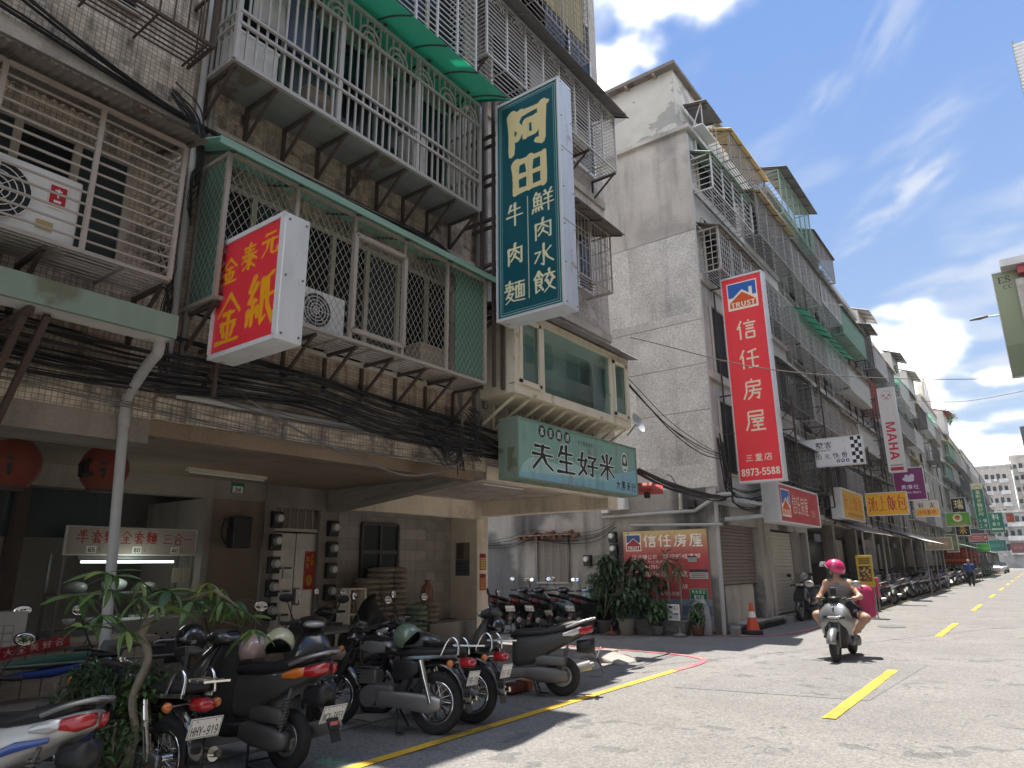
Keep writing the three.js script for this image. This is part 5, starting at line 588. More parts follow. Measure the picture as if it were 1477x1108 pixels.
// ---------------------------------------------------------------- the cables
function buildCables() {
  const r = rng(5);
  const bundle = (label, n, path, spread, rad, m = MAT.cable) => { const o = thing('cable_bundle', label, 'cables', path[0]); for (let i = 0; i < n; i++) { const oy = (r() - 0.5) * spread, ox = (r() - 0.5) * spread * 0.25, w = r() * 6; mesh(o, 'cable', tubeGeo(path.map(([x, y, z], k) => { const e = k === 0 || k === path.length - 1 ? 0.5 : 1; return [x - path[0][0] + ox + 0.03 * Math.sin(w + k) , y - path[0][1] + oy * e + 0.07 * spread * Math.sin(w * 2 + k * 1.7), z - path[0][2]]; }), rad * (0.6 + 0.8 * r()), path.length * 7, 5), m); } };
  bundle('thick tangle of black cables strung over the brown arcade', 30, [[-6.2, 3.36, 1], [-6.2, 3.36, -1.5], [-6.16, 3.34, -2.7], [-6.14, 3.42, -4.0], [-6.14, 3.46, -4.6], [-6.16, 3.36, -5.6], [-6.16, 3.32, -6.4], [-6.18, 3.3, -7.4], [-6.2, 3.25, -8.2]], 0.42, 0.009);
  bundle('loose grey cables sagging along the tiled fascia', 9, [[-6.28, 3.3, 0], [-6.26, 3.22, -2.5], [-6.24, 3.1, -4.4], [-6.22, 3.14, -6.2], [-6.24, 3.2, -7.6]], 0.4, 0.006, MAT.cableGrey);
  bundle('black cables clipped below the green mesh cage', 6, [[-6.3, 3.75, -3.0], [-6.3, 3.72, -4.2], [-6.3, 3.66, -5.6], [-6.3, 3.6, -6.9], [-6.3, 3.55, -8.0]], 0.08, 0.010);
  bundle('black cables crossing the brick tiles under the long balcony', 5, [[-6.3, 6.6, 1.5], [-6.3, 6.3, -1.0], [-6.3, 6.12, -2.6], [-6.3, 6.1, -3.6], [-6.3, 6.12, -5.2], [-6.3, 6.14, -6.6], [-6.3, 5.9, -7.3]], 0.06, 0.011);
  bundle('black cables across the square tiles from the top corner', 3, [[-6.32, 6.9, 0.5], [-6.32, 6.6, -0.9], [-6.3, 6.25, -2.1], [-6.3, 6.1, -2.9]], 0.06, 0.012);
  bundle('knot of black wires hanging at the pale pipe', 12, [[-6.28, 6.3, -2.7], [-6.2, 6.0, -2.95], [-6.24, 5.5, -3.05], [-6.26, 5.3, -2.98], [-6.28, 5.0, -3.02]], 0.35, 0.006);
  bundle('wires drooping in the corner behind the red sign', 10, [[-6.3, 4.6, -2.8], [-6.2, 4.2, -2.9], [-6.22, 3.8, -2.85], [-6.2, 3.4, -2.95]], 0.5, 0.006);
  bundle('messy wire junction above the arcade beam', 26, [[-6.2, 3.45, -6.3], [-6.1, 3.3, -6.6], [-6.14, 3.15, -6.75], [-6.12, 3.25, -6.95], [-6.2, 3.0, -7.1]], 0.55, 0.006);
  bundle('tangled wires beside the green rice sign', 14, [[-6.2, 3.7, -7.2], [-6.1, 3.5, -7.35], [-6.15, 3.25, -7.3], [-6.2, 3.1, -7.5]], 0.45, 0.006);
  bundle('pair of pale conduits looping down beside the rice sign', 2, [[-6.25, 4.0, -7.12], [-6.22, 3.5, -7.15], [-6.2, 3.1, -7.1], [-6.2, 2.95, -6.95], [-6.24, 2.95, -6.6], [-6.3, 3.0, -6.3]], 0.1, 0.016, MAT.cableGrey);
  bundle('single wire drooping in front of the arcade ceiling', 1, [[-6.2, 3.5, -3.2], [-6.1, 3.0, -4.4], [-6.1, 2.74, -5.6], [-6.15, 2.72, -6.2], [-6.2, 2.9, -7.0]], 0, 0.014, MAT.cableGrey);
  bundle('black cables spanning from the bay window to the grey building', 4, [[-5.7, 4.95, -11.2], [-5.8, 4.45, -13.2], [-5.85, 4.2, -15], [-5.9, 4.15, -16.6]], 0.3, 0.012);
  bundle('heavy black cables spanning the alley from the rice sign', 9, [[-5.9, 3.35, -11.9], [-5.9, 3.18, -13.2], [-5.9, 3.1, -14.8], [-5.85, 3.1, -16.0], [-5.9, 3.3, -17.2]], 0.16, 0.014);
  bundle('dense black cables clipped to the corner of the grey building', 16, [[-5.85, 4.6, -16.4], [-5.8, 3.8, -16.45], [-5.8, 3.3, -16.7], [-5.75, 3.2, -18], [-5.75, 3.4, -20], [-5.7, 3.3, -24]], 0.6, 0.01);
  bundle('thin wires on the dark alley wall by the small window', 7, [[-13.5, 2.2, -16.2], [-12.2, 2.25, -16.2], [-11.4, 2.4, -16.18], [-10.4, 2.3, -16.2], [-9.4, 2.35, -16.2], [-8.8, 2.6, -16.2]], 0.35, 0.007);
  bundle('thin grey overhead wire crossing above the street', 1, [[-5.8, 6.0, -11.8], [-4, 5.9, -16], [-1, 6.9, -24], [3, 8.4, -33]], 0, 0.010, MAT.cableGrey);
  bundle('far overhead wire against the pale sky', 1, [[-5.6, 12.2, -52], [-2, 12.0, -54], [4, 12.9, -56]], 0, 0.018, MAT.cableGrey);
}
// ---------------------------------------------------------------- the grey corner building across the alley
function shutter(parent, x, y0, y1, z0, z1, mat, pitch = 0.085) { // rolling shutter of separate slats, face to +x
  const s = new THREE.Group(); s.name = 'roller_shutter'; s.position.set(x, y0, z0); parent.add(s); const n = Math.round((y1 - y0) / pitch), L = z0 - z1, g = rbox(0.03, pitch * 0.94, 1, 0.012);
  for (let i = 0; i < n; i++) mesh(s, 'slat', g, mat, [0.004 * (i % 2), (i + 0.5) * pitch, -L / 2], null, [1, 1, L]);
  for (const z of [0.02, -L - 0.02]) bar(s, 'guide_rail', [0.02, 0, z], [0.02, y1 - y0, z], 0.05, MAT.greyGrille); return s;
}
function buildCorner() {
  const o = thing('corner_building', 'grey pebbledash corner building with peeling top across the alley', 'building', [0, 0, 0]);
  const X0 = -24, X1 = -5.98, Z = -16.3;
  mesh(o, 'core_wall', wbox(X0, X1 - 0.03, 3.0, 13.4, Z - 0.03, -24.3), MAT.cementPale);
  for (const [y0, y1, m] of [[3.42, 5.35, MAT.pebbledash], [5.365, 6.55, MAT.pebbledash], [6.565, 7.75, MAT.pebbledash], [7.765, 10.3, MAT.pebbledash], [10.315, 13.4, MAT.cement]]) for (const [x0, x1] of [[X0, -13.02], [-13, X1]]) mesh(o, 'wall_panel', wbox(x0, x1, y0, y1, Z, Z - 0.03), m);
  mesh(o, 'ledge', wbox(X0, -5.86, 13.38, 13.5, Z + 0.12, -24.3), MAT.cement);
  mesh(o, 'top_storey', wbox(X0, -6.26, 13.5, 15.55, Z - 0.04, -24.2), MAT.peel);
  mesh(o, 'roof_slab', wbox(X0, -6.1, 15.55, 15.66, Z + 0.2, -24.2), MAT.oldSheet);
  for (let x = -23, i = 0; x < -6.3; x += 0.9, i++) mesh(o, 'roof_batten', wbox(x, x + 0.07, 15.47, 15.55, Z + 0.18, Z - 0.04), MAT.wood);
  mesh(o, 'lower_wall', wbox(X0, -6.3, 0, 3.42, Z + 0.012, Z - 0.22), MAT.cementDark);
  for (const y of [6.2, 8.85, 11.5]) mesh(o, 'floor_band', wbox(X1, X1 + 0.05, y, y + 0.18, Z - 0.02, -24.3), MAT.cementPale);
  for (const [y0, z0, z1] of [[4.2, -16.9, -19.9], [4.2, -20.6, -23.9], [6.8, -16.9, -19.9], [6.8, -20.6, -23.9], [9.4, -16.9, -19.9], [9.4, -20.6, -23.9], [12.0, -16.9, -19.9], [12.0, -20.6, -23.9]]) windowPart(o, X1 - 0.02, y0 - 0.4, y0 + 1.5, z0, z1, 3, MAT.aluBeige, MAT.rowGlass);
  // street front at ground level
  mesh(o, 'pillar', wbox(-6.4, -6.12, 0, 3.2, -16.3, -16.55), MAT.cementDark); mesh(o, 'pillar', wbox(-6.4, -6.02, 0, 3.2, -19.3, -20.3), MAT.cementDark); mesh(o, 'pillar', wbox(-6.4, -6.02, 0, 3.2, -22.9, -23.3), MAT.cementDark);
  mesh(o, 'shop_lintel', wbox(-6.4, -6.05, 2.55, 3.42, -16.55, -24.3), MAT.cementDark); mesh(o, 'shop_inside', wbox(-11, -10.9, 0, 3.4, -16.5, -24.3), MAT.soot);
  shutter(o, -6.22, 1.1, 2.56, -16.6, -19.25, MAT.shutterBrown); mesh(o, 'leaning_board', wbox(-6.3, -6.26, 0.18, 1.08, -17.0, -19.1), MAT.cementWarm); shutter(o, -6.2, 0.2, 2.5, -20.34, -22.86, MAT.shutterCream, 0.1);
  mesh(o, 'step', wbox(-6.5, -5.82, -0.02, 0.2, -16.6, -20.3), MAT.cementDark);
  // alley wall fittings
  const w = thing('barred_window', 'small barred window with red tile canopy on the dark alley wall', 'window', [-11.3, 1.16, Z + 0.03]);
  mesh(w, 'recess', wbox(0, 1.0, 0, 1.24, -0.01, -0.012), MAT.soot); for (let k = 0; k < 11; k++) bar(w, 'bar', [0, 0.06 + k * 0.115, 0.04], [1.0, 0.06 + k * 0.115, 0.04], 0.014, MAT.greyGrille); for (const x of [0, 0.25, 0.5, 0.75, 1.0]) bar(w, 'bar', [x, 0, 0.05], [x, 1.24, 0.05], 0.02, MAT.greyGrille); bar(w, 'frame', [-0.03, -0.02, 0.02], [1.03, -0.02, 0.02], 0.05, MAT.cement); for (const x of [-0.03, 1.03]) bar(w, 'frame', [x, 0, 0.02], [x, 1.26, 0.02], 0.05, MAT.cementDark);
  bar(w, 'roof_board', [-0.55, 1.25, 0.15], [1.35, 1.25, 0.15], 0.32, MAT.wood, 0.02); for (let k = 0; k < 10; k++) mesh(w, 'roof_tile', cylGeo([-0.45 + k * 0.2, 1.34, 0], [-0.45 + k * 0.2, 1.24, 0.3], 0.06, 0.058, 10), MAT.terracotta, null, null, [1, 0.94 + 0.03 * (k % 3), 1]);
  // poster board
  const pm = print(2.24, 2.34, (c, W, H) => { c.fillStyle = '#b5484c'; c.fillRect(0, 0, W, H); const gr = c.createLinearGradient(0, 0, 0, H * 0.28); gr.addColorStop(0, '#d2bf87'); gr.addColorStop(1, '#b5484c'); c.fillStyle = gr; c.fillRect(0, 0, W, H * 0.28); c.fillStyle = '#7d8da0'; c.fillRect(0, H * 0.7, W, H * 0.3); c.fillStyle = '#5c6f86'; c.fillRect(0, H * 0.76, W, H * 0.1);
    c.fillStyle = '#f0ece0'; c.fillRect(W * 0.03, H * 0.03, W * 0.19, H * 0.18); c.fillStyle = '#274f86'; c.fillRect(W * 0.04, H * 0.04, W * 0.17, H * 0.08); c.fillStyle = '#9e2f35'; c.beginPath(); c.moveTo(W * 0.04, H * 0.14); c.lineTo(W * 0.125, H * 0.075); c.lineTo(W * 0.21, H * 0.14); c.lineTo(W * 0.21, H * 0.2); c.lineTo(W * 0.04, H * 0.2); c.fill(); c.strokeStyle = '#f0ece0'; c.lineWidth = 4; c.beginPath(); c.moveTo(W * 0.04, H * 0.14); c.lineTo(W * 0.125, H * 0.075); c.lineTo(W * 0.21, H * 0.14); c.stroke(); latin(c, 'TRUST', W * 0.05, H * 0.195, H * 0.05, '#f0ece0', 'bold', 'sans-serif', W * 0.15);
    text(c, '信任房屋', W * 0.25, H * 0.04, W * 0.16, H * 0.135, { color: '#f3efe4', weight: 11, brush: false, step: 1.14 }); text(c, '信任總公司', W * 0.1, H * 0.25, W * 0.058, H * 0.05, { color: '#eee4d8', weight: 11, brush: false }); text(c, '商仲部租賃部', W * 0.48, H * 0.245, W * 0.068, H * 0.05, { color: '#eee4d8', weight: 11, brush: false }); text(c, '三重店信任房屋公司', W * 0.11, H * 0.31, W * 0.05, H * 0.032, { color: '#e0c9c0', weight: 12, brush: false }); latin(c, 'TEL:02-2791-', W * 0.12, H * 0.395, H * 0.05, '#efe6da'); text(c, '信任房屋三重店', W * 0.12, H * 0.42, W * 0.1, H * 0.055, { color: '#eadfd4', weight: 11, brush: false }); latin(c, '02-2', W * 0.25, H * 0.53, H * 0.05, '#e6d9cf'); text(c, '店', W * 0.68, H * 0.55, W * 0.07, H * 0.045, { color: '#eadfd4', weight: 12, brush: false }); latin(c, '8973-5588', W * 0.43, H * 0.665, H * 0.05, '#e0d0c6', 'bold', 'sans-serif', W * 0.24); }, { seed: 80, grime: 1.4, px: 300, rough: 0.5 });
  const pb = thing('poster_board', 'large faded red estate agent poster on the alley wall', 'poster', [-7.44, 0.08, Z + 0.05]); mesh(pb, 'poster', new THREE.PlaneGeometry(2.24, 2.34), pm, [0, 1.17, 0.025]); mesh(pb, 'backing_board', wbox(-1.13, 1.13, -0.01, 2.35, -0.03, 0.018), MAT.wood);
  const gp = print(0.44, 0.26, (c, W, H) => { c.fillStyle = '#14693e'; c.fillRect(0, 0, W, H); c.strokeStyle = '#dfe8e0'; c.lineWidth = 3; c.strokeRect(5, 5, W - 10, H - 10); text(c, '天元合公', W * 0.12, H * 0.12, W * 0.17, H * 0.34, { color: '#e6efe8', weight: 13, brush: false, step: 1.14 }); text(c, '里行店', W * 0.22, H * 0.54, W * 0.17, H * 0.34, { color: '#e6efe8', weight: 13, brush: false, step: 1.14 }); }, { px: 400, grime: 0.2 });
  tag(mesh(scene, 'street_name_plate', UBOX, gp, [-6.62, 0.9, Z + 0.09], null, [0.46, 0.27, 0.012]), 'green street name plate fixed over the faded poster', 'name plate');
  const np = print(0.44, 0.2, (c, W, H) => { c.fillStyle = '#b9b6ac'; c.fillRect(0, 0, W, H); c.fillStyle = '#2c3a44'; c.fillRect(0, 0, W, H * 0.28); c.fillStyle = '#5f5c55'; for (let k = 0; k < 3; k++) c.fillRect(W * 0.1, H * (0.42 + k * 0.18), W * 0.8, H * 0.07); }, { px: 300, grime: 0.5 });
  tag(mesh(scene, 'notice', UBOX, np, [-6.58, 1.36, Z + 0.09], null, [0.46, 0.22, 0.012]), 'grey notice plate above the green street name plate', 'notice'); tag(mesh(scene, 'notice', UBOX, np, [-6.72, 1.72, Z + 0.09], null, [0.22, 0.14, 0.012]), 'small pale label on the faded red poster', 'notice');
  for (const [x, y, ww, h, d, m, lab] of [[-8.6, 2.98, 0.46, 0.36, 0.24, MAT.whiteMetal, 'larger pale junction box high on the alley wall'], [-9.02, 2.92, 0.22, 0.2, 0.16, MAT.white, 'small white box beside the larger junction box'], [-6.62, 2.92, 0.2, 0.2, 0.14, MAT.black, 'black box beside the alley lamp']]) { const b = thing('junction_box', lab, 'junction box', [x, y, Z + 0.02]); mesh(b, 'casing', rbox(ww, h, d, 0.012, [0, h / 2, d / 2]), m); mesh(b, 'door', rbox(ww * 0.86, h * 0.82, 0.012, 0.004, [0, h / 2, d + 0.004]), m); }
  for (const [x, y] of [[-8.86, 2.3], [-8.84, 1.98], [-8.86, 1.66], [-9.65, 1.72]]) { const m = thing('electricity_meter', x < -9 ? 'lone electricity meter between the barred window and plants' : 'electricity meter in the column beside the red poster', 'meter', [x, y, Z + 0.08], x < -9 ? undefined : 'meters by the poster'); mesh(m, 'meter_box', rbox(0.22, 0.28, 0.12, 0.015), MAT.black); mesh(m, 'meter_glass', new THREE.CylinderGeometry(0.075, 0.085, 0.08, 20).rotateX(Math.PI / 2), plain(0.4, 0.39, 0.35, 0.25), [0, 0.03, 0.09]); mesh(m, 'dial', new THREE.CylinderGeometry(0.055, 0.055, 0.01, 18).rotateX(Math.PI / 2), MAT.white, [0, 0.03, 0.132]); }
  { const l = thing('wall_lamp', 'tilted tubular lamp on the alley wall above the poster', 'lamp', [-6.9, 2.9, Z + 0.02]); mesh(l, 'body', cylGeo([0, 0, 0.1], [0.02, 0.5, 0.1], 0.05), MAT.galvanized); mesh(l, 'panel', wbox(-0.02, 0.02, 0.05, 0.3, 0.15, 0.155), MAT.yellowPlastic); mesh(l, 'arm', polyTube([[0.02, 0.48, 0.1], [-0.2, 0.85, 0.12], [-0.3, 0.9, 0.1]], 0.015), MAT.castGrey); }
  tag(mesh(scene, 'wall_pipe', polyTube([[-9.15, 2.82, -16.2], [-6.55, 2.86, -16.2], [-5.85, 3.2, -16.1], [-5.6, 3.2, -16.15]], 0.045), MAT.pvc), 'long pale pipe bending up across the alley wall', 'pipe'); tag(mesh(scene, 'wall_pipe', polyTube([[-8.3, 2.58, -16.2], [-5.86, 2.5, -16.15]], 0.035), MAT.pvc), 'lower pale pipe above the poster', 'pipe'); tag(mesh(scene, 'wall_pipe', polyTube([[-5.9, 2.62, -16.3], [-5.4, 2.75, -17.7], [-5.4, 3.05, -17.8], [-5.9, 3.15, -16.5]], 0.05), MAT.pvc), 'pale pipe loop at the corner below the tall red sign', 'pipe'); tag(mesh(scene, 'wall_pipe', cylGeo([-6.08, 0.02, -16.22], [-6.02, 3.4, -16.24], 0.05), MAT.pvc), 'upright grey pipe at the corner of the grey building', 'pipe'); tag(mesh(scene, 'wall_pipe', polyTube([[-5.94, 3.3, -16.24], [-5.94, 13.2, -16.24]], 0.02), MAT.pvc), 'thin vertical conduit up the corner of the grey building', 'pipe');
  { const a = thing('small_awning', 'short red canopy end beside the rice shop sign', 'awning', [-6.2, 2.9, -11.95]); mesh(a, 'sheet', uvMetres(loft([[0, 0], [0.55, -0.02]].map(([x, y]) => [[x, y + 0.22, 0], [x, y + 0.2, -0.5], [x, y + 0.04, -0.5], [x, y + 0.06, 0]]))), plain(0.35, 0.06, 0.05, 0.7)); mesh(a, 'lamp', rbox(0.1, 0.12, 0.1, 0.02, [0.4, -0.02, -0.1]), MAT.black); }
}
// ---------------------------------------------------------------- terrace row beyond: buildings with their cages as parts
const GR = 'cage'; // part name of the fitted balconies
function rowBuilding(label, z0, z1, H, seed, wall, cages, { shops = true, detail = true } = {}) {
  const o = thing('row_building', label, 'building', [0, 0, z0], 'row of old apartment buildings'), r = rng(seed), L = z0 - z1;
  delete o.userData.group;
  mesh(o, 'wall', wbox(-16, -6.05, 3.1, H, -0.01, -L + 0.01), wall); mesh(o, 'parapet', wbox(-16, -5.95, H, H + 0.25, -0.01, -L + 0.01), MAT.cement);
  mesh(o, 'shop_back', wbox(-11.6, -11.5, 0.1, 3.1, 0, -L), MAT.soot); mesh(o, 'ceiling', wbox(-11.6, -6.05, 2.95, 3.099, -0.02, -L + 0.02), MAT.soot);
  for (const z of [0, -L / 2, -L]) mesh(o, 'pillar', wbox(-6.45, -6.06, 0, 3.1, Math.min(0, z + 0.2), Math.max(-L, z - 0.2)), r() < 0.5 ? MAT.rowWall : MAT.cementDark);
  for (let f = 1; f < 5; f++) { const y = 3.2 + (f - 1) * 2.62; mesh(o, 'floor_band', wbox(-6.05, -6.0, y - 0.1, y + 0.06, -0.02, -L + 0.02), MAT.cementPale); if (y + 2.2 < H) for (const s of [0, 1]) windowPart(o, -6.07, y + 0.35, y + 2.3, -s * L / 2 - 0.5, -s * L / 2 - L / 2 + 0.5, 3, r() < 0.5 ? MAT.aluminium : MAT.aluBeige, [MAT.rowGlass, MAT.rowGlass, MAT.glassGreenish], detail ? {} : { d: 0.05 }); }
  for (const c of cages) cage(GR, null, { x: -6.05, parent: o, merged: true, out: 0.6, ...c, z0: c.z0 - z0, z1: c.z1 - z0 });
  for (let k = 0; k < 5; k++) mesh(o, 'drain_pipe', cylGeo([-6.0, 3.0, -L * (k + 0.2 + 0.6 * r()) / 5], [-6.0, H - r() * 3, -L * (k + 0.5) / 5], 0.035), r() < 0.5 ? MAT.pvc : MAT.rustIron);
  if (shops) for (const s of [0, 1]) { const k = r(); if (k < 0.45) { const g = new THREE.Group(); g.name = 'shop_awning'; g.position.set(-6.05, 2.55 + r() * 0.3, -s * L / 2 - 0.1); o.add(g); addAwning(g, 0, L / 2 - 0.3, 0.7, { mat: [MAT.oldSheet, MAT.greySheet, MAT.tinSheet, MAT.greenPaint][r() * 4 | 0], over: 0.35 + r() * 0.5, rise: 0.45, drop: 0.1, kind: r() < 0.5 ? 'corr' : 'flat', ribs: 1.4 }); } if (k > 0.3) mesh(o, 'shop_window', wbox(-7.4, -7.35, 0.15, 2.6, -s * L / 2 - 0.5, -s * L / 2 - L / 2 + 0.5), r() < 0.6 ? MAT.glassDark : MAT.shutterCream); mesh(o, 'goods_shelf', wbox(-7.2, -6.6, 0.16, 0.9 + r() * 0.7, -s * L / 2 - 0.6, -s * L / 2 - 1.4 - r()), [MAT.wood, MAT.cementWarm, MAT.shutterBrown][r() * 3 | 0]); if (r() < 0.5) mesh(o, 'hanging_banner', wbox(-6.0, -5.98, 2.15 + r() * 0.2, 2.55, -s * L / 2 - 0.8, -s * L / 2 - 1.6 - r()), plain(0.14 + 0.14 * r(), 0.1 + 0.1 * r(), 0.1 + 0.1 * r(), 0.8)); for (let k = 0; k < 3; k++) mesh(o, 'stacked_goods', rbox(0.3 + 0.3 * r(), 0.3 + 0.5 * r(), 0.3 + 0.5 * r(), 0.03, [-6.35 - r() * 0.6, 0.45, -s * L / 2 - 0.7 - k * 1.1 - r() * 0.5]), [MAT.wood, MAT.oldSheet, MAT.shutterBrown, MAT.greyGrille][r() * 4 | 0]); }
  return o;
}
function buildRow() {
  const C = (y0, y1, z0, z1, mat, style, o = {}) => ({ y0, y1, z0, z1, mat, style, vs: 0.17, hs: 0.17, r: 0.017, floor: 'bars', postEvery: 0.9, brackets: 0, ...o });
  const corr = (mat, over = 0.12) => ({ mat, over, rise: 0.25, kind: 'corr' }), flat = (mat, over = 0.14) => ({ mat, over, rise: 0.25, kind: 'flat' });
  // the grey corner building's own cages: near enough to be things
  const K = (label, y0, y1, z0, z1, mat, style, o = {}) => cage('window_cage', label, { x: -5.98, out: 0.55, merged: true, ...C(y0, y1, z0, z1, mat, style), ...o });
  K('white balcony cage with small green roof at the grey corner', 11.45, 12.5, -16.45, -19.8, MAT.whiteGrille, 'H', { awning: flat(MAT.greenPaint, 0.1), vs: 0.5 });
  K('yellow topped cage under the roof of the grey building', 13.25, 14.25, -18.3, -21.8, MAT.greyGrille, 'G', { awning: flat(MAT.yellowPlastic, 0.15) });
  K('beige roofed long grey cage on the grey building', 11.7, 13.2, -20.5, -24.3, MAT.greyGrille, 'G', { awning: flat(MAT.beigeSheet, 0.2) });
  K('grey bar cage with corrugated roof above the tall red sign', 9.08, 10.3, -16.5, -20.0, MAT.steelGrille, 'G', { awning: corr(MAT.oldSheet) });
  K('grey grid cage right of the tall red sign', 9.0, 10.15, -20.3, -24.0, MAT.greyGrille, 'G');
  K('dark vertical bar cage below the grey grid cage', 6.4, 7.65, -20.6, -24.4, MAT.darkGrille, 'V', { awning: corr(MAT.oldSheet) });
  K('rusty grid cage over the dull red sign', 3.9, 5.2, -18.6, -24.0, MAT.darkGrille, 'G', { awning: flat(MAT.greySheet) });
  { const o = thing('small_awning', 'little grey canopy box below the peeling roof corner', 'awning', [-6.2, 13.6, -16.9]); addAwning(o, 0.9, 1.1, 0.5, { mat: MAT.greySheet, over: 0.2, rise: 0.1 }); mesh(o, 'platform', wbox(0, 0.5, 0.2, 0.24, 0, -1.1), MAT.whiteMetal); for (const z of [0, -1.1]) { bar(o, 'strut', [0, -0.3, z], [0.5, 0.9, z], 0.025, MAT.whiteGrille); bar(o, 'strut', [0.5, 0.22, z], [0.5, 0.9, z], 0.025, MAT.whiteGrille); } }
  rowBuilding('weathered block with dark green top cage and striped sign frames', -24.3, -32.3, 15.2, 3, MAT.rowWall, [
    C(14.0, 15.8, -24.0, -28.3, MAT.greenPaint, 'H', { awning: flat(MAT.darkGrille, 0.35) }), C(14.0, 15.2, -28.6, -32.2, MAT.greyGrille, 'G', { awning: corr(MAT.oldSheet) }), C(11.7, 13.1, -24.5, -28.4, MAT.steelGrille, 'G', { awning: corr(MAT.greySheet) }), C(12.0, 13.1, -28.8, -32.3, MAT.whiteGrille, 'V', { awning: flat(MAT.greySheet) }),
    C(8.95, 10.2, -24.2, -28.1, MAT.steelGrille, 'G', { awning: { mat: MAT.greenPlastic, over: 0.35, rise: 0.25, kind: 'curve' } }), C(9.1, 10.3, -28.4, -32.2, MAT.whiteGrille, 'V', { awning: { mat: MAT.greenPlastic, over: 0.3, rise: 0.25, kind: 'curve' } }), C(6.4, 7.6, -24.9, -28.9, MAT.steelGrille, 'G', { awning: corr(MAT.oldSheet) }), C(6.4, 7.5, -29.0, -32.2, MAT.warmGrille, 'V', { awning: flat(MAT.cementWarm) }), C(3.9, 5.1, -25, -28.6, MAT.darkGrille, 'V', { awning: corr(MAT.oldSheet, 0.4) }), C(3.9, 5.1, -28.9, -32, MAT.greyGrille, 'G')]);
  rowBuilding('grey block wrapped in green netting and pale screens', -32.3, -40.2, 14.6, 5, MAT.rowWallCool, [
    C(11.7, 13.0, -32.6, -37.8, MAT.greenPaint, 'G', { vs: 0.08, hs: 0.08, awning: flat(MAT.greySheet), floorMat: MAT.greenPaint, floor: 'sheet' }), C(11.7, 13.6, -38, -40.1, MAT.darkGrille, 'V', { awning: flat(MAT.oldSheet, 0.4) }), C(9.0, 10.2, -32.4, -37.2, MAT.tinSheet, 'V', { vs: 0.07, floor: 'sheet', floorMat: MAT.tinSheet, awning: flat(MAT.oldSheet) }), C(6.5, 7.6, -32.8, -37.4, MAT.tinSheet, 'V', { vs: 0.06, floor: 'sheet', awning: flat(MAT.greySheet) }), C(9.0, 10.6, -37.6, -40.1, plain(0.25, 0.06, 0.05, 0.7), 'V', { vs: 0.09 }), C(6.5, 7.8, -37.8, -40.1, MAT.darkGrille, 'G'), C(3.9, 5.2, -33, -36.5, MAT.darkGrille, 'G', { awning: corr(MAT.oldSheet, 0.4) }), C(3.9, 5.2, -36.8, -40, MAT.greyGrille, 'V')]);
  const walls = [MAT.rowWall, MAT.rowWallCool, MAT.cementWarm, MAT.tileFine], mats = [MAT.greyGrille, MAT.steelGrille, MAT.warmGrille, MAT.darkGrille, MAT.greenPaint, MAT.whiteGrille, MAT.tinSheet], roofs = [MAT.oldSheet, MAT.greySheet, MAT.tinSheet, MAT.greenPaint, MAT.beigeSheet, MAT.greenAwningOld, MAT.yellowPlastic];
  const names = ['brown caged block behind the tall MAHA sign', 'block with lime awning past the purple sign', 'block with air conditioners past the small yellow sign', 'pale arched gable block beyond the black tea sign', 'block with red roof shed above the green clinic sign', 'grey block past the clinic sign', 'block with rooftop plants past the clinic sign', 'distant block near the lips sign', 'most distant narrow block of the terrace row'];
  const zs = [-40.2, -48.5, -57.5, -68, -80, -93, -107, -123, -141, -160]; const r = rng(99);
  names.forEach((n, i) => { const z0 = zs[i], z1 = zs[i + 1], L = z0 - z1, cs = [], H = [14.2, 13.6, 14.2, 15.6, 14.6, 15.2, 15.8, 16, 16.2][i]; for (let f = 0; f < 4; f++) for (let s = 0; s < 2; s++) { if (r() < 0.12) continue; const y = 3.9 + f * 2.6 + r() * 0.25, roof = roofs[r() * roofs.length | 0]; cs.push(C(y, y + 1.15 + 0.35 * r(), z0 - s * L / 2 - 0.2, z0 - (s + 1) * L / 2 + 0.2, mats[r() * mats.length | 0], r() < 0.5 ? 'V' : 'G', { vs: 0.2, hs: 0.2, r: 0.024, out: 0.45 + 0.25 * r(), floor: r() < 0.5 ? 'sheet' : 'bars', awning: r() < 0.75 ? { mat: roof, over: 0.05 + 0.2 * r(), rise: 0.25, kind: r() < 0.5 ? 'corr' : 'flat', ribs: 2 } : undefined })); } rowBuilding(n, z0, z1, H, 300 + i, walls[i % 4], cs, { detail: i < 4 }); });
  for (const [i, [x, y, z, w, h, d, m, lab]] of [[-6.6, 14.2, -43, 0.8, 1.6, 2.6, MAT.tinSheet, 'tin rooftop shed above the MAHA sign'], [-6.4, 13.6, -53, 0.8, 2.0, 3.0, MAT.greySheet, 'grey rooftop shed past the purple sign'], [-6.5, 14.2, -62, 0.8, 2.0, 4, MAT.tinSheet, 'pale rooftop shed past the yellow sign'], [-6.6, 14.6, -86, 1.2, 2.6, 4, plain(0.35, 0.07, 0.05, 0.7), 'red rooftop shed far down the row']].entries()) { const o = thing('rooftop_shed', lab, 'shed', [x, y, z]); mesh(o, 'wall', wbox(-2, w - 0.3, 0, h, d / 2, -d / 2), MAT.cement); addAwning(o, h - 0.2, d, w - 0.2, { mat: m, over: 0.5, rise: 0.4, kind: 'flat' }); o.children.slice(1).forEach((c) => (c.position.z += d / 2)); }
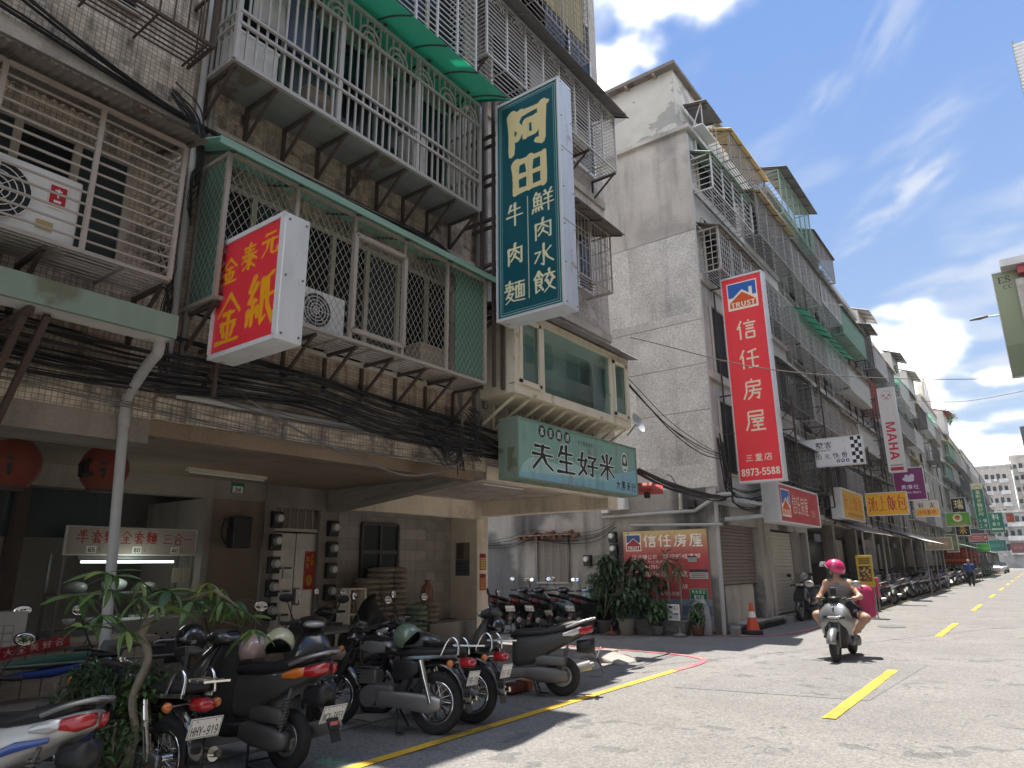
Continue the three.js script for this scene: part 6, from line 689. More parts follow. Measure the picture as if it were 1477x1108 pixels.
  { const g = thing('arched_gable', 'cream arched rooftop gable with small dark windows', 'gable', [-6.3, 15.8, -72]); const s = new THREE.Shape(); s.moveTo(-3, 0); s.lineTo(3, 0); s.lineTo(3, 1.0); s.quadraticCurveTo(0, 3.4, -3, 1.0); s.closePath(); mesh(g, 'gable_wall', uvMetres(new THREE.ExtrudeGeometry(s, { depth: 0.4, bevelEnabled: false }).rotateY(Math.PI / 2)), MAT.creamPaint); for (const z of [-1.4, 0, 1.4]) mesh(g, 'window', UBOX, MAT.glassDark, [0.41, 0.9, z], null, [0.03, 0.9, 0.5]); }
  // air conditioners hung along the row
  for (const [y, z] of [[6.5, -31.5], [9.0, -41], [6.4, -44], [11.9, -63], [9.2, -66], [6.5, -58], [4.2, -50]]) airConditioner('white air conditioner hung on the facades down the row', [-5.75, y, z], 'air conditioners down the row');
  // steel lattice behind the signs
  for (const [z, y0, y1, lab] of [[-21.2, 2.7, 6.5, 'rusty sign lattice above the dull red sign'], [-25.2, 3.4, 8.0, 'rusty sign lattice above the barber sign'], [-33, 3.6, 6.5, 'rusty sign lattice over the bright yellow sign'], [-37, 4.5, 9.5, 'rusty lattice holding the MAHA sign']]) { const o = thing('sign_lattice', lab, 'steel frame', [-5.95, y0, z]); const H = y1 - y0; for (const x of [0.05, 0.7]) bar(o, 'upright', [x, 0, 0], [x, H, 0], 0.05, MAT.rustIron); for (let y = 0; y < H; y += 0.7) { bar(o, 'rung', [0.05, y, 0], [0.7, y, 0], 0.035, MAT.rustIron); if (y + 0.7 < H) bar(o, 'brace', [0.05, y, 0], [0.7, y + 0.7, 0], 0.025, MAT.rustIron); } }
  // lean-to and tarpaulins at the street side further down
  for (const [z0, z1, y, out, m, lab] of [[-27, -33, 2.75, 1.3, MAT.oldSheet, 'rusty lean-to roof under the bright yellow sign'], [-40, -48, 2.7, 1.7, MAT.tinSheet, 'grey lean-to roof beyond the purple sign'], [-62, -74, 2.8, 1.9, MAT.greenPaint, 'dark lean-to with red banners under the tea sign'], [-84, -100, 2.6, 2.2, MAT.greenPlastic, 'bright green tarpaulin roof over the stalls']]) { const o = thing('lean_to', lab, 'awning', [-6.05, y, z0]); addAwning(o, 0, z0 - z1, out - 0.3, { mat: m, over: 0.3, rise: 0.5, drop: 0.1, kind: 'flat', ribs: 1.5 }); for (let z = 0; z > z1 - z0; z -= 3.9) bar(o, 'post', [out - 0.1, -y, z], [out - 0.1, -0.1, z], 0.05, MAT.greyGrille); }
  for (const [x, z, w, h, lab] of [[-5.2, -66, 2.0, 1.3, 'red festival banner hung under the dark lean-to'], [-4.9, -70, 1.6, 1.1, 'second red banner beyond the first under the lean-to']]) { const f = print(w, h, (c, W, H) => { c.fillStyle = '#8e2a22'; c.fillRect(0, 0, W, H); text(c, '大合金', W * 0.08, H * 0.12, W * 0.26, H * 0.42, { color: '#c8552f', weight: 16 }); c.fillStyle = '#c9702e'; c.fillRect(W * 0.06, H * 0.66, W * 0.88, H * 0.16); }, { px: 120, grime: 0.3, rough: 0.8 }); tag(mesh(scene, 'banner', UBOX, f, [x, 2.0, z], null, [w, h, 0.02]), lab, 'banner'); }
  { const f = print(0.42, 0.9, (c, W, H) => { c.fillStyle = '#c9a62c'; c.fillRect(0, 0, W, H); c.fillStyle = '#3a2d20'; c.fillRect(W * 0.1, H * 0.34, W * 0.8, H * 0.5); for (let k = 0; k < 3; k++) c.fillRect(W * 0.12, H * (0.08 + 0.07 * k), W * 0.76, H * 0.04); const q = rng(4); for (let k = 0; k < 40; k++) { c.fillStyle = ['#9c7040', '#c79a58', '#6e4a2c', '#d2b06a'][q() * 4 | 0]; c.beginPath(); c.ellipse(W * (0.15 + 0.7 * q()), H * (0.4 + 0.42 * q()), W * 0.07, W * 0.06, 0, 0, 7); c.fill(); } }, { px: 260, grime: 0.2 }); const o = thing('standing_poster', 'yellow food poster stand at the pavement edge behind the rider', 'poster stand', [-4.35, 0, -23.9]); mesh(o, 'panel', rbox(0.46, 0.94, 0.05, 0.01, [0, 1.34, 0]), MAT.yellowPlastic); mesh(o, 'poster', plateFace(0.42, 0.9), f, [0, 1.34, 0.03]); for (const x of [-0.18, 0.18]) bar(o, 'leg', [x, 0, 0], [x, 0.9, 0], 0.03, MAT.greyGrille); }
  // road end: pale apartment towers
  for (const [x0, x1, z, H, m, lab] of [[-9.5, -2.2, -215, 25, MAT.tileFine, 'cream apartment tower closing the street, left half'], [-2.0, 8, -222, 28, MAT.cementWarm, 'taller cream apartment tower closing the street'], [-7, 12, -190, 12, MAT.rowWallCool, 'low pale block before the cream towers']]) { const o = thing('apartment_tower', lab, 'building', [(x0 + x1) / 2, 0, z]); const W = x1 - x0; mesh(o, 'wall', wbox(-W / 2, W / 2, 0, H, 0, -10), m); mesh(o, 'roof_slab', wbox(-W / 2 - 0.3, W / 2 + 0.3, H, H + 0.5, 0.3, -10), MAT.cement); for (let y = 3.4; y < H - 1.5; y += 3) { for (const bx of [-W / 4, W / 4]) mesh(o, 'balcony', wbox(bx - W * 0.13, bx + W * 0.13, y - 0.5, y + 0.5, 0.9, 0.004), MAT.cementPale); for (let x = -W / 2 + 0.7, k = 0; x < W / 2 - 0.5; x += 1.25, k++) { mesh(o, 'window', UBOX, k % 3 ? MAT.rowGlass : MAT.glassGreenish, [x, y + 1.1, 0.02], null, [0.75, k % 2 ? 1.5 : 1.1, 0.05]); if ((k * 7 + (y | 0)) % 5 === 0) mesh(o, 'air_conditioner', UBOX, MAT.white, [x + 0.5, y + 0.2, 0.2], null, [0.6, 0.5, 0.35]); } } }
}
// ---------------------------------------------------------------- the other side of the street (seen at the right edge and mirrored in the panes)
function buildOpposite() {
  const r = rng(21), mats = [MAT.tileFine, MAT.cementPale, MAT.tileSquare, MAT.cementWarm];
  [[14, 3], [3, -7], [-7, -17], [-17, -26], [-26, -38], [-38, -52], [-52, -70], [-70, -92], [-92, -120], [-120, -160]].forEach(([z0, z1], i) => {
    const o = thing('opposite_building', ['tiled building facing the noodle shop', 'pale building facing the brown tiles', 'square tiled building facing the rice shop', 'warm grey building facing the alley', 'pale building with slatted rooftop screen at the street side', 'building behind the olive vertical banner', 'square tiled building past the olive banner', 'warm grey building far along', 'pale building near the road end', 'last building on that side of the road'][i], 'building', [3.4, 0, z0]); const L = z0 - z1, H = [12.5, 13, 12, 12.5][i] ?? 13 + r() * 3;
    mesh(o, 'wall', wbox(0, 9, 0, H, -0.01, -L + 0.01), mats[i % 4]); mesh(o, 'parapet', wbox(-0.15, 9, H, H + 0.4, -0.02, -L + 0.02), MAT.cement); for (let f = 0; f < 5; f++) { const y = f * 2.75; if (y + 2.4 > H) continue; const n = Math.max(2, Math.round(L / 3)); for (let k = 0; k < n; k++) { const g = new THREE.Group(); g.name = 'window'; o.add(g); g.position.set(-0.03, y + (f ? 1.5 : 1.3), -L * (k + 0.5) / n); const hh = f ? 1.3 : 2.2; mesh(g, 'pane', UBOX, MAT.glassDark, [0, 0, 0], null, [0.04, hh, L / n * 0.62]); mesh(g, 'frame', merge([barGeo([-0.03, hh / 2, -L / n * 0.31], [-0.03, hh / 2, L / n * 0.31], 0.05), barGeo([-0.03, -hh / 2, -L / n * 0.31], [-0.03, -hh / 2, L / n * 0.31], 0.05), barGeo([-0.03, -hh / 2, 0], [-0.03, hh / 2, 0], 0.05)]), MAT.aluminium); } if (f) mesh(o, 'balcony', wbox(-0.6, 0, y, y + 0.7, -0.6, -L + 0.6), mats[(i + 1) % 4]); }
  });
  { const o = thing('rooftop_screen', 'beige slatted screen jutting out high at the street side', 'screen', [2.0, 13.4, -24.6]); for (let k = 0; k < 34; k++) bar(o, 'slat', [0, k * 0.13, 0], [1.2, k * 0.13, 0], 0.03, MAT.tinSheet, 0.1); for (const x of [0.02, 1.18]) bar(o, 'post', [x, -0.1, -0.04], [x, 4.5, -0.04], 0.06, MAT.greyGrille); }
  { const o = thing('canopy', 'grey canopy with red trim above a purple hoarding', 'canopy', [0.85, 14.0, -38.5]); mesh(o, 'roof', wbox(-0.1, 2.6, 0.9, 1.25, 1.2, -2), MAT.cementPale); mesh(o, 'trim', wbox(0.5, 2.6, 0.5, 0.88, 1.0, -2), plain(0.4, 0.06, 0.06, 0.6)); mesh(o, 'hoarding', wbox(0.75, 2.6, -3.2, 0.5, 0.9, -2), plain(0.13, 0.1, 0.3, 0.6)); mesh(o, 'side_box', wbox(0.36, 0.7, -1.8, 0.3, 0.8, -0.2), MAT.cementWarm); }
  { const f = print(1.5, 5.2, (c, W, H) => { c.fillStyle = '#8f9370'; c.fillRect(0, 0, W, H); c.fillStyle = '#7d8460'; c.fillRect(0, H * 0.7, W, H * 0.3); latin(c, 'ES', W * 0.1, H * 0.11, W * 0.3, '#40402f', 'bold', 'serif'); latin(c, 'CC', W * 0.22, H * 0.17, W * 0.2, '#55553f', 'bold', 'serif'); }, { px: 120, seed: 90 }); lightbox('shop_sign', 'olive vertical banner sign lettered ES above the pavement', [1.1, 9.7, -38], 0, 1.5, 5.2, 0.12, f, { trim: 0.04, body: MAT.tinSheet }); }
  { const o = thing('street_lamp', 'grey street lamp with a long arm reaching over the road', 'street lamp', [2.3, 0, -46]); mesh(o, 'pole', cylGeo([0, 0, 0], [0, 15.1, 0], 0.11, 0.07), MAT.galvanized); mesh(o, 'arm', cylGeo([0, 15.0, 0], [-2.5, 15.2, 0], 0.05, 0.04), MAT.galvanized); mesh(o, 'lamp_head', loft([ringX(-2.4, 15.16, 15.26, 0.1), ringX(-2.8, 15.1, 15.26, 0.16), ringX(-3.3, 15.12, 15.2, 0.1)]), MAT.castGrey); mesh(o, 'light_sensor', cylGeo([-2.5, 15.24, 0], [-2.5, 15.42, 0], 0.06), MAT.white); }
  { const f = print(1.0, 4, (c, W, H) => { c.fillStyle = '#5c5a5e'; c.fillRect(0, 0, W, H); }, { px: 60, seed: 92 }); lightbox('shop_sign', 'dark edge of a tall sign at the street side', [1.35, 10.2, -88], 0, 1.6, 5, 0.3, f, { body: MAT.greySheet }); const f2 = print(1.0, 3, (c, W, H) => { c.fillStyle = '#2f55b0'; c.fillRect(0, 0, W, H); c.fillStyle = '#e8e2c0'; c.beginPath(); c.ellipse(W * 0.4, H * 0.4, W * 0.3, H * 0.12, 0, 0, 7); c.fill(); }, { px: 60, seed: 93 }); lightbox('shop_sign', 'blue sign with pale oval low at the street side', [1.35, 6.4, -110], 0, 2, 4.4, 0.3, f2, {}); }
}
// ---------------------------------------------------------------- scooters and motorcycles; local +x is forward, rear contact at the origin
const mirrored = (g) => { g = g.index ? g.toNonIndexed() : g; g.scale(1, 1, -1); const p = g.attributes.position.array, n = g.attributes.normal.array, u = g.attributes.uv.array; for (let i = 0; i < p.length; i += 9) for (let c = 0; c < 3; c++) { [p[i + c], p[i + 3 + c]] = [p[i + 3 + c], p[i + c]];[n[i + c], n[i + 3 + c]] = [n[i + 3 + c], n[i + c]]; } return g; };
const GEO = {}; const once = (k, f) => (GEO[k] ??= f());
function wheelGeo(R, w, spokes) { // axis along z, centre at origin: [tyre, rim]
  const tw = w / 2, prof = Array.from({ length: 13 }, (_, i) => { const a = -Math.PI / 2 * 1.15 + i / 12 * Math.PI * 1.15; return new THREE.Vector2(R - tw * 0.95 + Math.cos(a) * tw * 0.95, Math.sin(a) * tw); }); prof.unshift(new THREE.Vector2(R - w * 1.15, -tw * 0.55)); prof.push(new THREE.Vector2(R - w * 1.15, tw * 0.55));
  const tyre = new THREE.LatheGeometry(prof, 40).rotateX(Math.PI / 2), r = R - w * 1.1;
  const rim = [new THREE.LatheGeometry([[r - 0.03, -tw * 0.5], [r - 0.012, -tw * 0.6], [r + 0.008, -tw * 0.62], [r + 0.008, tw * 0.62], [r - 0.012, tw * 0.6], [r - 0.03, tw * 0.5], [r - 0.03, -tw * 0.5]].map((p) => new THREE.Vector2(...p)), 36).rotateX(Math.PI / 2), cylGeo([0, 0, -tw], [0, 0, tw], 0.035, 0.035, 16)];
  if (spokes === 'wire') for (let i = 0; i < 28; i++) { const a = i / 28 * 2 * Math.PI, s = i % 2 ? 1 : -1; rim.push(cylGeo([Math.cos(a + 0.35 * s) * 0.05, Math.sin(a + 0.35 * s) * 0.05, s * 0.03], [Math.cos(a) * (r - 0.02), Math.sin(a) * (r - 0.02), 0], 0.003, 0.003, 4)); }
  else for (let i = 0; i < 3; i++) { const a = i / 3 * 2 * Math.PI + 0.3; rim.push(barGeo([Math.cos(a) * 0.02, Math.sin(a) * 0.02, 0], [Math.cos(a) * (r - 0.02), Math.sin(a) * (r - 0.02), 0], 0.03, 0.045), barGeo([Math.cos(a + 0.35) * 0.02, Math.sin(a + 0.35) * 0.02, 0], [Math.cos(a + 0.2) * (r - 0.02), Math.sin(a + 0.2) * (r - 0.02), 0], 0.02, 0.03)); }
  return [tyre, merge(rim)];
}
function addWheel(o, name, x, R, w, spokes, rimMat = MAT.alloy, turn = 0) { const [t, r] = once(`wheel${R}${w}${spokes}`, () => wheelGeo(R, w, spokes)); const g = new THREE.Group(); g.name = name; g.position.set(x, R, 0); g.rotation.y = turn; o.add(g); mesh(g, 'tyre', t, MAT.rubber); mesh(g, 'rim', r, rimMat); return g; }
const fenderGeo = (R, w, a0, a1, n = 12) => { const rings = []; for (let i = 0; i <= n; i++) { const a = a0 + (a1 - a0) * i / n, c = Math.cos(a), s = Math.sin(a); rings.push([-1, -0.6, 0, 0.6, 1, 0.8, 0, -0.8].map((k, j) => { const rr = R + (j < 5 ? 0.02 + (1 - k * k) * 0.025 : (1 - k * k) * 0.02) - (Math.abs(k) > 0.75 ? 0.03 : 0); return [c * rr, s * rr, k * w / 2]; })); } return loft(rings); };
const plateTex = {};
function plate(o, txt, p, tilt = 0.25, roll = 0, w = 0.26, h = 0.14, yaw = 0) {
  const f = plateTex[txt] ??= print(w, h, (c, W, H) => { c.fillStyle = '#e9e9e4'; c.fillRect(0, 0, W, H); c.strokeStyle = '#77787a'; c.lineWidth = 3; c.strokeRect(3, 3, W - 6, H - 6); c.fillStyle = '#3a3a3c'; c.beginPath(); c.arc(W * 0.2, H * 0.16, H * 0.04, 0, 7); c.arc(W * 0.8, H * 0.16, H * 0.04, 0, 7); c.fill(); latin(c, txt, W * 0.06, H * 0.86, H * 0.6, '#1c1c20', 'bold', 'monospace', W * 0.88); }, { px: 600, grime: 0.35, seed: txt.length * 7 + txt.charCodeAt(0) });
  const g = new THREE.Group(); g.name = 'licence_plate'; g.position.set(...p); g.rotation.set(roll, -Math.PI / 2 + yaw, 0, 'YXZ'); g.rotateX(-tilt); o.add(g); mesh(g, 'plate', once('plateB', () => rbox(0.26, 0.14, 0.004, 0.0018)), MAT.white); mesh(g, 'lettering', once('plateF', () => new THREE.PlaneGeometry(0.25, 0.132)), f, [0, 0, 0.0035]); return g;
}
function mirrorPair(o, x, y, spread = 0.3, tilt = 0.2, big = 0.07, back = MAT.black) { for (const s of [-1, 1]) { const g = new THREE.Group(); g.name = 'mirror'; g.position.set(x, y, s * 0.2); o.add(g); mesh(g, 'stalk', once(`stalk${s}${spread}`, () => tubeGeo([[0, 0, 0], [0.01, 0.1, s * 0.05], [0.0, 0.22, s * (spread - 0.2)]], 0.007, 12, 6)), MAT.black); mesh(g, 'housing', once(`mh${big}`, () => new THREE.SphereGeometry(big, 18, 12).scale(0.3, 0.72, 1.15)), back, [0.012, 0.26, s * (spread - 0.18)], [0, -s * 0.15, -tilt]); mesh(g, 'glass', once(`mg${big}`, () => new THREE.SphereGeometry(big * 0.93, 18, 12).scale(0.06, 0.68, 1.1)), MAT.mirror, [-0.006, 0.26, s * (spread - 0.18)], [0, -s * 0.15, -tilt]); } }
function scooter(name, label, { body, accent, plateText, plateY = 0.52, tail = 'split', group, decal, mirrors = true, shield, lens, rail }) {
  const o = thing(name, label, 'scooter', [0, 0, 0], group); accent ??= MAT.black; shield ??= body;
  const R = 0.235, WB = 1.27;
  addWheel(o, 'rear_wheel', 0, R, 0.1, 'cast'); addWheel(o, 'front_wheel', WB, R, 0.095, 'cast');
  mesh(o, 'front_fork', once('sfork', () => merge([-1, 1].flatMap((s) => [cylGeo([WB, R, s * 0.075], [WB - 0.16, 0.66, s * 0.07], 0.022), cylGeo([WB - 0.16, 0.66, s * 0.07], [WB - 0.22, 0.82, s * 0.03], 0.018)]))), MAT.castGrey);
  mesh(o, 'front_fender', once('sffen', () => fenderGeo(R + 0.03, 0.15, 0.15, Math.PI * 0.86).translate(WB, R, 0)), shield);
  // front apron: outer shell and inner leg shield
  mesh(o, 'front_apron', once('sapron', () => loft([ringY(0.34, 0.93, 1.03, 0.13, 3), ringY(0.44, 0.94, 1.12, 0.2, 3), ringY(0.58, 0.94, 1.19, 0.235, 2.8), ringY(0.72, 0.92, 1.16, 0.225, 2.6), ringY(0.84, 0.90, 1.08, 0.17, 2.5), ringY(0.93, 0.88, 1.02, 0.1, 2.4)])), shield);
  mesh(o, 'leg_shield', once('slegs', () => loft([ringY(0.33, 0.86, 0.95, 0.16, 3), ringY(0.5, 0.87, 0.96, 0.21, 3), ringY(0.66, 0.86, 0.95, 0.2, 3), ringY(0.82, 0.85, 0.93, 0.15, 3), ringY(0.93, 0.85, 0.93, 0.09, 3)])), accent);
  mesh(o, 'floorboard', once('sfloor', () => loft([ringX(0.4, 0.22, 0.36, 0.14, 4), ringX(0.6, 0.2, 0.34, 0.19, 4), ringX(0.85, 0.2, 0.34, 0.19, 4), ringX(1.0, 0.26, 0.38, 0.12, 4)])), accent);
  mesh(o, 'side_cover', once('sbody', () => loft([ringX(0.63, 0.36, 0.7, 0.1, 3), ringX(0.55, 0.33, 0.735, 0.155, 3), ringX(0.38, 0.36, 0.745, 0.18, 3), ringX(0.15, 0.5, 0.765, 0.185, 3), ringX(-0.08, 0.61, 0.8, 0.165, 2.8), ringX(-0.26, 0.70, 0.845, 0.12, 2.6), ringX(-0.38, 0.765, 0.865, 0.07, 2.4)])), body);
  mesh(o, 'seat', once('sseat', () => loft([ringX(0.66, 0.69, 0.75, 0.07, 2.6), ringX(0.58, 0.69, 0.79, 0.135, 2.8), ringX(0.4, 0.7, 0.81, 0.155, 2.8), ringX(0.2, 0.715, 0.812, 0.165, 2.8), ringX(0.02, 0.745, 0.87, 0.155, 2.8), ringX(-0.16, 0.79, 0.905, 0.12, 2.6), ringX(-0.27, 0.83, 0.905, 0.075, 2.4)])), MAT.seat);
  mesh(o, 'grab_rail', once('sgrab', () => merge([tubeGeo([[-0.08, 0.82, 0.15], [-0.26, 0.885, 0.13], [-0.4, 0.925, 0.06], [-0.42, 0.93, 0], [-0.4, 0.925, -0.06], [-0.26, 0.885, -0.13], [-0.08, 0.82, -0.15]], 0.017, 30, 8), loft([ringX(-0.26, 0.88, 0.91, 0.09, 3), ringX(-0.45, 0.92, 0.95, 0.05, 3)])])), rail ?? MAT.alloy);
  const tl = mesh(o, 'tail_light', once('stail', () => merge([-1, 1].map((s) => loft([ringX(-0.2, 0.74, 0.80, 0.025, 3, 14, s * 0.125), ringX(-0.33, 0.735, 0.835, 0.04, 3, 14, s * 0.08), ringX(-0.41, 0.77, 0.85, 0.026, 3, 14, s * 0.04)])))), lens ?? MAT.redLens);
  mesh(tl, 'turn_signal', once('sturn', () => merge([-1, 1].map((s) => loft([ringX(-0.04, 0.715, 0.755, 0.02, 3, 12, s * 0.165), ringX(-0.17, 0.715, 0.805, 0.03, 3, 12, s * 0.142), ringX(-0.24, 0.745, 0.81, 0.026, 3, 12, s * 0.122)])))), tail === 'orange' ? MAT.orangeLens : lens ? MAT.castGrey : MAT.clearLens);
  mesh(o, 'rear_fender', once('srfen', () => merge([loft([ringX(-0.2, 0.52, 0.66, 0.08, 3), ringX(-0.36, 0.5, 0.68, 0.09, 3), ringX(-0.43, 0.52, 0.7, 0.06, 3)]), barGeo([-0.38, 0.6, 0], [-0.5, 0.36, 0], 0.12, 0.012), barGeo([-0.47, 0.42, 0], [-0.53, 0.27, 0], 0.1, 0.008)])), MAT.black);
  if (plateText) plate(o, plateText, [-0.475, plateY, 0], -0.38);
  mesh(o, 'reflector', once('srefl', () => rbox(0.012, 0.035, 0.09, 0.004, [-0.487, 0.4, 0])), MAT.redLens);
  mesh(o, 'engine', once('seng', () => mirrored(merge([loft([ringX(0.52, 0.22, 0.34, 0.05, 3, 16, 0.09), ringX(0.3, 0.17, 0.36, 0.07, 3, 16, 0.1), ringX(0.05, 0.15, 0.34, 0.075, 3, 16, 0.1), ringX(-0.08, 0.18, 0.3, 0.05, 3, 16, 0.1)]), rbox(0.3, 0.2, 0.2, 0.04, [0.42, 0.34, 0]), loft([ringX(0.32, 0.36, 0.5, 0.05, 3, 16, 0.11), ringX(-0.05, 0.36, 0.48, 0.06, 3, 16, 0.12)])]))), MAT.castGrey);
  mesh(o, 'muffler', once('smuf', () => mirrored(merge([cylGeo([0.3, 0.22, -0.11], [-0.02, 0.27, -0.15], 0.04, 0.06, 16), cylGeo([-0.02, 0.27, -0.15], [-0.36, 0.36, -0.16], 0.065, 0.06, 18), cylGeo([-0.36, 0.36, -0.16], [-0.4, 0.37, -0.16], 0.03, 0.028, 14)]))), MAT.alloy);
  mesh(o, 'shock_absorber', once('sshock', () => mirrored(merge([cylGeo([-0.02, 0.28, 0.13], [-0.1, 0.64, 0.12], 0.014), ...Array.from({ length: 9 }, (_, i) => new THREE.TorusGeometry(0.03, 0.006, 5, 14).rotateX(Math.PI / 2 + 0.2).translate(-0.035 - i * 0.006, 0.36 + i * 0.026, 0.129))]))), MAT.castGrey);
  mesh(o, 'centre_stand', once('sstand', () => merge([polyTube([[0.36, 0.22, 0.1], [0.3, 0.02, 0.14], [0.2, 0.015, 0.15]], 0.011), polyTube([[0.36, 0.22, -0.1], [0.3, 0.02, -0.14], [0.2, 0.015, -0.15]], 0.011), cylGeo([0.31, 0.05, -0.13], [0.31, 0.05, 0.13], 0.01)])), MAT.black);
  mesh(o, 'handlebar_cover', once('shbc', () => loft([ringX(0.8, 0.95, 1.0, 0.07, 2.6), ringX(0.85, 0.93, 1.05, 0.14, 2.6), ringX(0.93, 0.92, 1.07, 0.17, 2.6), ringX(1.02, 0.92, 1.04, 0.13, 2.5), ringX(1.08, 0.94, 1.0, 0.07, 2.4)])), shield);
  mesh(o, 'instrument_dial', once('sdial', () => loft([ringX(0.815, 0.985, 1.03, 0.06, 2.4), ringX(0.84, 1.005, 1.055, 0.08, 2.4)])), MAT.glassDark);
  mesh(o, 'headlight', once('shead', () => loft([ringX(1.06, 0.94, 1.03, 0.12, 2.4), ringX(1.1, 0.955, 1.01, 0.09, 2.4), ringX(1.11, 0.97, 1.0, 0.05, 2.2)])), MAT.clearLens);
  mesh(o, 'handlebar', once('sbar', () => merge([-1, 1].flatMap((s) => [cylGeo([0.92, 0.99, s * 0.13], [0.86, 0.985, s * 0.35], 0.018), tubeGeo([[0.93, 0.985, s * 0.16], [0.95, 0.975, s * 0.22], [0.91, 0.965, s * 0.34]], 0.006, 10, 5), rbox(0.05, 0.05, 0.06, 0.015, [0.91, 0.99, s * 0.18])]))), MAT.black);
  once('scab', () => [-1, 1].flatMap((s) => [tubeGeo([[0.93, 0.98, s * 0.2], [1.02, 0.95, s * 0.15], [1.03, 0.85, s * 0.08]], 0.005, 10, 5), tubeGeo([[1.1, 0.5, s * 0.1], [1.22, 0.42, s * 0.1], [1.25, 0.26, s * 0.08]], 0.005, 10, 5)])).forEach((g) => mesh(o, 'control_cable', g, MAT.cable));
  if (mirrors) mirrorPair(o, 0.9, 1.0);
  if (decal) once('sdecal', () => [-1, 1].map((s) => loft([ringX(0.3, 0.52, 0.56, 0.004, 3, 8, s * 0.186), ringX(0.05, 0.6, 0.66, 0.004, 3, 8, s * 0.186), ringX(-0.2, 0.67, 0.7, 0.004, 3, 8, s * 0.152)]))).forEach((g) => mesh(o, 'decal', g, decal));
  return o;
}
const place = (o, [rx, rz], [fx, fz], lean = 0, y = 0) => { o.position.set(rx, y, rz); o.rotation.set(0, Math.atan2(-(fz - rz), fx - rx), 0); if (lean) o.rotateX(lean); return o; };
function motorcycle(name, label, { tank, plateText, group, badge }) {
  const o = thing(name, label, 'motorcycle', [0, 0, 0], group), R = 0.29, WB = 1.2;
  addWheel(o, 'rear_wheel', 0, R, 0.085, 'wire', MAT.chrome); addWheel(o, 'front_wheel', WB, R, 0.075, 'wire', MAT.chrome, 0.25);
  mesh(o, 'front_fork', once('mfork', () => merge([-1, 1].flatMap((s) => [cylGeo([WB, R, s * 0.07], [WB - 0.14, 0.62, s * 0.075], 0.024), cylGeo([WB - 0.14, 0.62, s * 0.075], [WB - 0.25, 0.94, s * 0.075], 0.017)]).concat(rbox(0.1, 0.03, 0.2, 0.01, [WB - 0.25, 0.94, 0])))), MAT.black);
  mesh(o, 'front_fender', once('mffen', () => fenderGeo(R + 0.025, 0.11, 0.1, Math.PI * 0.95).translate(WB, R, 0)), MAT.blackGloss);
  mesh(o, 'rear_fender', once('mrfen', () => fenderGeo(R + 0.04, 0.14, Math.PI * 0.25, Math.PI * 1.02).translate(0, R + 0.03, 0)), MAT.blackGloss);
  mesh(o, 'frame', once('mframe', () => merge([tubeGeo([[WB - 0.24, 0.88, 0], [WB - 0.3, 0.6, 0], [WB - 0.4, 0.34, 0], [0.55, 0.27, 0], [0.35, 0.4, 0], [0.25, 0.68, 0]], 0.022, 40), cylGeo([WB - 0.24, 0.86, 0], [0.2, 0.68, 0], 0.022), cylGeo([0.35, 0.38, 0.08], [0, R, 0.08], 0.02), cylGeo([0.35, 0.38, -0.08], [0, R, -0.08], 0.02)])), MAT.black);
  const tk = mesh(o, 'fuel_tank', once('mtank', () => loft([ringX(0.93, 0.76, 0.86, 0.06, 2.3), ringX(0.86, 0.73, 0.9, 0.12, 2.3), ringX(0.7, 0.7, 0.915, 0.14, 2.3), ringX(0.54, 0.7, 0.88, 0.115, 2.4), ringX(0.44, 0.71, 0.83, 0.08, 2.5)])), tank); mesh(tk, 'chrome_panel', once('mtp', () => merge([-1, 1].map((s) => loft([ringX(0.88, 0.76, 0.84, 0.008, 2.4, 14, s * 0.105), ringX(0.72, 0.72, 0.85, 0.012, 2.4, 14, s * 0.136), ringX(0.57, 0.74, 0.83, 0.008, 2.4, 14, s * 0.118)])))), MAT.castGrey); mesh(tk, 'filler_cap', cylGeo([0.72, 0.91, 0], [0.72, 0.93, 0], 0.03), MAT.chrome);
  mesh(o, 'seat', once('mseat', () => loft([ringX(0.46, 0.7, 0.79, 0.09, 3), ringX(0.3, 0.7, 0.8, 0.125, 3), ringX(0.05, 0.71, 0.8, 0.13, 3), ringX(-0.2, 0.73, 0.815, 0.11, 3), ringX(-0.27, 0.75, 0.81, 0.08, 3)])), MAT.seat);
  mesh(o, 'seat_trim', once('mtrim', () => merge([-1, 1].map((s) => barGeo([0.3, 0.695, s * 0.125], [-0.25, 0.73, s * 0.125], 0.012, 0.03)))), MAT.chrome);
  mesh(o, 'grab_rail', once('mgrab', () => merge([tubeGeo([[-0.08, 0.73, 0.13], [-0.14, 0.86, 0.125], [-0.2, 0.9, 0.12], [-0.26, 0.84, 0.12], [-0.27, 0.74, 0.13]], 0.011, 24), tubeGeo([[-0.08, 0.73, -0.13], [-0.14, 0.86, -0.125], [-0.2, 0.9, -0.12], [-0.26, 0.84, -0.12], [-0.27, 0.74, -0.13]], 0.011, 24), barGeo([-0.2, 0.83, 0.1], [-0.45, 0.83, 0.1], 0.014), barGeo([-0.2, 0.83, -0.1], [-0.45, 0.83, -0.1], 0.014), ...[0, 1, 2, 3].map((k) => barGeo([-0.22 - k * 0.075, 0.832, -0.11], [-0.22 - k * 0.075, 0.832, 0.11], 0.014))])), MAT.chrome);
  mesh(o, 'side_cover', once('mside', () => merge([-1, 1].map((s) => loft([ringX(0.47, 0.5, 0.66, 0.012, 3, 14, s * 0.1), ringX(0.38, 0.48, 0.68, 0.02, 3, 14, s * 0.115), ringX(0.26, 0.5, 0.68, 0.018, 3, 14, s * 0.115), ringX(0.18, 0.56, 0.66, 0.01, 3, 14, s * 0.1)])))), badge ?? MAT.black);
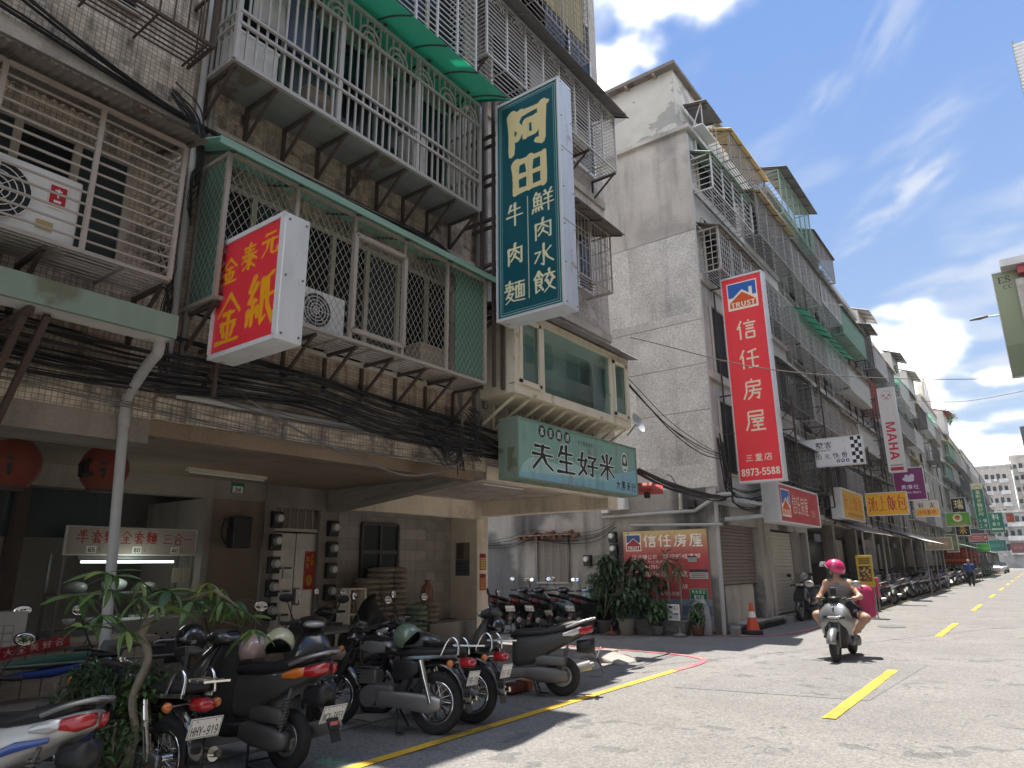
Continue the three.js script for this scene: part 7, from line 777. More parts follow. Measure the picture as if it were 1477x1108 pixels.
  mesh(o, 'engine', once('meng', () => merge([rbox(0.34, 0.22, 0.2, 0.05, [0.62, 0.33, 0]), cylGeo([0.72, 0.32, -0.13], [0.72, 0.32, 0.13], 0.1, 0.1, 22), cylGeo([0.55, 0.3, -0.12], [0.55, 0.3, 0.12], 0.085, 0.085, 20), rbox(0.2, 0.14, 0.16, 0.02, [0.78, 0.5, 0]), ...Array.from({ length: 6 }, (_, i) => rbox(0.2, 0.008, 0.19, 0.003, [0.78 + i * 0.006, 0.44 + i * 0.03, 0]))])), MAT.castGrey);
  mesh(o, 'chain_case', once('mchain', () => mirrored(loft([ringX(0.58, 0.24, 0.38, 0.03, 3, 18, 0.12), ringX(0.3, 0.22, 0.38, 0.03, 3, 18, 0.12), ringX(0.02, 0.19, 0.37, 0.03, 3, 18, 0.12), ringX(-0.1, 0.23, 0.34, 0.025, 3, 18, 0.12)]))), MAT.alloy);
  once('mshock', () => [-1, 1].map((s) => merge([cylGeo([0, R, s * 0.13], [0.08, 0.5, s * 0.13], 0.03, 0.03, 14), cylGeo([0.08, 0.5, s * 0.13], [0.14, 0.68, s * 0.13], 0.038, 0.034, 14)]))).forEach((g) => mesh(o, 'shock_absorber', g, MAT.chrome));
  mesh(o, 'muffler', once('mmuf', () => mirrored(merge([tubeGeo([[0.86, 0.42, -0.08], [0.9, 0.28, -0.12], [0.7, 0.22, -0.15], [0.4, 0.24, -0.16]], 0.022, 24), cylGeo([0.4, 0.24, -0.16], [-0.3, 0.33, -0.17], 0.045, 0.05, 18), cylGeo([-0.3, 0.33, -0.17], [-0.36, 0.34, -0.17], 0.025, 0.025, 12)]))), MAT.chrome);
  mesh(o, 'headlight', once('mhead', () => new THREE.LatheGeometry([[0, -0.12], [0.06, -0.11], [0.1, -0.05], [0.105, 0.02], [0.1, 0.035]].map((p) => new THREE.Vector2(...p)), 24).rotateZ(-Math.PI / 2).translate(WB - 0.18, 0.87, 0)), MAT.blackGloss); mesh(o, 'headlight_lens', once('mlens', () => new THREE.SphereGeometry(0.1, 24, 10).scale(0.3, 1, 1).translate(WB - 0.15, 0.87, 0)), MAT.clearLens);
  mesh(o, 'instrument_dial', once('mdial', () => merge([cylGeo([WB - 0.24, 0.98, 0], [WB - 0.26, 1.03, 0], 0.055, 0.05, 20)])), MAT.castGrey);
  mesh(o, 'handlebar', once('mbar', () => merge([tubeGeo([[0.8, 1.0, 0.36], [0.88, 1.01, 0.24], [0.95, 0.97, 0.1], [0.95, 0.97, -0.1], [0.88, 1.01, -0.24], [0.8, 1.0, -0.36]], 0.011, 40), cylGeo([0.8, 1.0, 0.25], [0.77, 1.0, 0.38], 0.018), cylGeo([0.8, 1.0, -0.25], [0.77, 1.0, -0.38], 0.018)])), MAT.black); mirrorPair(o, 0.86, 1.02, 0.32, 0.1, 0.06);
  once('mcab', () => [-1, 1].flatMap((s) => [tubeGeo([[0.84, 1.0, s * 0.26], [0.98, 1.06, s * 0.16], [1.02, 0.94, s * 0.06], [0.95, 0.8, s * 0.04]], 0.005, 16, 5), tubeGeo([[0.84, 0.99, s * 0.25], [1.02, 1.0, s * 0.12], [1.06, 0.7, s * 0.09], [1.2, 0.36, s * 0.07]], 0.005, 18, 5)])).forEach((g) => mesh(o, 'control_cable', g, MAT.cable));
  const tl = mesh(o, 'tail_light', once('mtail', () => loft([ringX(-0.26, 0.62, 0.72, 0.06, 2.4), ringX(-0.36, 0.62, 0.72, 0.065, 2.3), ringX(-0.4, 0.64, 0.7, 0.05, 2.2)])), MAT.redLens); mesh(tl, 'turn_signal', once('mturn', () => merge([-1, 1].flatMap((s) => [new THREE.SphereGeometry(0.035, 14, 10).translate(-0.22, 0.66, s * 0.2), new THREE.SphereGeometry(0.035, 14, 10).translate(WB - 0.14, 0.76, s * 0.18)]))), MAT.orangeLens); mesh(tl, 'signal_stalk', once('mstk', () => merge([-1, 1].flatMap((s) => [cylGeo([-0.2, 0.67, 0], [-0.2, 0.66, s * 0.19], 0.008), cylGeo([WB - 0.16, 0.76, 0], [WB - 0.16, 0.76, s * 0.17], 0.008)]))), MAT.chrome);
  if (plateText) plate(o, plateText, [-0.39, 0.53, 0], -0.25);
  mesh(o, 'mud_flap', once('mflap', () => barGeo([-0.3, 0.45, 0], [-0.37, 0.22, 0], 0.12, 0.008)), MAT.black); mesh(o, 'side_stand', once('mstand', () => merge([polyTube([[0.5, 0.25, 0.1], [0.42, 0.02, 0.24]], 0.012), polyTube([[0.4, 0.25, -0.08], [0.35, 0.015, -0.14], [0.28, 0.015, -0.14]], 0.012)])), MAT.black);
  return o;
}
function helmet(label, p, turn, mat, { visor = false, tilt = 0 } = {}) {
  const o = thing('helmet', label, 'helmet', p, undefined, turn), R = 0.135;
  const shell = (r, back) => { const pts = [], idx = [], nu = 26, nv = 18; for (let j = 0; j <= nv; j++) for (let i = 0; i <= nu; i++) { const t = j / nv, a = i / nu * 2 * Math.PI, front = Math.max(0, Math.cos(a)), lo = -0.62 + 0.95 * front ** 1.5, ph = mix(Math.PI / 2, Math.asin(Math.max(-0.95, Math.min(0.9, lo))), t), y = Math.sin(ph), c = Math.cos(ph); pts.push(c * Math.cos(a) * r * 1.12, y * r + 0.09, c * Math.sin(a) * r * 0.95); } for (let j = 0; j < nv; j++) for (let i = 0; i < nu; i++) { const q = j * (nu + 1) + i; idx.push(q, q + 1, q + nu + 2, q, q + nu + 2, q + nu + 1); } const g = new THREE.BufferGeometry(); g.setAttribute('position', new THREE.Float32BufferAttribute(pts, 3)); g.setIndex(idx); g.computeVertexNormals(); return g; };
  const b = new THREE.Group(); b.name = 'helmet_body'; b.rotation.z = tilt; o.add(b);
  mesh(b, 'shell', once('hshell', () => shell(R)), mat); mesh(b, 'lining', once('hlin', () => shell(R * 0.93)), MAT.black);
  mesh(b, 'edge_trim', once('htrim', () => tubeGeo(Array.from({ length: 26 }, (_, i) => { const a = i / 26 * 2 * Math.PI, f = Math.max(0, Math.cos(a)), y = Math.max(-0.95, Math.min(0.9, -0.62 + 0.95 * f ** 1.5)), c = Math.sqrt(1 - y * y); return [c * Math.cos(a) * R * 1.12, y * R + 0.09, c * Math.sin(a) * R * 0.95]; }), 0.006, 60, 6, true)), MAT.castGrey);
  if (visor) mesh(b, 'visor', once('hvis', () => new THREE.SphereGeometry(R * 1.22, 22, 10, -1.0 + Math.PI, 2.0, 1.15, 0.75).scale(1.05, 1, 0.95).translate(0, 0.09, 0)), plain(0.5, 0.42, 0.4, 0.05, 0, { transmission: 0.7, thickness: 0 }));
  return o;
}
const paint = (r, g, b) => plain(r, g, b, 0.28, 0, { clearcoat: 1, clearcoatRoughness: 0.08 });
function buildParked() {
  const dk = paint(0.02, 0.02, 0.022), grey = paint(0.07, 0.068, 0.065), wh = paint(0.62, 0.62, 0.6), blue = paint(0.03, 0.07, 0.3), teal = paint(0.32, 0.47, 0.52), red = paint(0.3, 0.03, 0.03), silver = plain(0.42, 0.42, 0.41, 0.35, 0.6), dusty = plain(0.055, 0.053, 0.05, 0.5);
  // kerbside row, rear to the road
  place(scooter('parked_scooter', 'black scooter with grey leg shield parked at the kerb end by the drain', { body: dusty, accent: plain(0.13, 0.128, 0.124, 0.6), shield: plain(0.07, 0.068, 0.066, 0.5), plateText: 'PK6-082' }), [-5.12, -7.86], [-6.22, -7.3], 0.06);
  { const f = plain(0.015, 0.015, 0.016, 0.4); place(motorcycle('motorcycle', 'classic black motorcycle with chrome trim and plate PBB-310', { tank: MAT.blackGloss, plateText: 'PBB-310', badge: f }), [-5.04, -5.42], [-6.15, -5.1], 0.1); }
  place(motorcycle('motorcycle', 'second motorcycle with plate 9510 tucked behind PBB-310', { tank: paint(0.03, 0.03, 0.035), plateText: '95I-0H2' }), [-5.06, -6.0], [-6.2, -5.72], 0.08);
  place(scooter('parked_scooter', 'dark grey scooter with orange signals and plate MCX-3859', { body: grey, accent: MAT.black, plateText: 'MCX-3859', tail: 'orange', plateY: 0.47 }), [-5.2, -3.82], [-6.4, -3.68], 0.05);
  place(motorcycle('motorcycle', 'old motorcycle with cream plate HHY-919 and chrome rack', { tank: dk, plateText: 'HHY-919' }), [-5.24, -2.8], [-6.44, -2.66], 0.06);
  place(scooter('parked_scooter', 'white and blue scooter with broad red tail light', { body: wh, accent: dk, shield: wh, decal: blue, tail: 'clear' }), [-4.95, -1.86], [-6.15, -1.5], 0.12).scale.setScalar(0.93);
  place(scooter('parked_scooter', 'black scooter with white dial behind the potted tree', { body: dk, accent: MAT.black, shield: wh }), [-6.9, -1.9], [-7.9, -2.3], 0.04);
  place(scooter('parked_scooter', 'black scooter draped in shade behind MCX-3859', { body: dk, accent: MAT.black, tail: 'orange' }), [-7.6, -5.6], [-6.5, -5.0], -0.05);
  place(scooter('parked_scooter', 'black scooter deep in the arcade beside the steel door', { body: dk, accent: MAT.black }), [-7.5, -6.9], [-8.6, -6.6], 0.05);
  helmet('pale pink open helmet on the seat of MCX-3859', [-5.72, 0.81, -3.78], 2.5, paint(0.46, 0.30, 0.28), { tilt: -0.2 }); helmet('cream yellow open helmet beside the pink helmet', [-5.42, 0.875, -3.83], -0.7, paint(0.56, 0.54, 0.33), { tilt: 0.05 }); helmet('sage green helmet on the seat of PBB-310', [-5.36, 0.81, -5.33], 0.1, paint(0.13, 0.19, 0.13), { tilt: 0.1 });
  helmet('black helmet hanging on the kerb end scooter', [-5.82, 0.74, -7.38], 2.2, MAT.blackGloss, { tilt: -0.35 }); helmet('black helmet hooked on the scooter by the potted tree', [-6.02, 0.92, -3.35], 2.4, MAT.blackGloss, { tilt: -0.3 }); helmet('dull tan helmet hung below the small table', [-7.3, 0.42, -6.0], 0.6, paint(0.3, 0.24, 0.18), {});
  // alley row, backs to us
  [[-10.9, -13.95, 'black scooter at the column end of the alley row', dk, 'KXA-582', 'MJ'], [-10.28, -14.05, 'black scooter with wide white plate second in the alley row', dk, 'MJP-1327'], [-9.88, -14.3, 'black scooter with red tail in the middle of the alley row', dk, 'PVB-627'], [-9.5, -14.75, 'pale blue scooter in the alley row', teal, 'LMG-052'], [-9.0, -14.75, 'black scooter nearest the plants in the alley row', dk, 'MNF-9710']].forEach(([x, z, lab, m, pl], i) => place(scooter('parked_scooter', lab, { body: m, accent: i === 3 ? teal : MAT.black, plateText: pl, plateY: i === 3 ? 0.5 : 0.62, lens: MAT.redLensDark, rail: MAT.black }), [x, z], [x + [0.06, -0.1, 0.05, 0.3, 0.12][i], z - 1.25], [0.03, -0.03, 0.04, -0.08, 0.03][i]));
  // under the far awnings: parked along the pavement edge
  const base = [scooter('parked_scooter', 'x', { body: dk, accent: MAT.black, plateText: 'NPT-5071', lens: MAT.redLensDark, rail: MAT.castGrey }), scooter('parked_scooter', 'x', { body: wh, accent: MAT.black, plateText: 'NPT-5071', lens: MAT.redLensDark, rail: MAT.castGrey }), scooter('parked_scooter', 'x', { body: blue, accent: MAT.black, plateText: 'NPT-5071', lens: MAT.redLensDark, rail: MAT.castGrey }), scooter('parked_scooter', 'x', { body: silver, accent: MAT.black, plateText: 'NPT-5071', lens: MAT.redLensDark, rail: MAT.castGrey }), scooter('parked_scooter', 'x', { body: red, accent: MAT.black, plateText: 'NPT-5071', lens: MAT.redLensDark, rail: MAT.castGrey })];
  const kinds = ['black', 'white', 'blue', 'silver', 'red'], r = rng(64), used = [0, 0, 0, 0, 0];
  const spots = []; for (let z = -27.5; z > -60; z -= 0.95 + r() * 0.35) spots.push(z); for (let z = -62; z > -98; z -= 1.3 + r() * 0.6) spots.push(z);
  spots.forEach((z, i) => { const k = i === 0 ? 0 : i === 1 ? 1 : [0, 0, 1, 2, 0, 3, 0, 4, 1, 0][(i * 7 + (r() * 3 | 0)) % 10], o = used[k]++ ? copy(base[k], null, [0, 0, 0]) : base[k]; o.userData.label = `${kinds[k]} scooter in the long row parked down the street`; o.userData.group = `${kinds[k]} scooters in the long row`; const x = -4.78 - r() * 0.45; place(o, [x, z], [x - 1.1, z + 0.3 + r() * 0.7], 0.12 * (r() - 0.4)); });
  base.forEach((b, k) => { if (!used[k]) scene.remove(b); });
  place(scooter('parked_scooter', 'black scooter with helmet standing before the cream shutter', { body: dk, accent: MAT.black }), [-5.55, -22.6], [-5.7, -21.3], 0.05); helmet('grey helmet on the scooter before the cream shutter', [-5.64, 1.12, -21.7], 0.9, paint(0.2, 0.2, 0.2), {});
  place(scooter('parked_scooter', 'black scooter with red box behind the riding woman', { body: dk, accent: MAT.black, tail: 'orange' }), [-4.9, -25.6], [-6.0, -25.0], 0.05);
  { const b = thing('crate', 'red plastic crate beside the scooters behind the yellow poster', 'crate', [-4.75, 0.0, -26.6]); mesh(b, 'body', rbox(0.5, 0.62, 0.42, 0.03, [0, 0.75, 0]), plain(0.42, 0.03, 0.07, 0.5)); mesh(b, 'stand', rbox(0.4, 0.44, 0.34, 0.02, [0, 0.22, 0]), MAT.black); mesh(b, 'lid', rbox(0.52, 0.05, 0.44, 0.02, [0, 1.07, 0]), plain(0.5, 0.05, 0.1, 0.5)); }
  // parked cars at the far end
  for (const [z, m, lab] of [[-112, wh, 'white car parked at the far end of the street'], [-122, silver, 'silver car behind the white car at the far end']]) { const c = thing('parked_car', lab, 'car', [-4.6, 0, z]); mesh(c, 'body', loft([ringX(-0.85, 0.3, 0.8, 0.2, 4)].slice(0, 0).concat([[-2.1, 0.35, 0.75, 0.78], [-1.9, 0.28, 0.92, 0.84], [-0.9, 0.25, 1.0, 0.86], [1.0, 0.25, 1.0, 0.86], [1.9, 0.28, 0.9, 0.84], [2.1, 0.38, 0.75, 0.76]].map(([x, a, b, w]) => ringX(x, a, b, w, 4))), true, true).rotateY(Math.PI / 2), m); mesh(c, 'cabin', loft([[-1.5, 0.9, 1.0, 0.7], [-0.9, 0.9, 1.42, 0.66], [0.7, 0.9, 1.45, 0.66], [1.5, 0.9, 1.0, 0.7]].map(([x, a, b, w]) => ringX(x, a, b, w, 4))).rotateY(Math.PI / 2), MAT.glassDark); for (const [x, zz] of [[-0.78, -1.3], [0.78, -1.3], [-0.78, 1.3], [0.78, 1.3]]) mesh(c, 'wheel', cylGeo([x - 0.1, 0.31, zz], [x + 0.1, 0.31, zz], 0.31, 0.31, 20), MAT.rubber); for (const x of [-0.6, 0.6]) mesh(c, 'headlight', rbox(0.3, 0.14, 0.06, 0.03, [x, 0.72, 2.06]), MAT.clearLens); }
}
// ---------------------------------------------------------------- people: distance fields of tapered limbs, meshed as one surface
function bones(list, { cell = 0.016, k = 0.03, ell = [] } = {}) { // list: [a, ra, b, rb]
  const lo = [9, 9, 9], hi = [-9, -9, -9]; for (const [a, ra, b, rb] of list) for (let i = 0; i < 3; i++) { lo[i] = Math.min(lo[i], a[i] - ra, b[i] - rb); hi[i] = Math.max(hi[i], a[i] + ra, b[i] + rb); } for (const [c, r] of ell) for (let i = 0; i < 3; i++) { lo[i] = Math.min(lo[i], c[i] - r[i]); hi[i] = Math.max(hi[i], c[i] + r[i]); }
  const half = Math.max(...[0, 1, 2].map((i) => hi[i] - lo[i])) / 2 + cell * 4, ctr = [0, 1, 2].map((i) => (lo[i] + hi[i]) / 2), N = Math.ceil(2 * half / cell), mc = new MarchingCubes(N, MAT.white, false, false, 120000); mc.isolation = 0; const h = N / 2, F = mc.field;
  const pre = list.map(([a, ra, b, rb]) => { const d = [b[0] - a[0], b[1] - a[1], b[2] - a[2]]; return [a, d, d[0] ** 2 + d[1] ** 2 + d[2] ** 2 || 1e-9, ra, rb]; });
  for (let z = 0; z < N; z++) for (let y = 0; y < N; y++) for (let x = 0; x < N; x++) { const p = [(x - h) / h * half + ctr[0], (y - h) / h * half + ctr[1], (z - h) / h * half + ctr[2]]; let s = 9; const join = (q) => { if (s > 8) { s = q; return; } const t = Math.max(0, k - Math.abs(s - q)) / k; s = Math.min(s, q) - t * t * k / 4; };
    for (const [a, d, l, ra, rb] of pre) { const w = [p[0] - a[0], p[1] - a[1], p[2] - a[2]], t = Math.min(1, Math.max(0, (w[0] * d[0] + w[1] * d[1] + w[2] * d[2]) / l)); join(Math.hypot(w[0] - d[0] * t, w[1] - d[1] * t, w[2] - d[2] * t) - (ra + (rb - ra) * t)); }
    for (const [c, r] of ell) { const q = [(p[0] - c[0]) / r[0], (p[1] - c[1]) / r[1], (p[2] - c[2]) / r[2]], m = Math.hypot(...q); join((m - 1) * Math.min(...r)); } F[x + y * N + z * N * N] = -s; }
  mc.update(); const n = mc.count, P = new Float32Array(n * 3), Nn = new Float32Array(n * 3); for (let i = 0; i < n * 3; i++) { P[i] = mc.positionArray[i] * half + ctr[i % 3]; Nn[i] = mc.normalArray[i]; }
  let g = new THREE.BufferGeometry(); g.setAttribute('position', new THREE.BufferAttribute(P, 3)); g = mergeVertices(g, 1e-4); g.computeVertexNormals(); return uvMetres(g);
}
const SKIN = plain(0.40, 0.235, 0.155, 0.5, 0, { sheen: 0.2 });
function hand(wrist, s, dir = [0, 0, 1]) { // closed round a bar that runs along x; fingers over the top and down in front
  const [x, y, z] = wrist, L = []; L.push([[x, y, z], 0.024, [x, y + 0.012, z + 0.05], 0.03], [[x - 0.022, y + 0.01, z + 0.035], 0.02, [x - 0.026, y + 0.014, z + 0.07], 0.016], [[x + 0.022, y + 0.01, z + 0.035], 0.02, [x + 0.026, y + 0.014, z + 0.07], 0.016]);
  [[-0.03, 0.92], [-0.01, 1.05], [0.01, 1], [0.03, 0.8]].forEach(([o, q]) => { const a = [x + o, y + 0.016, z + 0.07], b = [x + o, y + 0.014, z + 0.07 + 0.036 * q], c = [x + o, y - 0.018, z + 0.085 + 0.028 * q], e = [x + o, y - 0.034, z + 0.07]; L.push([a, 0.01, b, 0.0095], [b, 0.0095, c, 0.0085], [c, 0.0085, e, 0.0075]); });
  L.push([[x - s * 0.03, y, z + 0.03], 0.013, [x - s * 0.05, y - 0.015, z + 0.06], 0.011], [[x - s * 0.05, y - 0.015, z + 0.06], 0.011, [x - s * 0.045, y - 0.032, z + 0.085], 0.009]); return L;
}
function buildRider() {
  const silver = plain(0.30, 0.30, 0.295, 0.34, 0.7, { clearcoat: 0.5 });
  const s = thing('ridden_scooter', 'silver rounded scooter ridden up the middle of the road', 'scooter', [0, 0, 0]), R = 0.235, WB = 1.27;
  addWheel(s, 'rear_wheel', 0, R, 0.12, 'cast'); addWheel(s, 'front_wheel', WB, R, 0.11, 'cast');
  mesh(s, 'front_apron', loft([ringY(0.3, 0.88, 0.98, 0.19, 3), ringY(0.42, 0.88, 1.06, 0.235, 3), ringY(0.56, 0.87, 1.14, 0.265, 2.8), ringY(0.7, 0.86, 1.15, 0.262, 2.7), ringY(0.82, 0.86, 1.1, 0.225, 2.6), ringY(0.9, 0.87, 1.03, 0.15, 2.5), ringY(0.93, 0.9, 0.99, 0.06, 2.4)]), silver);
  mesh(s, 'wheel_arch', loft([ringY(0.2, 0.95, 1.1, 0.13, 2.6), ringY(0.4, 0.97, 1.155, 0.19, 2.6), ringY(0.52, 0.98, 1.165, 0.18, 2.5), ringY(0.62, 1.0, 1.165, 0.12, 2.3)]), MAT.black);
  mesh(s, 'headlight_band', loft([ringX(1.09, 0.66, 0.735, 0.2, 3), ringX(1.15, 0.665, 0.73, 0.17, 3), ringX(1.163, 0.675, 0.72, 0.14, 3)]), MAT.blackGloss); mesh(s, 'headlight', loft([ringX(1.15, 0.67, 0.725, 0.11, 3), ringX(1.172, 0.68, 0.715, 0.095, 3)]), MAT.clearLens); mesh(s, 'slot', loft([ringX(1.08, 0.78, 0.88, 0.018, 3), ringX(1.118, 0.79, 0.86, 0.014, 3)]), MAT.castGrey);
  mesh(s, 'front_fender', fenderGeo(R + 0.03, 0.15, 0.25, Math.PI * 0.8).translate(WB, R, 0), silver); mesh(s, 'front_fork', once('sfork', () => null), MAT.castGrey);
  mesh(s, 'floorboard', GEO.sfloor, MAT.black); mesh(s, 'side_cover', GEO.sbody, silver); mesh(s, 'seat', GEO.sseat, MAT.seat); mesh(s, 'engine', GEO.seng, MAT.black); mesh(s, 'handlebar', GEO.sbar, MAT.black); mesh(s, 'dial_pod', loft([ringX(0.88, 0.93, 1.02, 0.07, 2.4), ringX(0.96, 0.93, 1.05, 0.1, 2.4), ringX(1.02, 0.95, 1.02, 0.05, 2.4)]), MAT.black); mesh(s, 'phone_holder', rbox(0.03, 0.12, 0.1, 0.015, [0.95, 1.12, 0]), MAT.black); mesh(s, 'side_stand', polyTube([[0.5, 0.24, 0.12], [0.2, 0.17, 0.2], [0.05, 0.16, 0.22]], 0.013), MAT.black);
  mirrorPair(s, 0.92, 0.98, 0.36, 0.1, 0.075, MAT.alloy);
  place(s, [-2.97, -14.2], [-2.97, -12.93], 0);
  const o = thing('person', 'person in grey vest, black shorts and magenta helmet riding the silver scooter', 'person', [-2.97, 0, -13.5]);
  const sh = [[-0.185, 1.235, -0.2], [0.185, 1.235, -0.2]], el = [[-0.31, 1.0, -0.07], [0.36, 1.02, -0.05]], wr = [[-0.27, 0.995, 0.08], [0.31, 0.995, 0.08]], hp = [[-0.1, 0.83, -0.32], [0.1, 0.83, -0.32]], kn = [[-0.35, 0.7, 0.08], [0.44, 0.68, 0.1]], an = [[-0.19, 0.42, 0.1], [0.22, 0.42, 0.1]];
  const torso = [[[0, 0.86, -0.33], 0.145, [0, 1.0, -0.3], 0.125], [[0, 1.0, -0.3], 0.125, [0, 1.14, -0.24], 0.14], [[-0.09, 1.16, -0.23], 0.11, [0.09, 1.16, -0.23], 0.11], [sh[0], 0.066, [0, 1.25, -0.2], 0.075], [sh[1], 0.066, [0, 1.25, -0.2], 0.075]];
  const limbs = []; for (const i of [0, 1]) limbs.push([sh[i], 0.058, el[i], 0.042], [el[i], 0.042, wr[i], 0.028], [hp[i], 0.105, kn[i], 0.068], [kn[i], 0.066, [(kn[i][0] + an[i][0]) / 2, 0.56, 0.08], 0.058], [[(kn[i][0] + an[i][0]) / 2, 0.56, 0.08], 0.058, an[i], 0.038]);
  const body = bones([...torso, ...limbs, [[0, 1.26, -0.2], 0.055, [-0.01, 1.38, -0.18], 0.05]], { cell: 0.014, k: 0.05 });
  const head = bones([[[-0.01, 1.36, -0.18], 0.045, [-0.01, 1.42, -0.17], 0.06]], { cell: 0.005, k: 0.02, ell: [[[-0.015, 1.5, -0.17], [0.088, 0.112, 0.08]], [[-0.085, 1.475, -0.165], [0.02, 0.03, 0.018]], [[-0.07, 1.42, -0.165], [0.04, 0.035, 0.045]], [[-0.09, 1.44, -0.165], [0.014, 0.01, 0.024]]] });
  const hands = [0, 1].map((i) => bones(hand(wr[i], i ? 1 : -1), { cell: 0.0035, k: 0.008 }));
  mesh(o, 'body', merge([body, head, ...hands]), SKIN);
  const eye = merge([-0.03, 0.03].map((z) => new THREE.SphereGeometry(0.012, 10, 8).translate(-0.092, 1.505, -0.165 + z))); mesh(o, 'eyes', eye, MAT.glassDark);
  mesh(o, 'vest', bones([[[0, 0.88, -0.33], 0.155, [0, 1.0, -0.3], 0.136], [[0, 1.0, -0.3], 0.136, [0, 1.13, -0.24], 0.15], [[-0.08, 1.14, -0.235], 0.12, [0.08, 1.14, -0.235], 0.12], [[0, 1.15, -0.21], 0.13, [0, 1.22, -0.2], 0.1], [[-0.1, 1.17, -0.21], 0.1, [-0.11, 1.26, -0.2], 0.068], [[0.1, 1.17, -0.21], 0.1, [0.11, 1.26, -0.2], 0.068]], { cell: 0.014, k: 0.03 }), plain(0.2, 0.195, 0.2, 0.9, 0, { sheen: 0.3 }));
  mesh(o, 'shorts', bones([[[0, 0.84, -0.34], 0.155, [0, 0.9, -0.33], 0.15], ...[0, 1].map((i) => [hp[i], 0.118, [mix(hp[i][0], kn[i][0], 0.62), mix(hp[i][1], kn[i][1], 0.62), mix(hp[i][2], kn[i][2], 0.62)], 0.1])], { cell: 0.014, k: 0.03 }), plain(0.018, 0.018, 0.02, 0.85));
  mesh(o, 'shoes', bones([0, 1].flatMap((i) => [[[an[i][0], 0.39, 0.08], 0.045, [an[i][0], 0.375, 0.2], 0.04], [[an[i][0], 0.375, 0.2], 0.04, [an[i][0] * 1.05, 0.37, 0.28], 0.032]]), { cell: 0.012 }), MAT.black);
  const hm = thing('helmet', 'magenta open helmet with raised clear visor worn by the rider', 'helmet', [-2.985, 1.44, -13.67], undefined, Math.PI * 1.12), pink = paint(0.52, 0.02, 0.13); const hb = new THREE.Group(); hb.name = 'helmet_body'; hm.add(hb); hb.scale.set(1.16, 1.2, 1.16); hb.position.y = -0.045;
  mesh(hb, 'shell', GEO.hshell, pink); mesh(hb, 'edge_trim', GEO.htrim, MAT.castGrey); mesh(hb, 'lining', GEO.hlin, MAT.black); mesh(hb, 'visor', new THREE.SphereGeometry(0.165, 24, 10, Math.PI * 0.72, Math.PI * 0.56, 1.0, 0.5).rotateY(0).scale(1.15, 1, 0.95).translate(0.03, 0.1, 0), plain(0.8, 0.82, 0.85, 0.05, 0, { transmission: 0.75, thickness: 0 }));
  hm.add(new THREE.Group()); hm.children.pop(); mesh(hm, 'chin_strap', tubeGeo([[0.03, 0.06, 0.12], [0.06, -0.03, 0.08], [0.06, -0.06, 0], [0.06, -0.03, -0.08], [0.03, 0.06, -0.12]], 0.008, 24, 6), MAT.black);
  const bag = thing('bag', 'magenta delivery bag carried behind the riding person', 'bag', [-2.62, 0.66, -13.95], undefined, 0.25); mesh(bag, 'body', loft([ringY(0, -0.14, 0.14, 0.16, 4), ringY(0.06, -0.17, 0.17, 0.2, 4), ringY(0.42, -0.16, 0.16, 0.2, 4), ringY(0.52, -0.13, 0.12, 0.17, 3.5), ringY(0.55, -0.06, 0.06, 0.1, 3)]), plain(0.4, 0.025, 0.1, 0.4)); mesh(bag, 'strap', tubeGeo([[0.0, 0.5, 0.15], [-0.1, 0.56, 0.25], [-0.2, 0.4, 0.3]], 0.014, 16, 6), MAT.black);
  // the walker far down the street
  const w = thing('person', 'person in blue shirt and dark trousers walking away by the parked scooters', 'person', [-3.85, 0, -55.8]);
  mesh(w, 'body', bones([[[0, 0.95, 0], 0.13, [0, 1.3, 0.01], 0.14], [[-0.2, 1.36, 0], 0.07, [0.2, 1.36, 0], 0.07], [[0, 1.38, 0], 0.055, [0, 1.5, 0], 0.055], ...[-1, 1].flatMap((q) => [[[q * 0.21, 1.34, 0], 0.058, [q * 0.27, 1.08, 0.04], 0.045], [[q * 0.27, 1.08, 0.04], 0.045, [q * 0.24, 0.88, -0.1], 0.034], [[q * 0.24, 0.88, -0.1], 0.034, [q * 0.23, 0.8, -0.12], 0.036], [[q * 0.1, 0.92, 0], 0.1, [q * 0.12, 0.5, q * 0.08], 0.07], [[q * 0.12, 0.5, q * 0.08], 0.066, [q * 0.12, 0.09, q * 0.1], 0.045]])], { cell: 0.02, k: 0.05, ell: [[[0, 1.58, -0.01], [0.085, 0.11, 0.1]]] }), SKIN);
  mesh(w, 'shirt', bones([[[0, 0.95, 0], 0.16, [0, 1.3, 0.01], 0.17], [[-0.2, 1.35, 0], 0.085, [0.2, 1.35, 0], 0.085], ...[-1, 1].flatMap((q) => [[[q * 0.22, 1.33, 0], 0.078, [q * 0.28, 1.08, 0.04], 0.066], [[q * 0.28, 1.08, 0.04], 0.066, [q * 0.26, 0.95, -0.06], 0.055]])], { cell: 0.02, k: 0.04 }), plain(0.03, 0.07, 0.2, 0.8));
  mesh(w, 'trousers', bones([-1, 1].flatMap((q) => [[[q * 0.08, 0.9, 0], 0.12, [q * 0.12, 0.5, q * 0.08], 0.088], [[q * 0.12, 0.5, q * 0.08], 0.088, [q * 0.12, 0.12, q * 0.1], 0.068]]), { cell: 0.02, k: 0.03 }), plain(0.015, 0.015, 0.018, 0.85));
  mesh(w, 'hair', bones([], { cell: 0.015, ell: [[[0, 1.62, 0.015], [0.092, 0.09, 0.1]]] }), plain(0.3, 0.29, 0.28, 0.8)); mesh(w, 'shoes', bones([-1, 1].map((q) => [[q * 0.12, 0.05, q * 0.1 + 0.04], 0.05, [q * 0.12, 0.045, q * 0.1 - 0.14], 0.042]), { cell: 0.016 }), MAT.black);
}
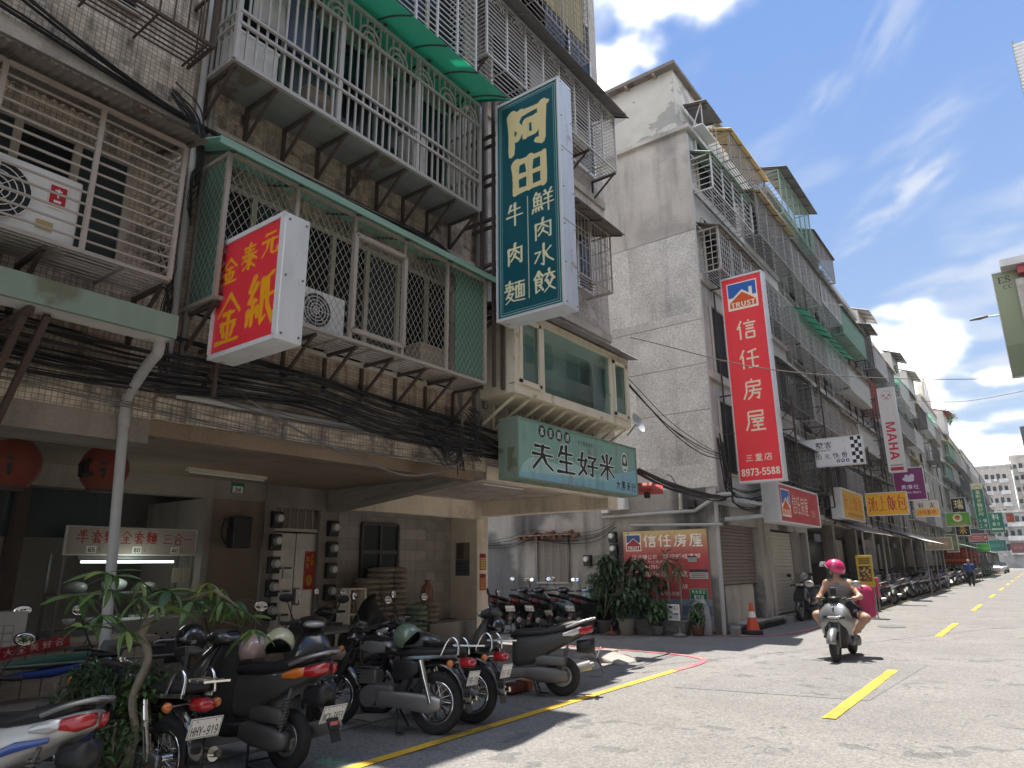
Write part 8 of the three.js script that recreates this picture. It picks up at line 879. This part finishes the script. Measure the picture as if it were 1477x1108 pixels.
// ---------------------------------------------------------------- plants
const leafGeo = (len, wid, droop = 0.25, n = 6) => { const pos = [], idx = []; for (let i = 0; i <= n; i++) { const t = i / n, w = wid * Math.sin(Math.PI * Math.min(1, t * 0.92 + 0.05)) ** 0.8, y = -droop * len * t * t, x = len * t; pos.push(x, y + w * 0.18, -w / 2, x, y, 0, x, y + w * 0.18, w / 2); } for (let i = 0; i < n; i++) { const a = i * 3; idx.push(a, a + 1, a + 4, a, a + 4, a + 3, a + 1, a + 2, a + 5, a + 1, a + 5, a + 4); } const g = new THREE.BufferGeometry(); g.setAttribute('position', new THREE.Float32BufferAttribute(pos, 3)); g.setIndex(idx); g.computeVertexNormals(); return uvMetres(g); };
function foliage(n, seed, place, geos) { const r = rng(seed), out = [], m = new THREE.Matrix4(), e = new THREE.Euler(), q = new THREE.Quaternion(); for (let i = 0; i < n; i++) { const [p, yaw, pitch, s] = place(r, i); e.set(0, yaw, pitch, 'YZX'); m.compose(V(p), q.setFromEuler(e).clone(), new THREE.Vector3(s, s, s)); out.push(geos[i % geos.length].clone().applyMatrix4(m)); } return merge(out); }
const pot = (o, r0, r1, h, mat, x = 0, z = 0) => { mesh(o, 'pot', new THREE.LatheGeometry([[0, 0], [r0, 0], [mix(r0, r1, 0.85), h * 0.85], [r1 * 1.08, h * 0.86], [r1 * 1.08, h], [r1 * 0.95, h], [r1 * 0.9, h * 0.9], [0, h * 0.9]].map((p) => new THREE.Vector2(...p)), 24), mat, [x, 0, z]); mesh(o, 'soil', new THREE.CylinderGeometry(r1 * 0.93, r1 * 0.9, 0.02, 20), MAT.soil, [x, h * 0.9, z]); };
function buildPlants() {
  const r = rng(8);
  { // the slim potted tree with fans of leaflets
    const B = [-5.36, 0, -2.63], o = thing('potted_tree', 'slim money tree with fans of large leaves before the noodle shop', 'tree', B); o.scale.setScalar(1.08); pot(o, 0.13, 0.17, 0.26, MAT.terracotta);
    const trunk = [[0, 0.2, 0.02], [0.02, 0.45, 0.0], [0.0, 0.66, 0.03], [0.02, 0.9, -0.03], [0.0, 1.05, 0.02], [0.02, 1.14, 0.0]];
    mesh(o, 'trunk', merge([tubeGeo(trunk, 0.026, 40, 9), cylGeo([0, 0.2, 0.02], [0.015, 0.45, 0.0], 0.042, 0.027, 10)]), MAT.bark);
    const tips = []; const twig = (a, b, rad) => { mesh(o, 'branch', cylGeo(a, b, rad, rad * 0.6, 7), MAT.bark); };
    const limbs = [[[0.02, 1.14, 0], [0.05, 1.26, -0.2]], [[0.02, 1.14, 0], [0.0, 1.3, 0.12]], [[0.05, 1.26, -0.2], [0.1, 1.33, -0.42]], [[0.0, 1.0, 0.0], [0.12, 1.06, 0.2]], [[0.1, 1.33, -0.42], [0.1, 1.2, -0.62]]]; limbs.forEach(([a, b]) => twig(a, b, 0.015));
    [[-0.05, 1.44, 0.22], [0.05, 1.36, 0.3], [0.1, 1.3, 0.12], [-0.1, 1.32, 0.4], [0.1, 1.2, 0.34], [0.15, 1.24, 0.0], [0.05, 1.34, -0.1], [0.1, 1.38, -0.36], [0.05, 1.34, -0.5], [0.15, 1.25, -0.46], [0.0, 1.24, -0.64], [0.15, 1.18, -0.6], [0.05, 1.12, -0.74], [0.2, 1.1, 0.22], [0.12, 1.14, 0.46], [0.0, 1.4, 0.08], [0.16, 1.04, -0.72], [0.1, 1.26, -0.26], [0.0, 1.46, 0.3]].forEach((t, i) => { const from = limbs[i % 5][1]; mesh(o, 'leaf_stalk', cylGeo(from, t, 0.005, 0.003, 5), MAT.leafMid); tips.push(t); });
    const lg = [leafGeo(0.18, 0.05, 0.35), leafGeo(0.13, 0.04, 0.6), leafGeo(0.22, 0.055, 0.2)], lm = [MAT.leaf, MAT.leafMid, MAT.leaf, MAT.leafDark, MAT.leaf, MAT.leafLight]; let c = 0;
    tips.forEach((t, i) => { const n = 4 + (r() * 4 | 0), y0 = r() * 6, lift = r() * 0.9; for (let k = 0; k < n; k++) { const s = 0.55 + r() * 0.75, m = mesh(o, 'leaf', lg[c++ % 3], i === 7 ? MAT.leafLight : lm[r() * 6 | 0], t, null, s); m.rotation.set((r() - 0.5) * 0.9, y0 + (k + r() * 0.5) / n * 6.28, 0.35 - lift - r() * 0.7, 'YZX'); } });
  }
  const bush = (label, p, R, H, n, m, seed, potArgs, lg = [leafGeo(0.05, 0.026, 0.3, 3), leafGeo(0.04, 0.022, 0.1, 3)], stems = 7) => { const o = thing('potted_shrub', label, 'shrub', p); if (potArgs) pot(o, ...potArgs); const y0 = potArgs ? potArgs[2] : 0; const g = []; const q = rng(seed); const tips = Array.from({ length: stems }, () => [(q() - 0.5) * R * 1.5, y0 + H * (0.5 + 0.5 * q()), (q() - 0.5) * R * 1.5]); tips.forEach((t) => g.push(tubeGeo([[0, y0 * 0.9, 0], [t[0] * 0.5 + (q() - 0.5) * 0.05, mix(y0, t[1], 0.5), t[2] * 0.5], t], 0.008, 8, 5))); mesh(o, 'stem', merge(g), MAT.bark);
    const lobes = Array.from({ length: 10 }, () => [(q() - 0.5) * R * 1.3, y0 + H * (0.25 + 0.7 * q()), (q() - 0.5) * R * 1.3, R * (0.28 + 0.3 * q())]);
    tag(mesh(o, 'foliage', foliage(n, seed, (k) => { const b = lobes[k() * 10 | 0], a = k() * 6.28, e = Math.acos(2 * k() - 1), d = b[3] * Math.cbrt(0.25 + 0.75 * k()); return [[b[0] + d * Math.sin(e) * Math.cos(a), b[1] + d * Math.cos(e) * 0.9, b[2] + d * Math.sin(e) * Math.sin(a)], k() * 6.28, (k() - 0.6) * 1.4, 0.7 + k() * 0.8]; }, lg), m), null, null, null, 'stuff'); return o; };
  bush('leafy green shrub at the foot of the slim tree', [-5.55, 0, -2.82], 0.3, 0.56, 1100, MAT.leaf, 31, [0.13, 0.18, 0.24, MAT.terracotta]);
  bush('low ferny dark shrub behind the white and blue scooter', [-5.75, 0, -2.5], 0.36, 0.66, 1300, MAT.leafDark, 37, [0.13, 0.18, 0.24, MAT.potGrey], [leafGeo(0.07, 0.02, 0.5, 3), leafGeo(0.06, 0.016, 0.3, 3)]);
  bush('light green shrub sprig beside the drain pipe', [-5.2, 0, -2.42], 0.18, 0.4, 260, MAT.leafMid, 41, [0.1, 0.14, 0.2, MAT.terracotta]);
  // potted plants along the alley wall
  bush('tall loose bamboo plant beside the alley scooters', [-8.75, 0, -15.35], 0.45, 1.15, 1500, MAT.leafMid, 51, [0.17, 0.2, 0.3, MAT.potGrey], [leafGeo(0.13, 0.02, 0.5, 3), leafGeo(0.1, 0.016, 0.3, 3)], 12);
  bush('big dark bushy plant in the ribbed cream pot', [-8.15, 0, -15.4], 0.56, 1.4, 1500, MAT.leafDark, 53, [0.16, 0.2, 0.36, MAT.potCream], [leafGeo(0.17, 0.07, 0.6, 4), leafGeo(0.14, 0.06, 0.4, 4)], 9);
  const planter = (label, p, w) => { const o = thing('planter_box', label, 'planter', p); mesh(o, 'trough', uvMetres(loft([ringY(0, -w * 0.38, w * 0.38, 0.13, 8), ringY(0.3, -w * 0.47, w * 0.47, 0.17, 8), ringY(0.31, -w * 0.5, w * 0.5, 0.19, 8), ringY(0.36, -w * 0.5, w * 0.5, 0.19, 8)])), MAT.potGrey); mesh(o, 'soil', wbox(-w * 0.45, w * 0.45, 0.36, 0.365, -0.16, 0.16), MAT.soil); mesh(o, 'panel', rbox(w * 0.6, 0.16, 0.02, 0.006, [0, 0.17, 0.15]), MAT.potGrey); return o; };
  planter('grey planter trough with dark shrub', [-7.72, 0, -15.62], 0.62); planter('grey planter trough under the dracaenas', [-7.05, 0, -15.75], 0.66);
  bush('dark shrub growing in the grey trough', [-7.7, 0.36, -15.6], 0.42, 0.9, 900, MAT.leafDark, 57, null, [leafGeo(0.15, 0.06, 0.5, 4), leafGeo(0.12, 0.05, 0.4, 4)], 8);
  bush('low broad leaved plant between the troughs', [-7.4, 0, -15.5], 0.26, 0.62, 340, MAT.leafMid, 59, [0.12, 0.15, 0.22, MAT.potGrey], [leafGeo(0.16, 0.06, 0.5, 4)], 5);
  for (const [x, h, lab, sd] of [[-7.2, 1.72, 'taller dracaena with a rosette top before the poster', 61], [-6.9, 1.55, 'shorter dracaena with a rosette top before the poster', 62], [-7.5, 1.3, 'third low dracaena among the dark shrubs', 63]]) { const o = thing('dracaena', lab, 'plant', [x, 0.36, -15.75]), q = rng(sd); mesh(o, 'stem', tubeGeo([[0, 0, 0], [0.03, h * 0.35, 0.01], [0, h - 0.5, 0]], 0.022, 20, 7), MAT.bark); const lg = leafGeo(0.36, 0.045, 0.55, 6), lg2 = leafGeo(0.28, 0.04, 0.3, 6); for (let k = 0; k < 34; k++) { const m = mesh(o, 'leaf', k % 2 ? lg : lg2, [MAT.leafMid, MAT.leaf, MAT.leafDark][k % 3], [0, h - 0.5 + 0.28 * (k / 34), 0]); m.rotation.set(0, q() * 6.28, 1.0 - 1.5 * (1 - k / 34) - q() * 0.4, 'YZX'); } }
  bush('small shrub in the brown pot at the wall corner', [-6.6, 0, -15.95], 0.2, 0.5, 300, MAT.leafMid, 67, [0.12, 0.16, 0.24, MAT.terracotta], [leafGeo(0.11, 0.03, 0.4, 3)], 5);
  { const f = print(0.3, 0.36, (c, W, H) => { c.fillStyle = '#e2e2e6'; c.fillRect(0, 0, W, H); c.fillStyle = '#33343a'; c.fillRect(W * 0.12, H * 0.1, W * 0.25, H * 0.14); c.strokeStyle = '#b9617a'; c.lineWidth = 4; c.beginPath(); c.arc(W * 0.7, H * 0.2, W * 0.14, 0, 7); c.stroke(); c.fillStyle = '#3a4f86'; c.fillRect(W * 0.52, H * 0.55, W * 0.36, H * 0.1); c.fillStyle = '#86a04c'; c.fillRect(W * 0.12, H * 0.72, W * 0.25, H * 0.14); c.fillStyle = '#666'; for (let k = 0; k < 4; k++) c.fillRect(W * 0.5, H * (0.7 + k * 0.06), W * 0.36, H * 0.02); }, { px: 300, grime: 0.15 }); tag(mesh(scene, 'notice', UBOX, f, [-6.98, 0.52, -15.52], null, [0.3, 0.36, 0.01]), 'white instruction card propped on the planter trough', 'notice'); }
  { const o = thing('plastic_sack', 'translucent white plastic sack slumped against the poster', 'sack', [-6.62, 0, -16.12]); mesh(o, 'bag', loft([ringY(0, -0.3, 0.3, 0.1, 3), ringY(0.3, -0.32, 0.3, 0.12, 2.5), ringY(0.6, -0.2, 0.26, 0.1, 2.4), ringY(0.8, -0.05, 0.16, 0.06, 2.3)]), plain(0.5, 0.5, 0.5, 0.25, 0, { transmission: 0.3, thickness: 0 })); }
  { const o = thing('traffic_cone', 'orange traffic cone with white band on a black base', 'traffic cone', [-5.62, 0, -16.85]); mesh(o, 'base', uvMetres(new THREE.LatheGeometry([[0, 0], [0.2, 0], [0.22, 0.03], [0.22, 0.08], [0.19, 0.1], [0, 0.1]].map((p) => new THREE.Vector2(...p)), 24)), MAT.rubber); const cone = plain(0.62, 0.09, 0.03, 0.5); mesh(o, 'cone', new THREE.CylinderGeometry(0.095, 0.155, 0.28, 24), cone, [0, 0.24, 0]); mesh(o, 'white_band', new THREE.CylinderGeometry(0.066, 0.095, 0.13, 24), MAT.white, [0, 0.445, 0]); mesh(o, 'tip', new THREE.CylinderGeometry(0.03, 0.066, 0.2, 24), cone, [0, 0.61, 0]); }
  for (const [x, z] of [[-8.4, -15.1], [-6.86, -15.5]]) { const o = thing('weighted_base', x < -8 ? 'reddish weighted post base beside the ribbed pot' : 'grey weighted post base beside the trough', 'post base', [x, 0, z]); mesh(o, 'base', new THREE.LatheGeometry([[0, 0], [0.16, 0], [0.15, 0.04], [0.03, 0.09], [0.02, 0.22], [0, 0.22]].map((p) => new THREE.Vector2(...p)), 20), x < -8 ? MAT.terracotta : MAT.potGrey); }
  for (const [z, y, s] of [[-52.5, 14.2, 1.0], [-90, 16.5, 2.4]]) { const o = thing('rooftop_plant', z > -60 ? 'small rooftop plant above the MAHA sign' : 'rooftop greenery far down the row', 'plant', [-6.2, y, z]); mesh(o, 'stem', cylGeo([0, -0.6, 0], [0, 0.3, 0], 0.05), MAT.bark); tag(mesh(o, 'foliage', foliage(500, 70 + s * 10 | 0, (k) => { const a = k() * 6.28, e = Math.acos(2 * k() - 1), d = 0.5 * s * Math.cbrt(k()); return [[d * Math.sin(e) * Math.cos(a), 0.4 * s + d * Math.cos(e) * 0.7, d * 1.6 * Math.sin(e) * Math.sin(a)], k() * 6.28, (k() - 0.6) * 1.4, s * (0.7 + k())]; }, [leafGeo(0.12, 0.06, 0.3, 3)]), MAT.leaf), null, null, null, 'stuff'); }
}
// ---------------------------------------------------------------- the noodle shop, rice store and arcade furniture
function lantern(label, p) { const o = thing('paper_lantern', label, 'lantern', p); const prof = [], col = plain(0.19, 0.035, 0.018, 0.8, 0, { transmission: 0.15, thickness: 0 }); for (let i = 0; i <= 22; i++) { const t = i / 22, rr = 0.09 + 0.145 * Math.sin(Math.PI * (0.08 + 0.84 * t)) ** 0.75; prof.push(new THREE.Vector2(rr - (i % 2 ? 0.006 : 0), t * 0.42)); } mesh(o, 'paper_body', new THREE.LatheGeometry(prof, 30), col); mesh(o, 'cap', cylGeo([0, 0.39, 0], [0, 0.43, 0], 0.12, 0.11, 20), MAT.black); mesh(o, 'cap', cylGeo([0, -0.03, 0], [0, 0.01, 0], 0.11, 0.12, 20), MAT.rustIron); mesh(o, 'tassel', cylGeo([0, -0.3, 0], [0, -0.03, 0], 0.012, 0.006, 6), MAT.cable); mesh(o, 'cord', cylGeo([0, 0.43, 0], [0, 2.86 - p[1], 0], 0.005), MAT.cable);
  const ink = []; for (const [a, y, w, h, s] of [[0.2, 0.24, 0.16, 0.05, 0.4], [0.05, 0.16, 0.06, 0.12, -0.2], [0.4, 0.12, 0.12, 0.04, 0.2], [0.3, 0.2, 0.04, 0.14, 0.1], [0.95, 0.24, 0.05, 0.03, 0], [0.95, 0.18, 0.05, 0.03, 0.3], [0.97, 0.13, 0.03, 0.08, 0]]) ink.push(new THREE.PlaneGeometry(w, h, 4, 1).rotateZ(s).translate(0, y, 0.246).rotateY(a + 0.2)); ink.forEach((g) => mesh(o, 'ink_stroke', g, MAT.black)); return o; }
function buildShop() {
  lantern('red paper lantern with black ink, further from the drain pipe', [-7.6, 2.36, -2.3]); lantern('red paper lantern half hidden by the drain pipe', [-7.6, 2.4, -3.1]);
  { // menu cart
    const o = thing('noodle_cart', 'noodle cart with lit tube under a red lettered menu board', 'food cart', [-9.55, 0.1, -4.4]); const f = print(1.66, 0.34, (c, W, H) => { c.fillStyle = '#9c8f86'; c.fillRect(0, 0, W, H); const q = { color: '#8e2a2c', weight: 14 }; text(c, '半套麵', W * 0.06, H * 0.12, W * 0.09, H * 0.5, { ...q, step: 1.1 }); text(c, '全套麵', W * 0.38, H * 0.12, W * 0.09, H * 0.5, { ...q, step: 1.1 }); text(c, '三合一', W * 0.72, H * 0.14, W * 0.08, H * 0.48, q); for (const [x, t] of [[0.14, '65'], [0.48, '80'], [0.79, '40']]) { c.fillStyle = '#d4d0c4'; c.fillRect(W * x, H * 0.7, W * 0.07, H * 0.26); latin(c, t, W * (x + 0.01), H * 0.93, H * 0.24, '#2a2826'); text(c, '元', W * (x + 0.08), H * 0.72, W * 0.03, H * 0.2, { color: '#443' }); } }, { px: 500, grime: 0.4 });
    mesh(o, 'menu_board', rbox(0.05, 0.36, 1.68, 0.006, [0, 1.86, 0]), MAT.tinSheet); mesh(o, 'menu_print', new THREE.PlaneGeometry(1.64, 0.33).rotateY(Math.PI / 2), f, [0.03, 1.86, 0]);
    for (const z of [-0.82, 0.82]) for (const x of [-0.4, 0.0]) bar(o, 'post', [x, 0, z], [x, 1.7, z], 0.03, MAT.castGrey);
    mesh(o, 'shelf', wbox(-0.42, 0.0, 1.2, 1.22, 0.82, -0.82), MAT.castGrey); mesh(o, 'counter', wbox(-0.42, 0.02, 0.72, 0.78, 0.84, -0.84), MAT.castGrey);
    const planks = [MAT.wood]; for (let k = 0; k < 11; k++) mesh(o, 'plank', wbox(0.03, 0.055, 0.05, 0.72, 0.83 - k * 0.152, 0.83 - k * 0.152 - 0.146), MAT.wood);
    const tubeM = new THREE.MeshStandardMaterial({ color: 0xffffff, emissive: new THREE.Color(0.85, 1, 0.92), emissiveIntensity: 1.1 });
    mesh(o, 'lamp_tube', cylGeo([0.0, 1.6, -0.55], [0.0, 1.6, 0.62], 0.016, 0.016, 12), tubeM); mesh(o, 'lamp_batten', wbox(-0.04, 0.0, 1.63, 1.67, 0.66, -0.6), MAT.castGrey);
    const L = new THREE.PointLight(new THREE.Color(0.85, 1, 0.92), 0.35, 0, 2); L.position.set(-9.45, 1.62, -4.36); L.castShadow = true; L.shadow.radius = 12; scene.add(L);
    for (const [y, z, s] of [[1.23, 0.55, 0.12], [1.24, 0.1, 0.15], [1.23, -0.35, 0.1]]) mesh(o, 'food_bag', new THREE.IcosahedronGeometry(s, 1).scale(0.8, 0.6, 1.1), plain(0.4, 0.4, 0.38, 0.3, 0, { transmission: 0.4, thickness: 0 }), [-0.2, y + s * 0.5, z]);
    for (const z of [-0.62, -0.78]) mesh(o, 'price_card', rbox(0.006, 0.2, 0.14, 0.002, [0.01, 1.42, z]), plain(0.33, 0.29, 0.22, 0.8));
    for (let k = 0; k < 5; k++) mesh(o, 'bowl', new THREE.SphereGeometry(0.07, 14, 8, 0, 6.3, Math.PI / 2, Math.PI / 2), MAT.white, [-0.15, 0.92, 0.6 - k * 0.26]);
  }
  { const f = print(0.62, 0.42, (c, W, H) => { c.fillStyle = '#b3aea8'; c.fillRect(0, 0, W, H); c.strokeStyle = '#55514d'; c.lineWidth = 1.5; c.beginPath(); c.moveTo(W * 0.3, 0); c.lineTo(W * 0.28, H); c.stroke(); for (let i = 0; i < 2; i++) for (let j = 0; j < 3; j++) c.strokeRect(W * (0.62 + 0.12 * i), H * (0.28 + 0.17 * j), W * 0.11, H * 0.15); c.fillStyle = '#2b2927'; c.beginPath(); c.ellipse(W * 0.55, H * 0.5, W * 0.03, H * 0.1, 0.1, 0, 7); c.fill(); c.strokeRect(W * 0.36, H * 0.1, W * 0.12, H * 0.13); c.strokeRect(W * 0.35, H * 0.27, W * 0.12, H * 0.13); c.fillRect(W * 0.38, H * 0.3, W * 0.04, H * 0.06); }, { px: 500, grime: 0.2, rough: 0.7 }); const o = thing('cardboard_sheet', 'white printed carton panel propped beside the noodle cart', 'carton', [-7.6, 0.82, -2.3], undefined, Math.PI / 2 - 0.2); mesh(o, 'carton', rbox(0.62, 0.42, 0.3, 0.004, [0, 0.21, -0.15]), plain(0.42, 0.4, 0.37, 0.8)); mesh(o, 'print', plateFace(0.62, 0.42), f, [0, 0.21, 0.004]); mesh(o, 'stand', rbox(0.55, 0.8, 0.28, 0.01, [0, -0.4, -0.16]), MAT.wood); }
  { const f = print(0.5, 0.1, (c, W, H) => { c.fillStyle = '#8c1f28'; c.fillRect(0, 0, W, H); text(c, '大全美好合', W * 0.06, H * 0.16, W * 0.14, H * 0.66, { color: '#cdb9a9', weight: 13, step: 1.28 }); }, { px: 500, grime: 0.2 }); tag(mesh(scene, 'ribbon_banner', UBOX, f, [-7.3, 0.94, -2.62], [0.14, 0, 0.0], [0.012, 0.1, 0.55]), 'narrow red ribbon sign below the carton panel', 'banner'); }
  { const o = thing('plank_counter', 'old plank fronted counter in the dark shop front', 'counter', [-7.5, 0.1, -2.3]); for (let k = 0; k < 9; k++) mesh(o, 'plank', wbox(0, 0.03, 0, 0.8, -k * 0.16, -k * 0.16 - 0.15), MAT.wood); mesh(o, 'top', wbox(-0.5, 0.06, 0.8, 0.84, 0.05, -1.5), MAT.wood); }
  { const o = thing('oven_cabinet', 'white perforated metal cabinet under the plant leaves', 'cabinet', [-8.6, 0.1, -4.25]); mesh(o, 'body', rbox(0.5, 0.95, 0.8, 0.02, [0, 0.475, 0]), plain(0.3, 0.29, 0.27, 0.6)); for (const z of [-0.2, 0.2]) mesh(o, 'opening', rbox(0.02, 0.12, 0.2, 0.006, [0.252, 0.5, z]), MAT.black); for (let k = 0; k < 10; k++) mesh(o, 'vent_hole', new THREE.CylinderGeometry(0.014, 0.014, 0.01, 8).rotateZ(Math.PI / 2), MAT.black, [0.252, 0.72 + 0.06 * (k % 2), -0.3 + k * 0.066]); }
  { const o = thing('round_stool', 'round cream topped stool behind the white and blue scooter', 'stool', [-6.75, 0, -2.45]); mesh(o, 'seat', cylGeo([0, 0.48, 0], [0, 0.56, 0], 0.3, 0.3, 28), plain(0.22, 0.185, 0.165, 0.6)); mesh(o, 'post', cylGeo([0, 0.04, 0], [0, 0.48, 0], 0.04), MAT.castGrey); mesh(o, 'foot', cylGeo([0, 0, 0], [0, 0.04, 0], 0.2, 0.18, 20), MAT.castGrey); }
  { const o = thing('folding_umbrella', 'rolled green and blue parasol lying across the stools', 'parasol', [-6.7, 0.86, -2.2]); mesh(o, 'green_cloth', loft([ringX(0, -0.02, 0.02, 0.02), ringX(0.3, -0.05, 0.05, 0.06), ringX(0.8, -0.04, 0.04, 0.05), ringX(1.1, -0.015, 0.015, 0.015)]).rotateY(Math.PI / 2 + 0.3), plain(0.03, 0.11, 0.075, 0.7)); mesh(o, 'blue_cloth', loft([ringX(0, -0.1, -0.06, 0.03), ringX(0.4, -0.13, -0.05, 0.06), ringX(0.9, -0.08, -0.03, 0.03)]).rotateY(Math.PI / 2 + 0.3), plain(0.02, 0.05, 0.24, 0.7)); mesh(o, 'shaft', cylGeo([0, 0, 0.05], [0.34, 0, -1.2], 0.01), MAT.castGrey); }
  const table = (label, p, w, d, h, turn) => { const o = thing('folding_table', label, 'table', p, undefined, turn); mesh(o, 'tabletop', rbox(w, 0.035, d, 0.01, [0, h, 0]), plain(0.16, 0.15, 0.14, 0.45)); for (const s of [-1, 1]) { bar(o, 'leg', [s * w * 0.42, 0, d * 0.38], [s * w * 0.36, h, -d * 0.38], 0.025, MAT.castGrey); bar(o, 'leg', [s * w * 0.42, 0, -d * 0.38], [s * w * 0.36, h, d * 0.38], 0.025, MAT.castGrey); } return o; };
  table('narrow metal table before the perforated cabinet', [-7.35, 0.1, -4.35], 0.5, 1.0, 0.68, 0.1); table('grey folding table in front of the steel door', [-7.7, 0.1, -6.2], 0.7, 1.3, 0.7, 0.15);
  { const o = thing('folding_chair', 'grey tube folding chair beside the narrow table', 'chair', [-7.0, 0.1, -3.6]); mesh(o, 'frame', merge([tubeGeo([[0, 0, 0.2], [0.1, 0.45, 0.2], [0.16, 0.8, 0.18], [0.16, 0.84, 0], [0.16, 0.8, -0.18], [0.1, 0.45, -0.2], [0, 0, -0.2]], 0.012, 40), polyTube([[0.2, 0, 0.18], [-0.16, 0.45, 0.18]], 0.012), polyTube([[0.2, 0, -0.18], [-0.16, 0.45, -0.18]], 0.012)]), MAT.alloy); mesh(o, 'seat', rbox(0.38, 0.03, 0.38, 0.012, [-0.02, 0.46, 0]), MAT.seat); mesh(o, 'backrest', rbox(0.02, 0.16, 0.34, 0.01, [0.15, 0.76, 0]), MAT.seat); }
  { const o = thing('wall_box', 'dark wall fan box beside the shop doorway', 'wall unit', [-9.62, 1.9, -5.95]); mesh(o, 'casing', rbox(0.2, 0.46, 0.3, 0.02, [0, 0.23, 0]), MAT.black); mesh(o, 'hose', tubeGeo([[0.02, 0.3, 0.18], [0.05, 0.42, 0.28], [0.05, 0.2, 0.32], [0.03, 0.05, 0.22]], 0.015, 20, 6), MAT.cable); }
  { const o = thing('white_cabinet', 'tall cream open cabinet beside the rice sacks', 'cabinet', [-9.35, 0.1, -8.05]); for (const z of [-0.17, 0.17]) mesh(o, 'side', wbox(-0.25, 0.05, 0, 1.15, z - 0.02, z + 0.02), MAT.creamPaint); for (const y of [0.3, 0.72, 1.13]) mesh(o, 'shelf', wbox(-0.25, 0.05, y, y + 0.03, -0.15, 0.15), MAT.creamPaint); }
  // rice sacks, each its own
  const sg = uvMetres(loft([ringX(-0.24, 0.03, 0.06, 0.12, 3, 14), ringX(-0.19, 0.008, 0.1, 0.165, 3, 14), ringX(-0.06, 0.0, 0.115, 0.17, 3, 14), ringX(0.08, 0.0, 0.115, 0.17, 3, 14), ringX(0.2, 0.01, 0.1, 0.16, 3, 14), ringX(0.25, 0.04, 0.065, 0.12, 3, 14)])), q = rng(12);
  const stack = (z, x, n, m, label, group, y = 0.12, s = 1) => { for (let k = 0; k < n; k++) { const b = tag(mesh(scene, 'rice_sack', sg, m, [x + (q() - 0.5) * 0.03, y + k * 0.098 * s, z + (q() - 0.5) * 0.03], [0, (q() - 0.5) * 0.12, 0], s), label, 'sack', group); } };
  stack(-8.45, -9.95, 9, MAT.sack, 'tan rice sack in the low stack beside the cream cabinet', 'sacks beside the cabinet'); stack(-8.8, -9.95, 13, MAT.sack, 'tan rice sack in the second tall stack', 'sacks of the second stack'); stack(-9.15, -9.98, 15, MAT.sack, 'tan rice sack in the third tall stack under the dark window', 'sacks of the third stack'); stack(-9.52, -9.98, 15, MAT.sack, 'tan rice sack in the fourth tall stack under the dark window', 'sacks of the fourth stack'); stack(-9.9, -9.8, 7, MAT.sackGreen, 'green rice sack in the short stack on the plinth', 'green sacks', 0.2); stack(-10.35, -9.9, 4, MAT.sack, 'tan rice sack in the short stack beside the green sacks', 'sacks beside the green stack', 0.53);
  { const o = thing('tied_bag', 'striped tied bag on top of the short sack stack', 'bag', [-9.9, 0.95, -10.36]); mesh(o, 'body', loft([ringY(0, -0.13, 0.13, 0.13, 2.4), ringY(0.12, -0.15, 0.15, 0.15, 2.2), ringY(0.26, -0.12, 0.12, 0.12, 2.2), ringY(0.34, -0.04, 0.04, 0.04, 2), ringY(0.4, -0.08, 0.08, 0.08, 2)]), plain(0.36, 0.17, 0.13, 0.5)); for (let k = 0; k < 5; k++) mesh(o, 'stripe', tubeGeo([[Math.cos(k) * 0.135, 0, Math.sin(k) * 0.135], [Math.cos(k) * 0.155, 0.12, Math.sin(k) * 0.155], [Math.cos(k) * 0.125, 0.26, Math.sin(k) * 0.125]], 0.012, 8, 5), MAT.sack); }
  { const o = thing('covered_motorcycle', 'black coat draped over a scooter front by the cream cabinet', 'coat', [-8.4, 0.55, -7.5]); mesh(o, 'coat', bones([[[0, 0.45, 0], 0.12, [-0.1, 0.05, 0.15], 0.16], [[0, 0.45, 0], 0.1, [0.15, 0.1, -0.2], 0.14], [[0.02, 0.55, 0], 0.05, [0.05, 0.62, -0.05], 0.04], [[0, 0.4, 0], 0.1, [0.2, 0.25, 0.2], 0.06]], { cell: 0.02, k: 0.08 }), MAT.black); }
  // red drip tray under the kerb end scooter
  { const o = thing('drip_tray', 'red and orange plastic tray under the kerb end scooter', 'tray', [-5.75, 0, -7.75]); mesh(o, 'tray', rbox(0.22, 0.1, 0.3, 0.02, [0, 0.07, 0.1]), plain(0.2, 0.03, 0.02, 0.6)); mesh(o, 'insert', rbox(0.2, 0.12, 0.14, 0.02, [0.02, 0.08, -0.13]), plain(0.5, 0.1, 0.03, 0.6)); }
}
// ---------------------------------------------------------------- build everything
buildGround(); console.log('ground');
buildTerrace(); console.log('terrace');
buildCorner(); buildRow(); buildOpposite(); console.log('row');
buildSigns(); console.log('signs');
buildParked(); console.log('bikes');
buildRider(); console.log('rider');
buildPlants(); buildShop(); buildCables();
renderer.render(scene, camera);
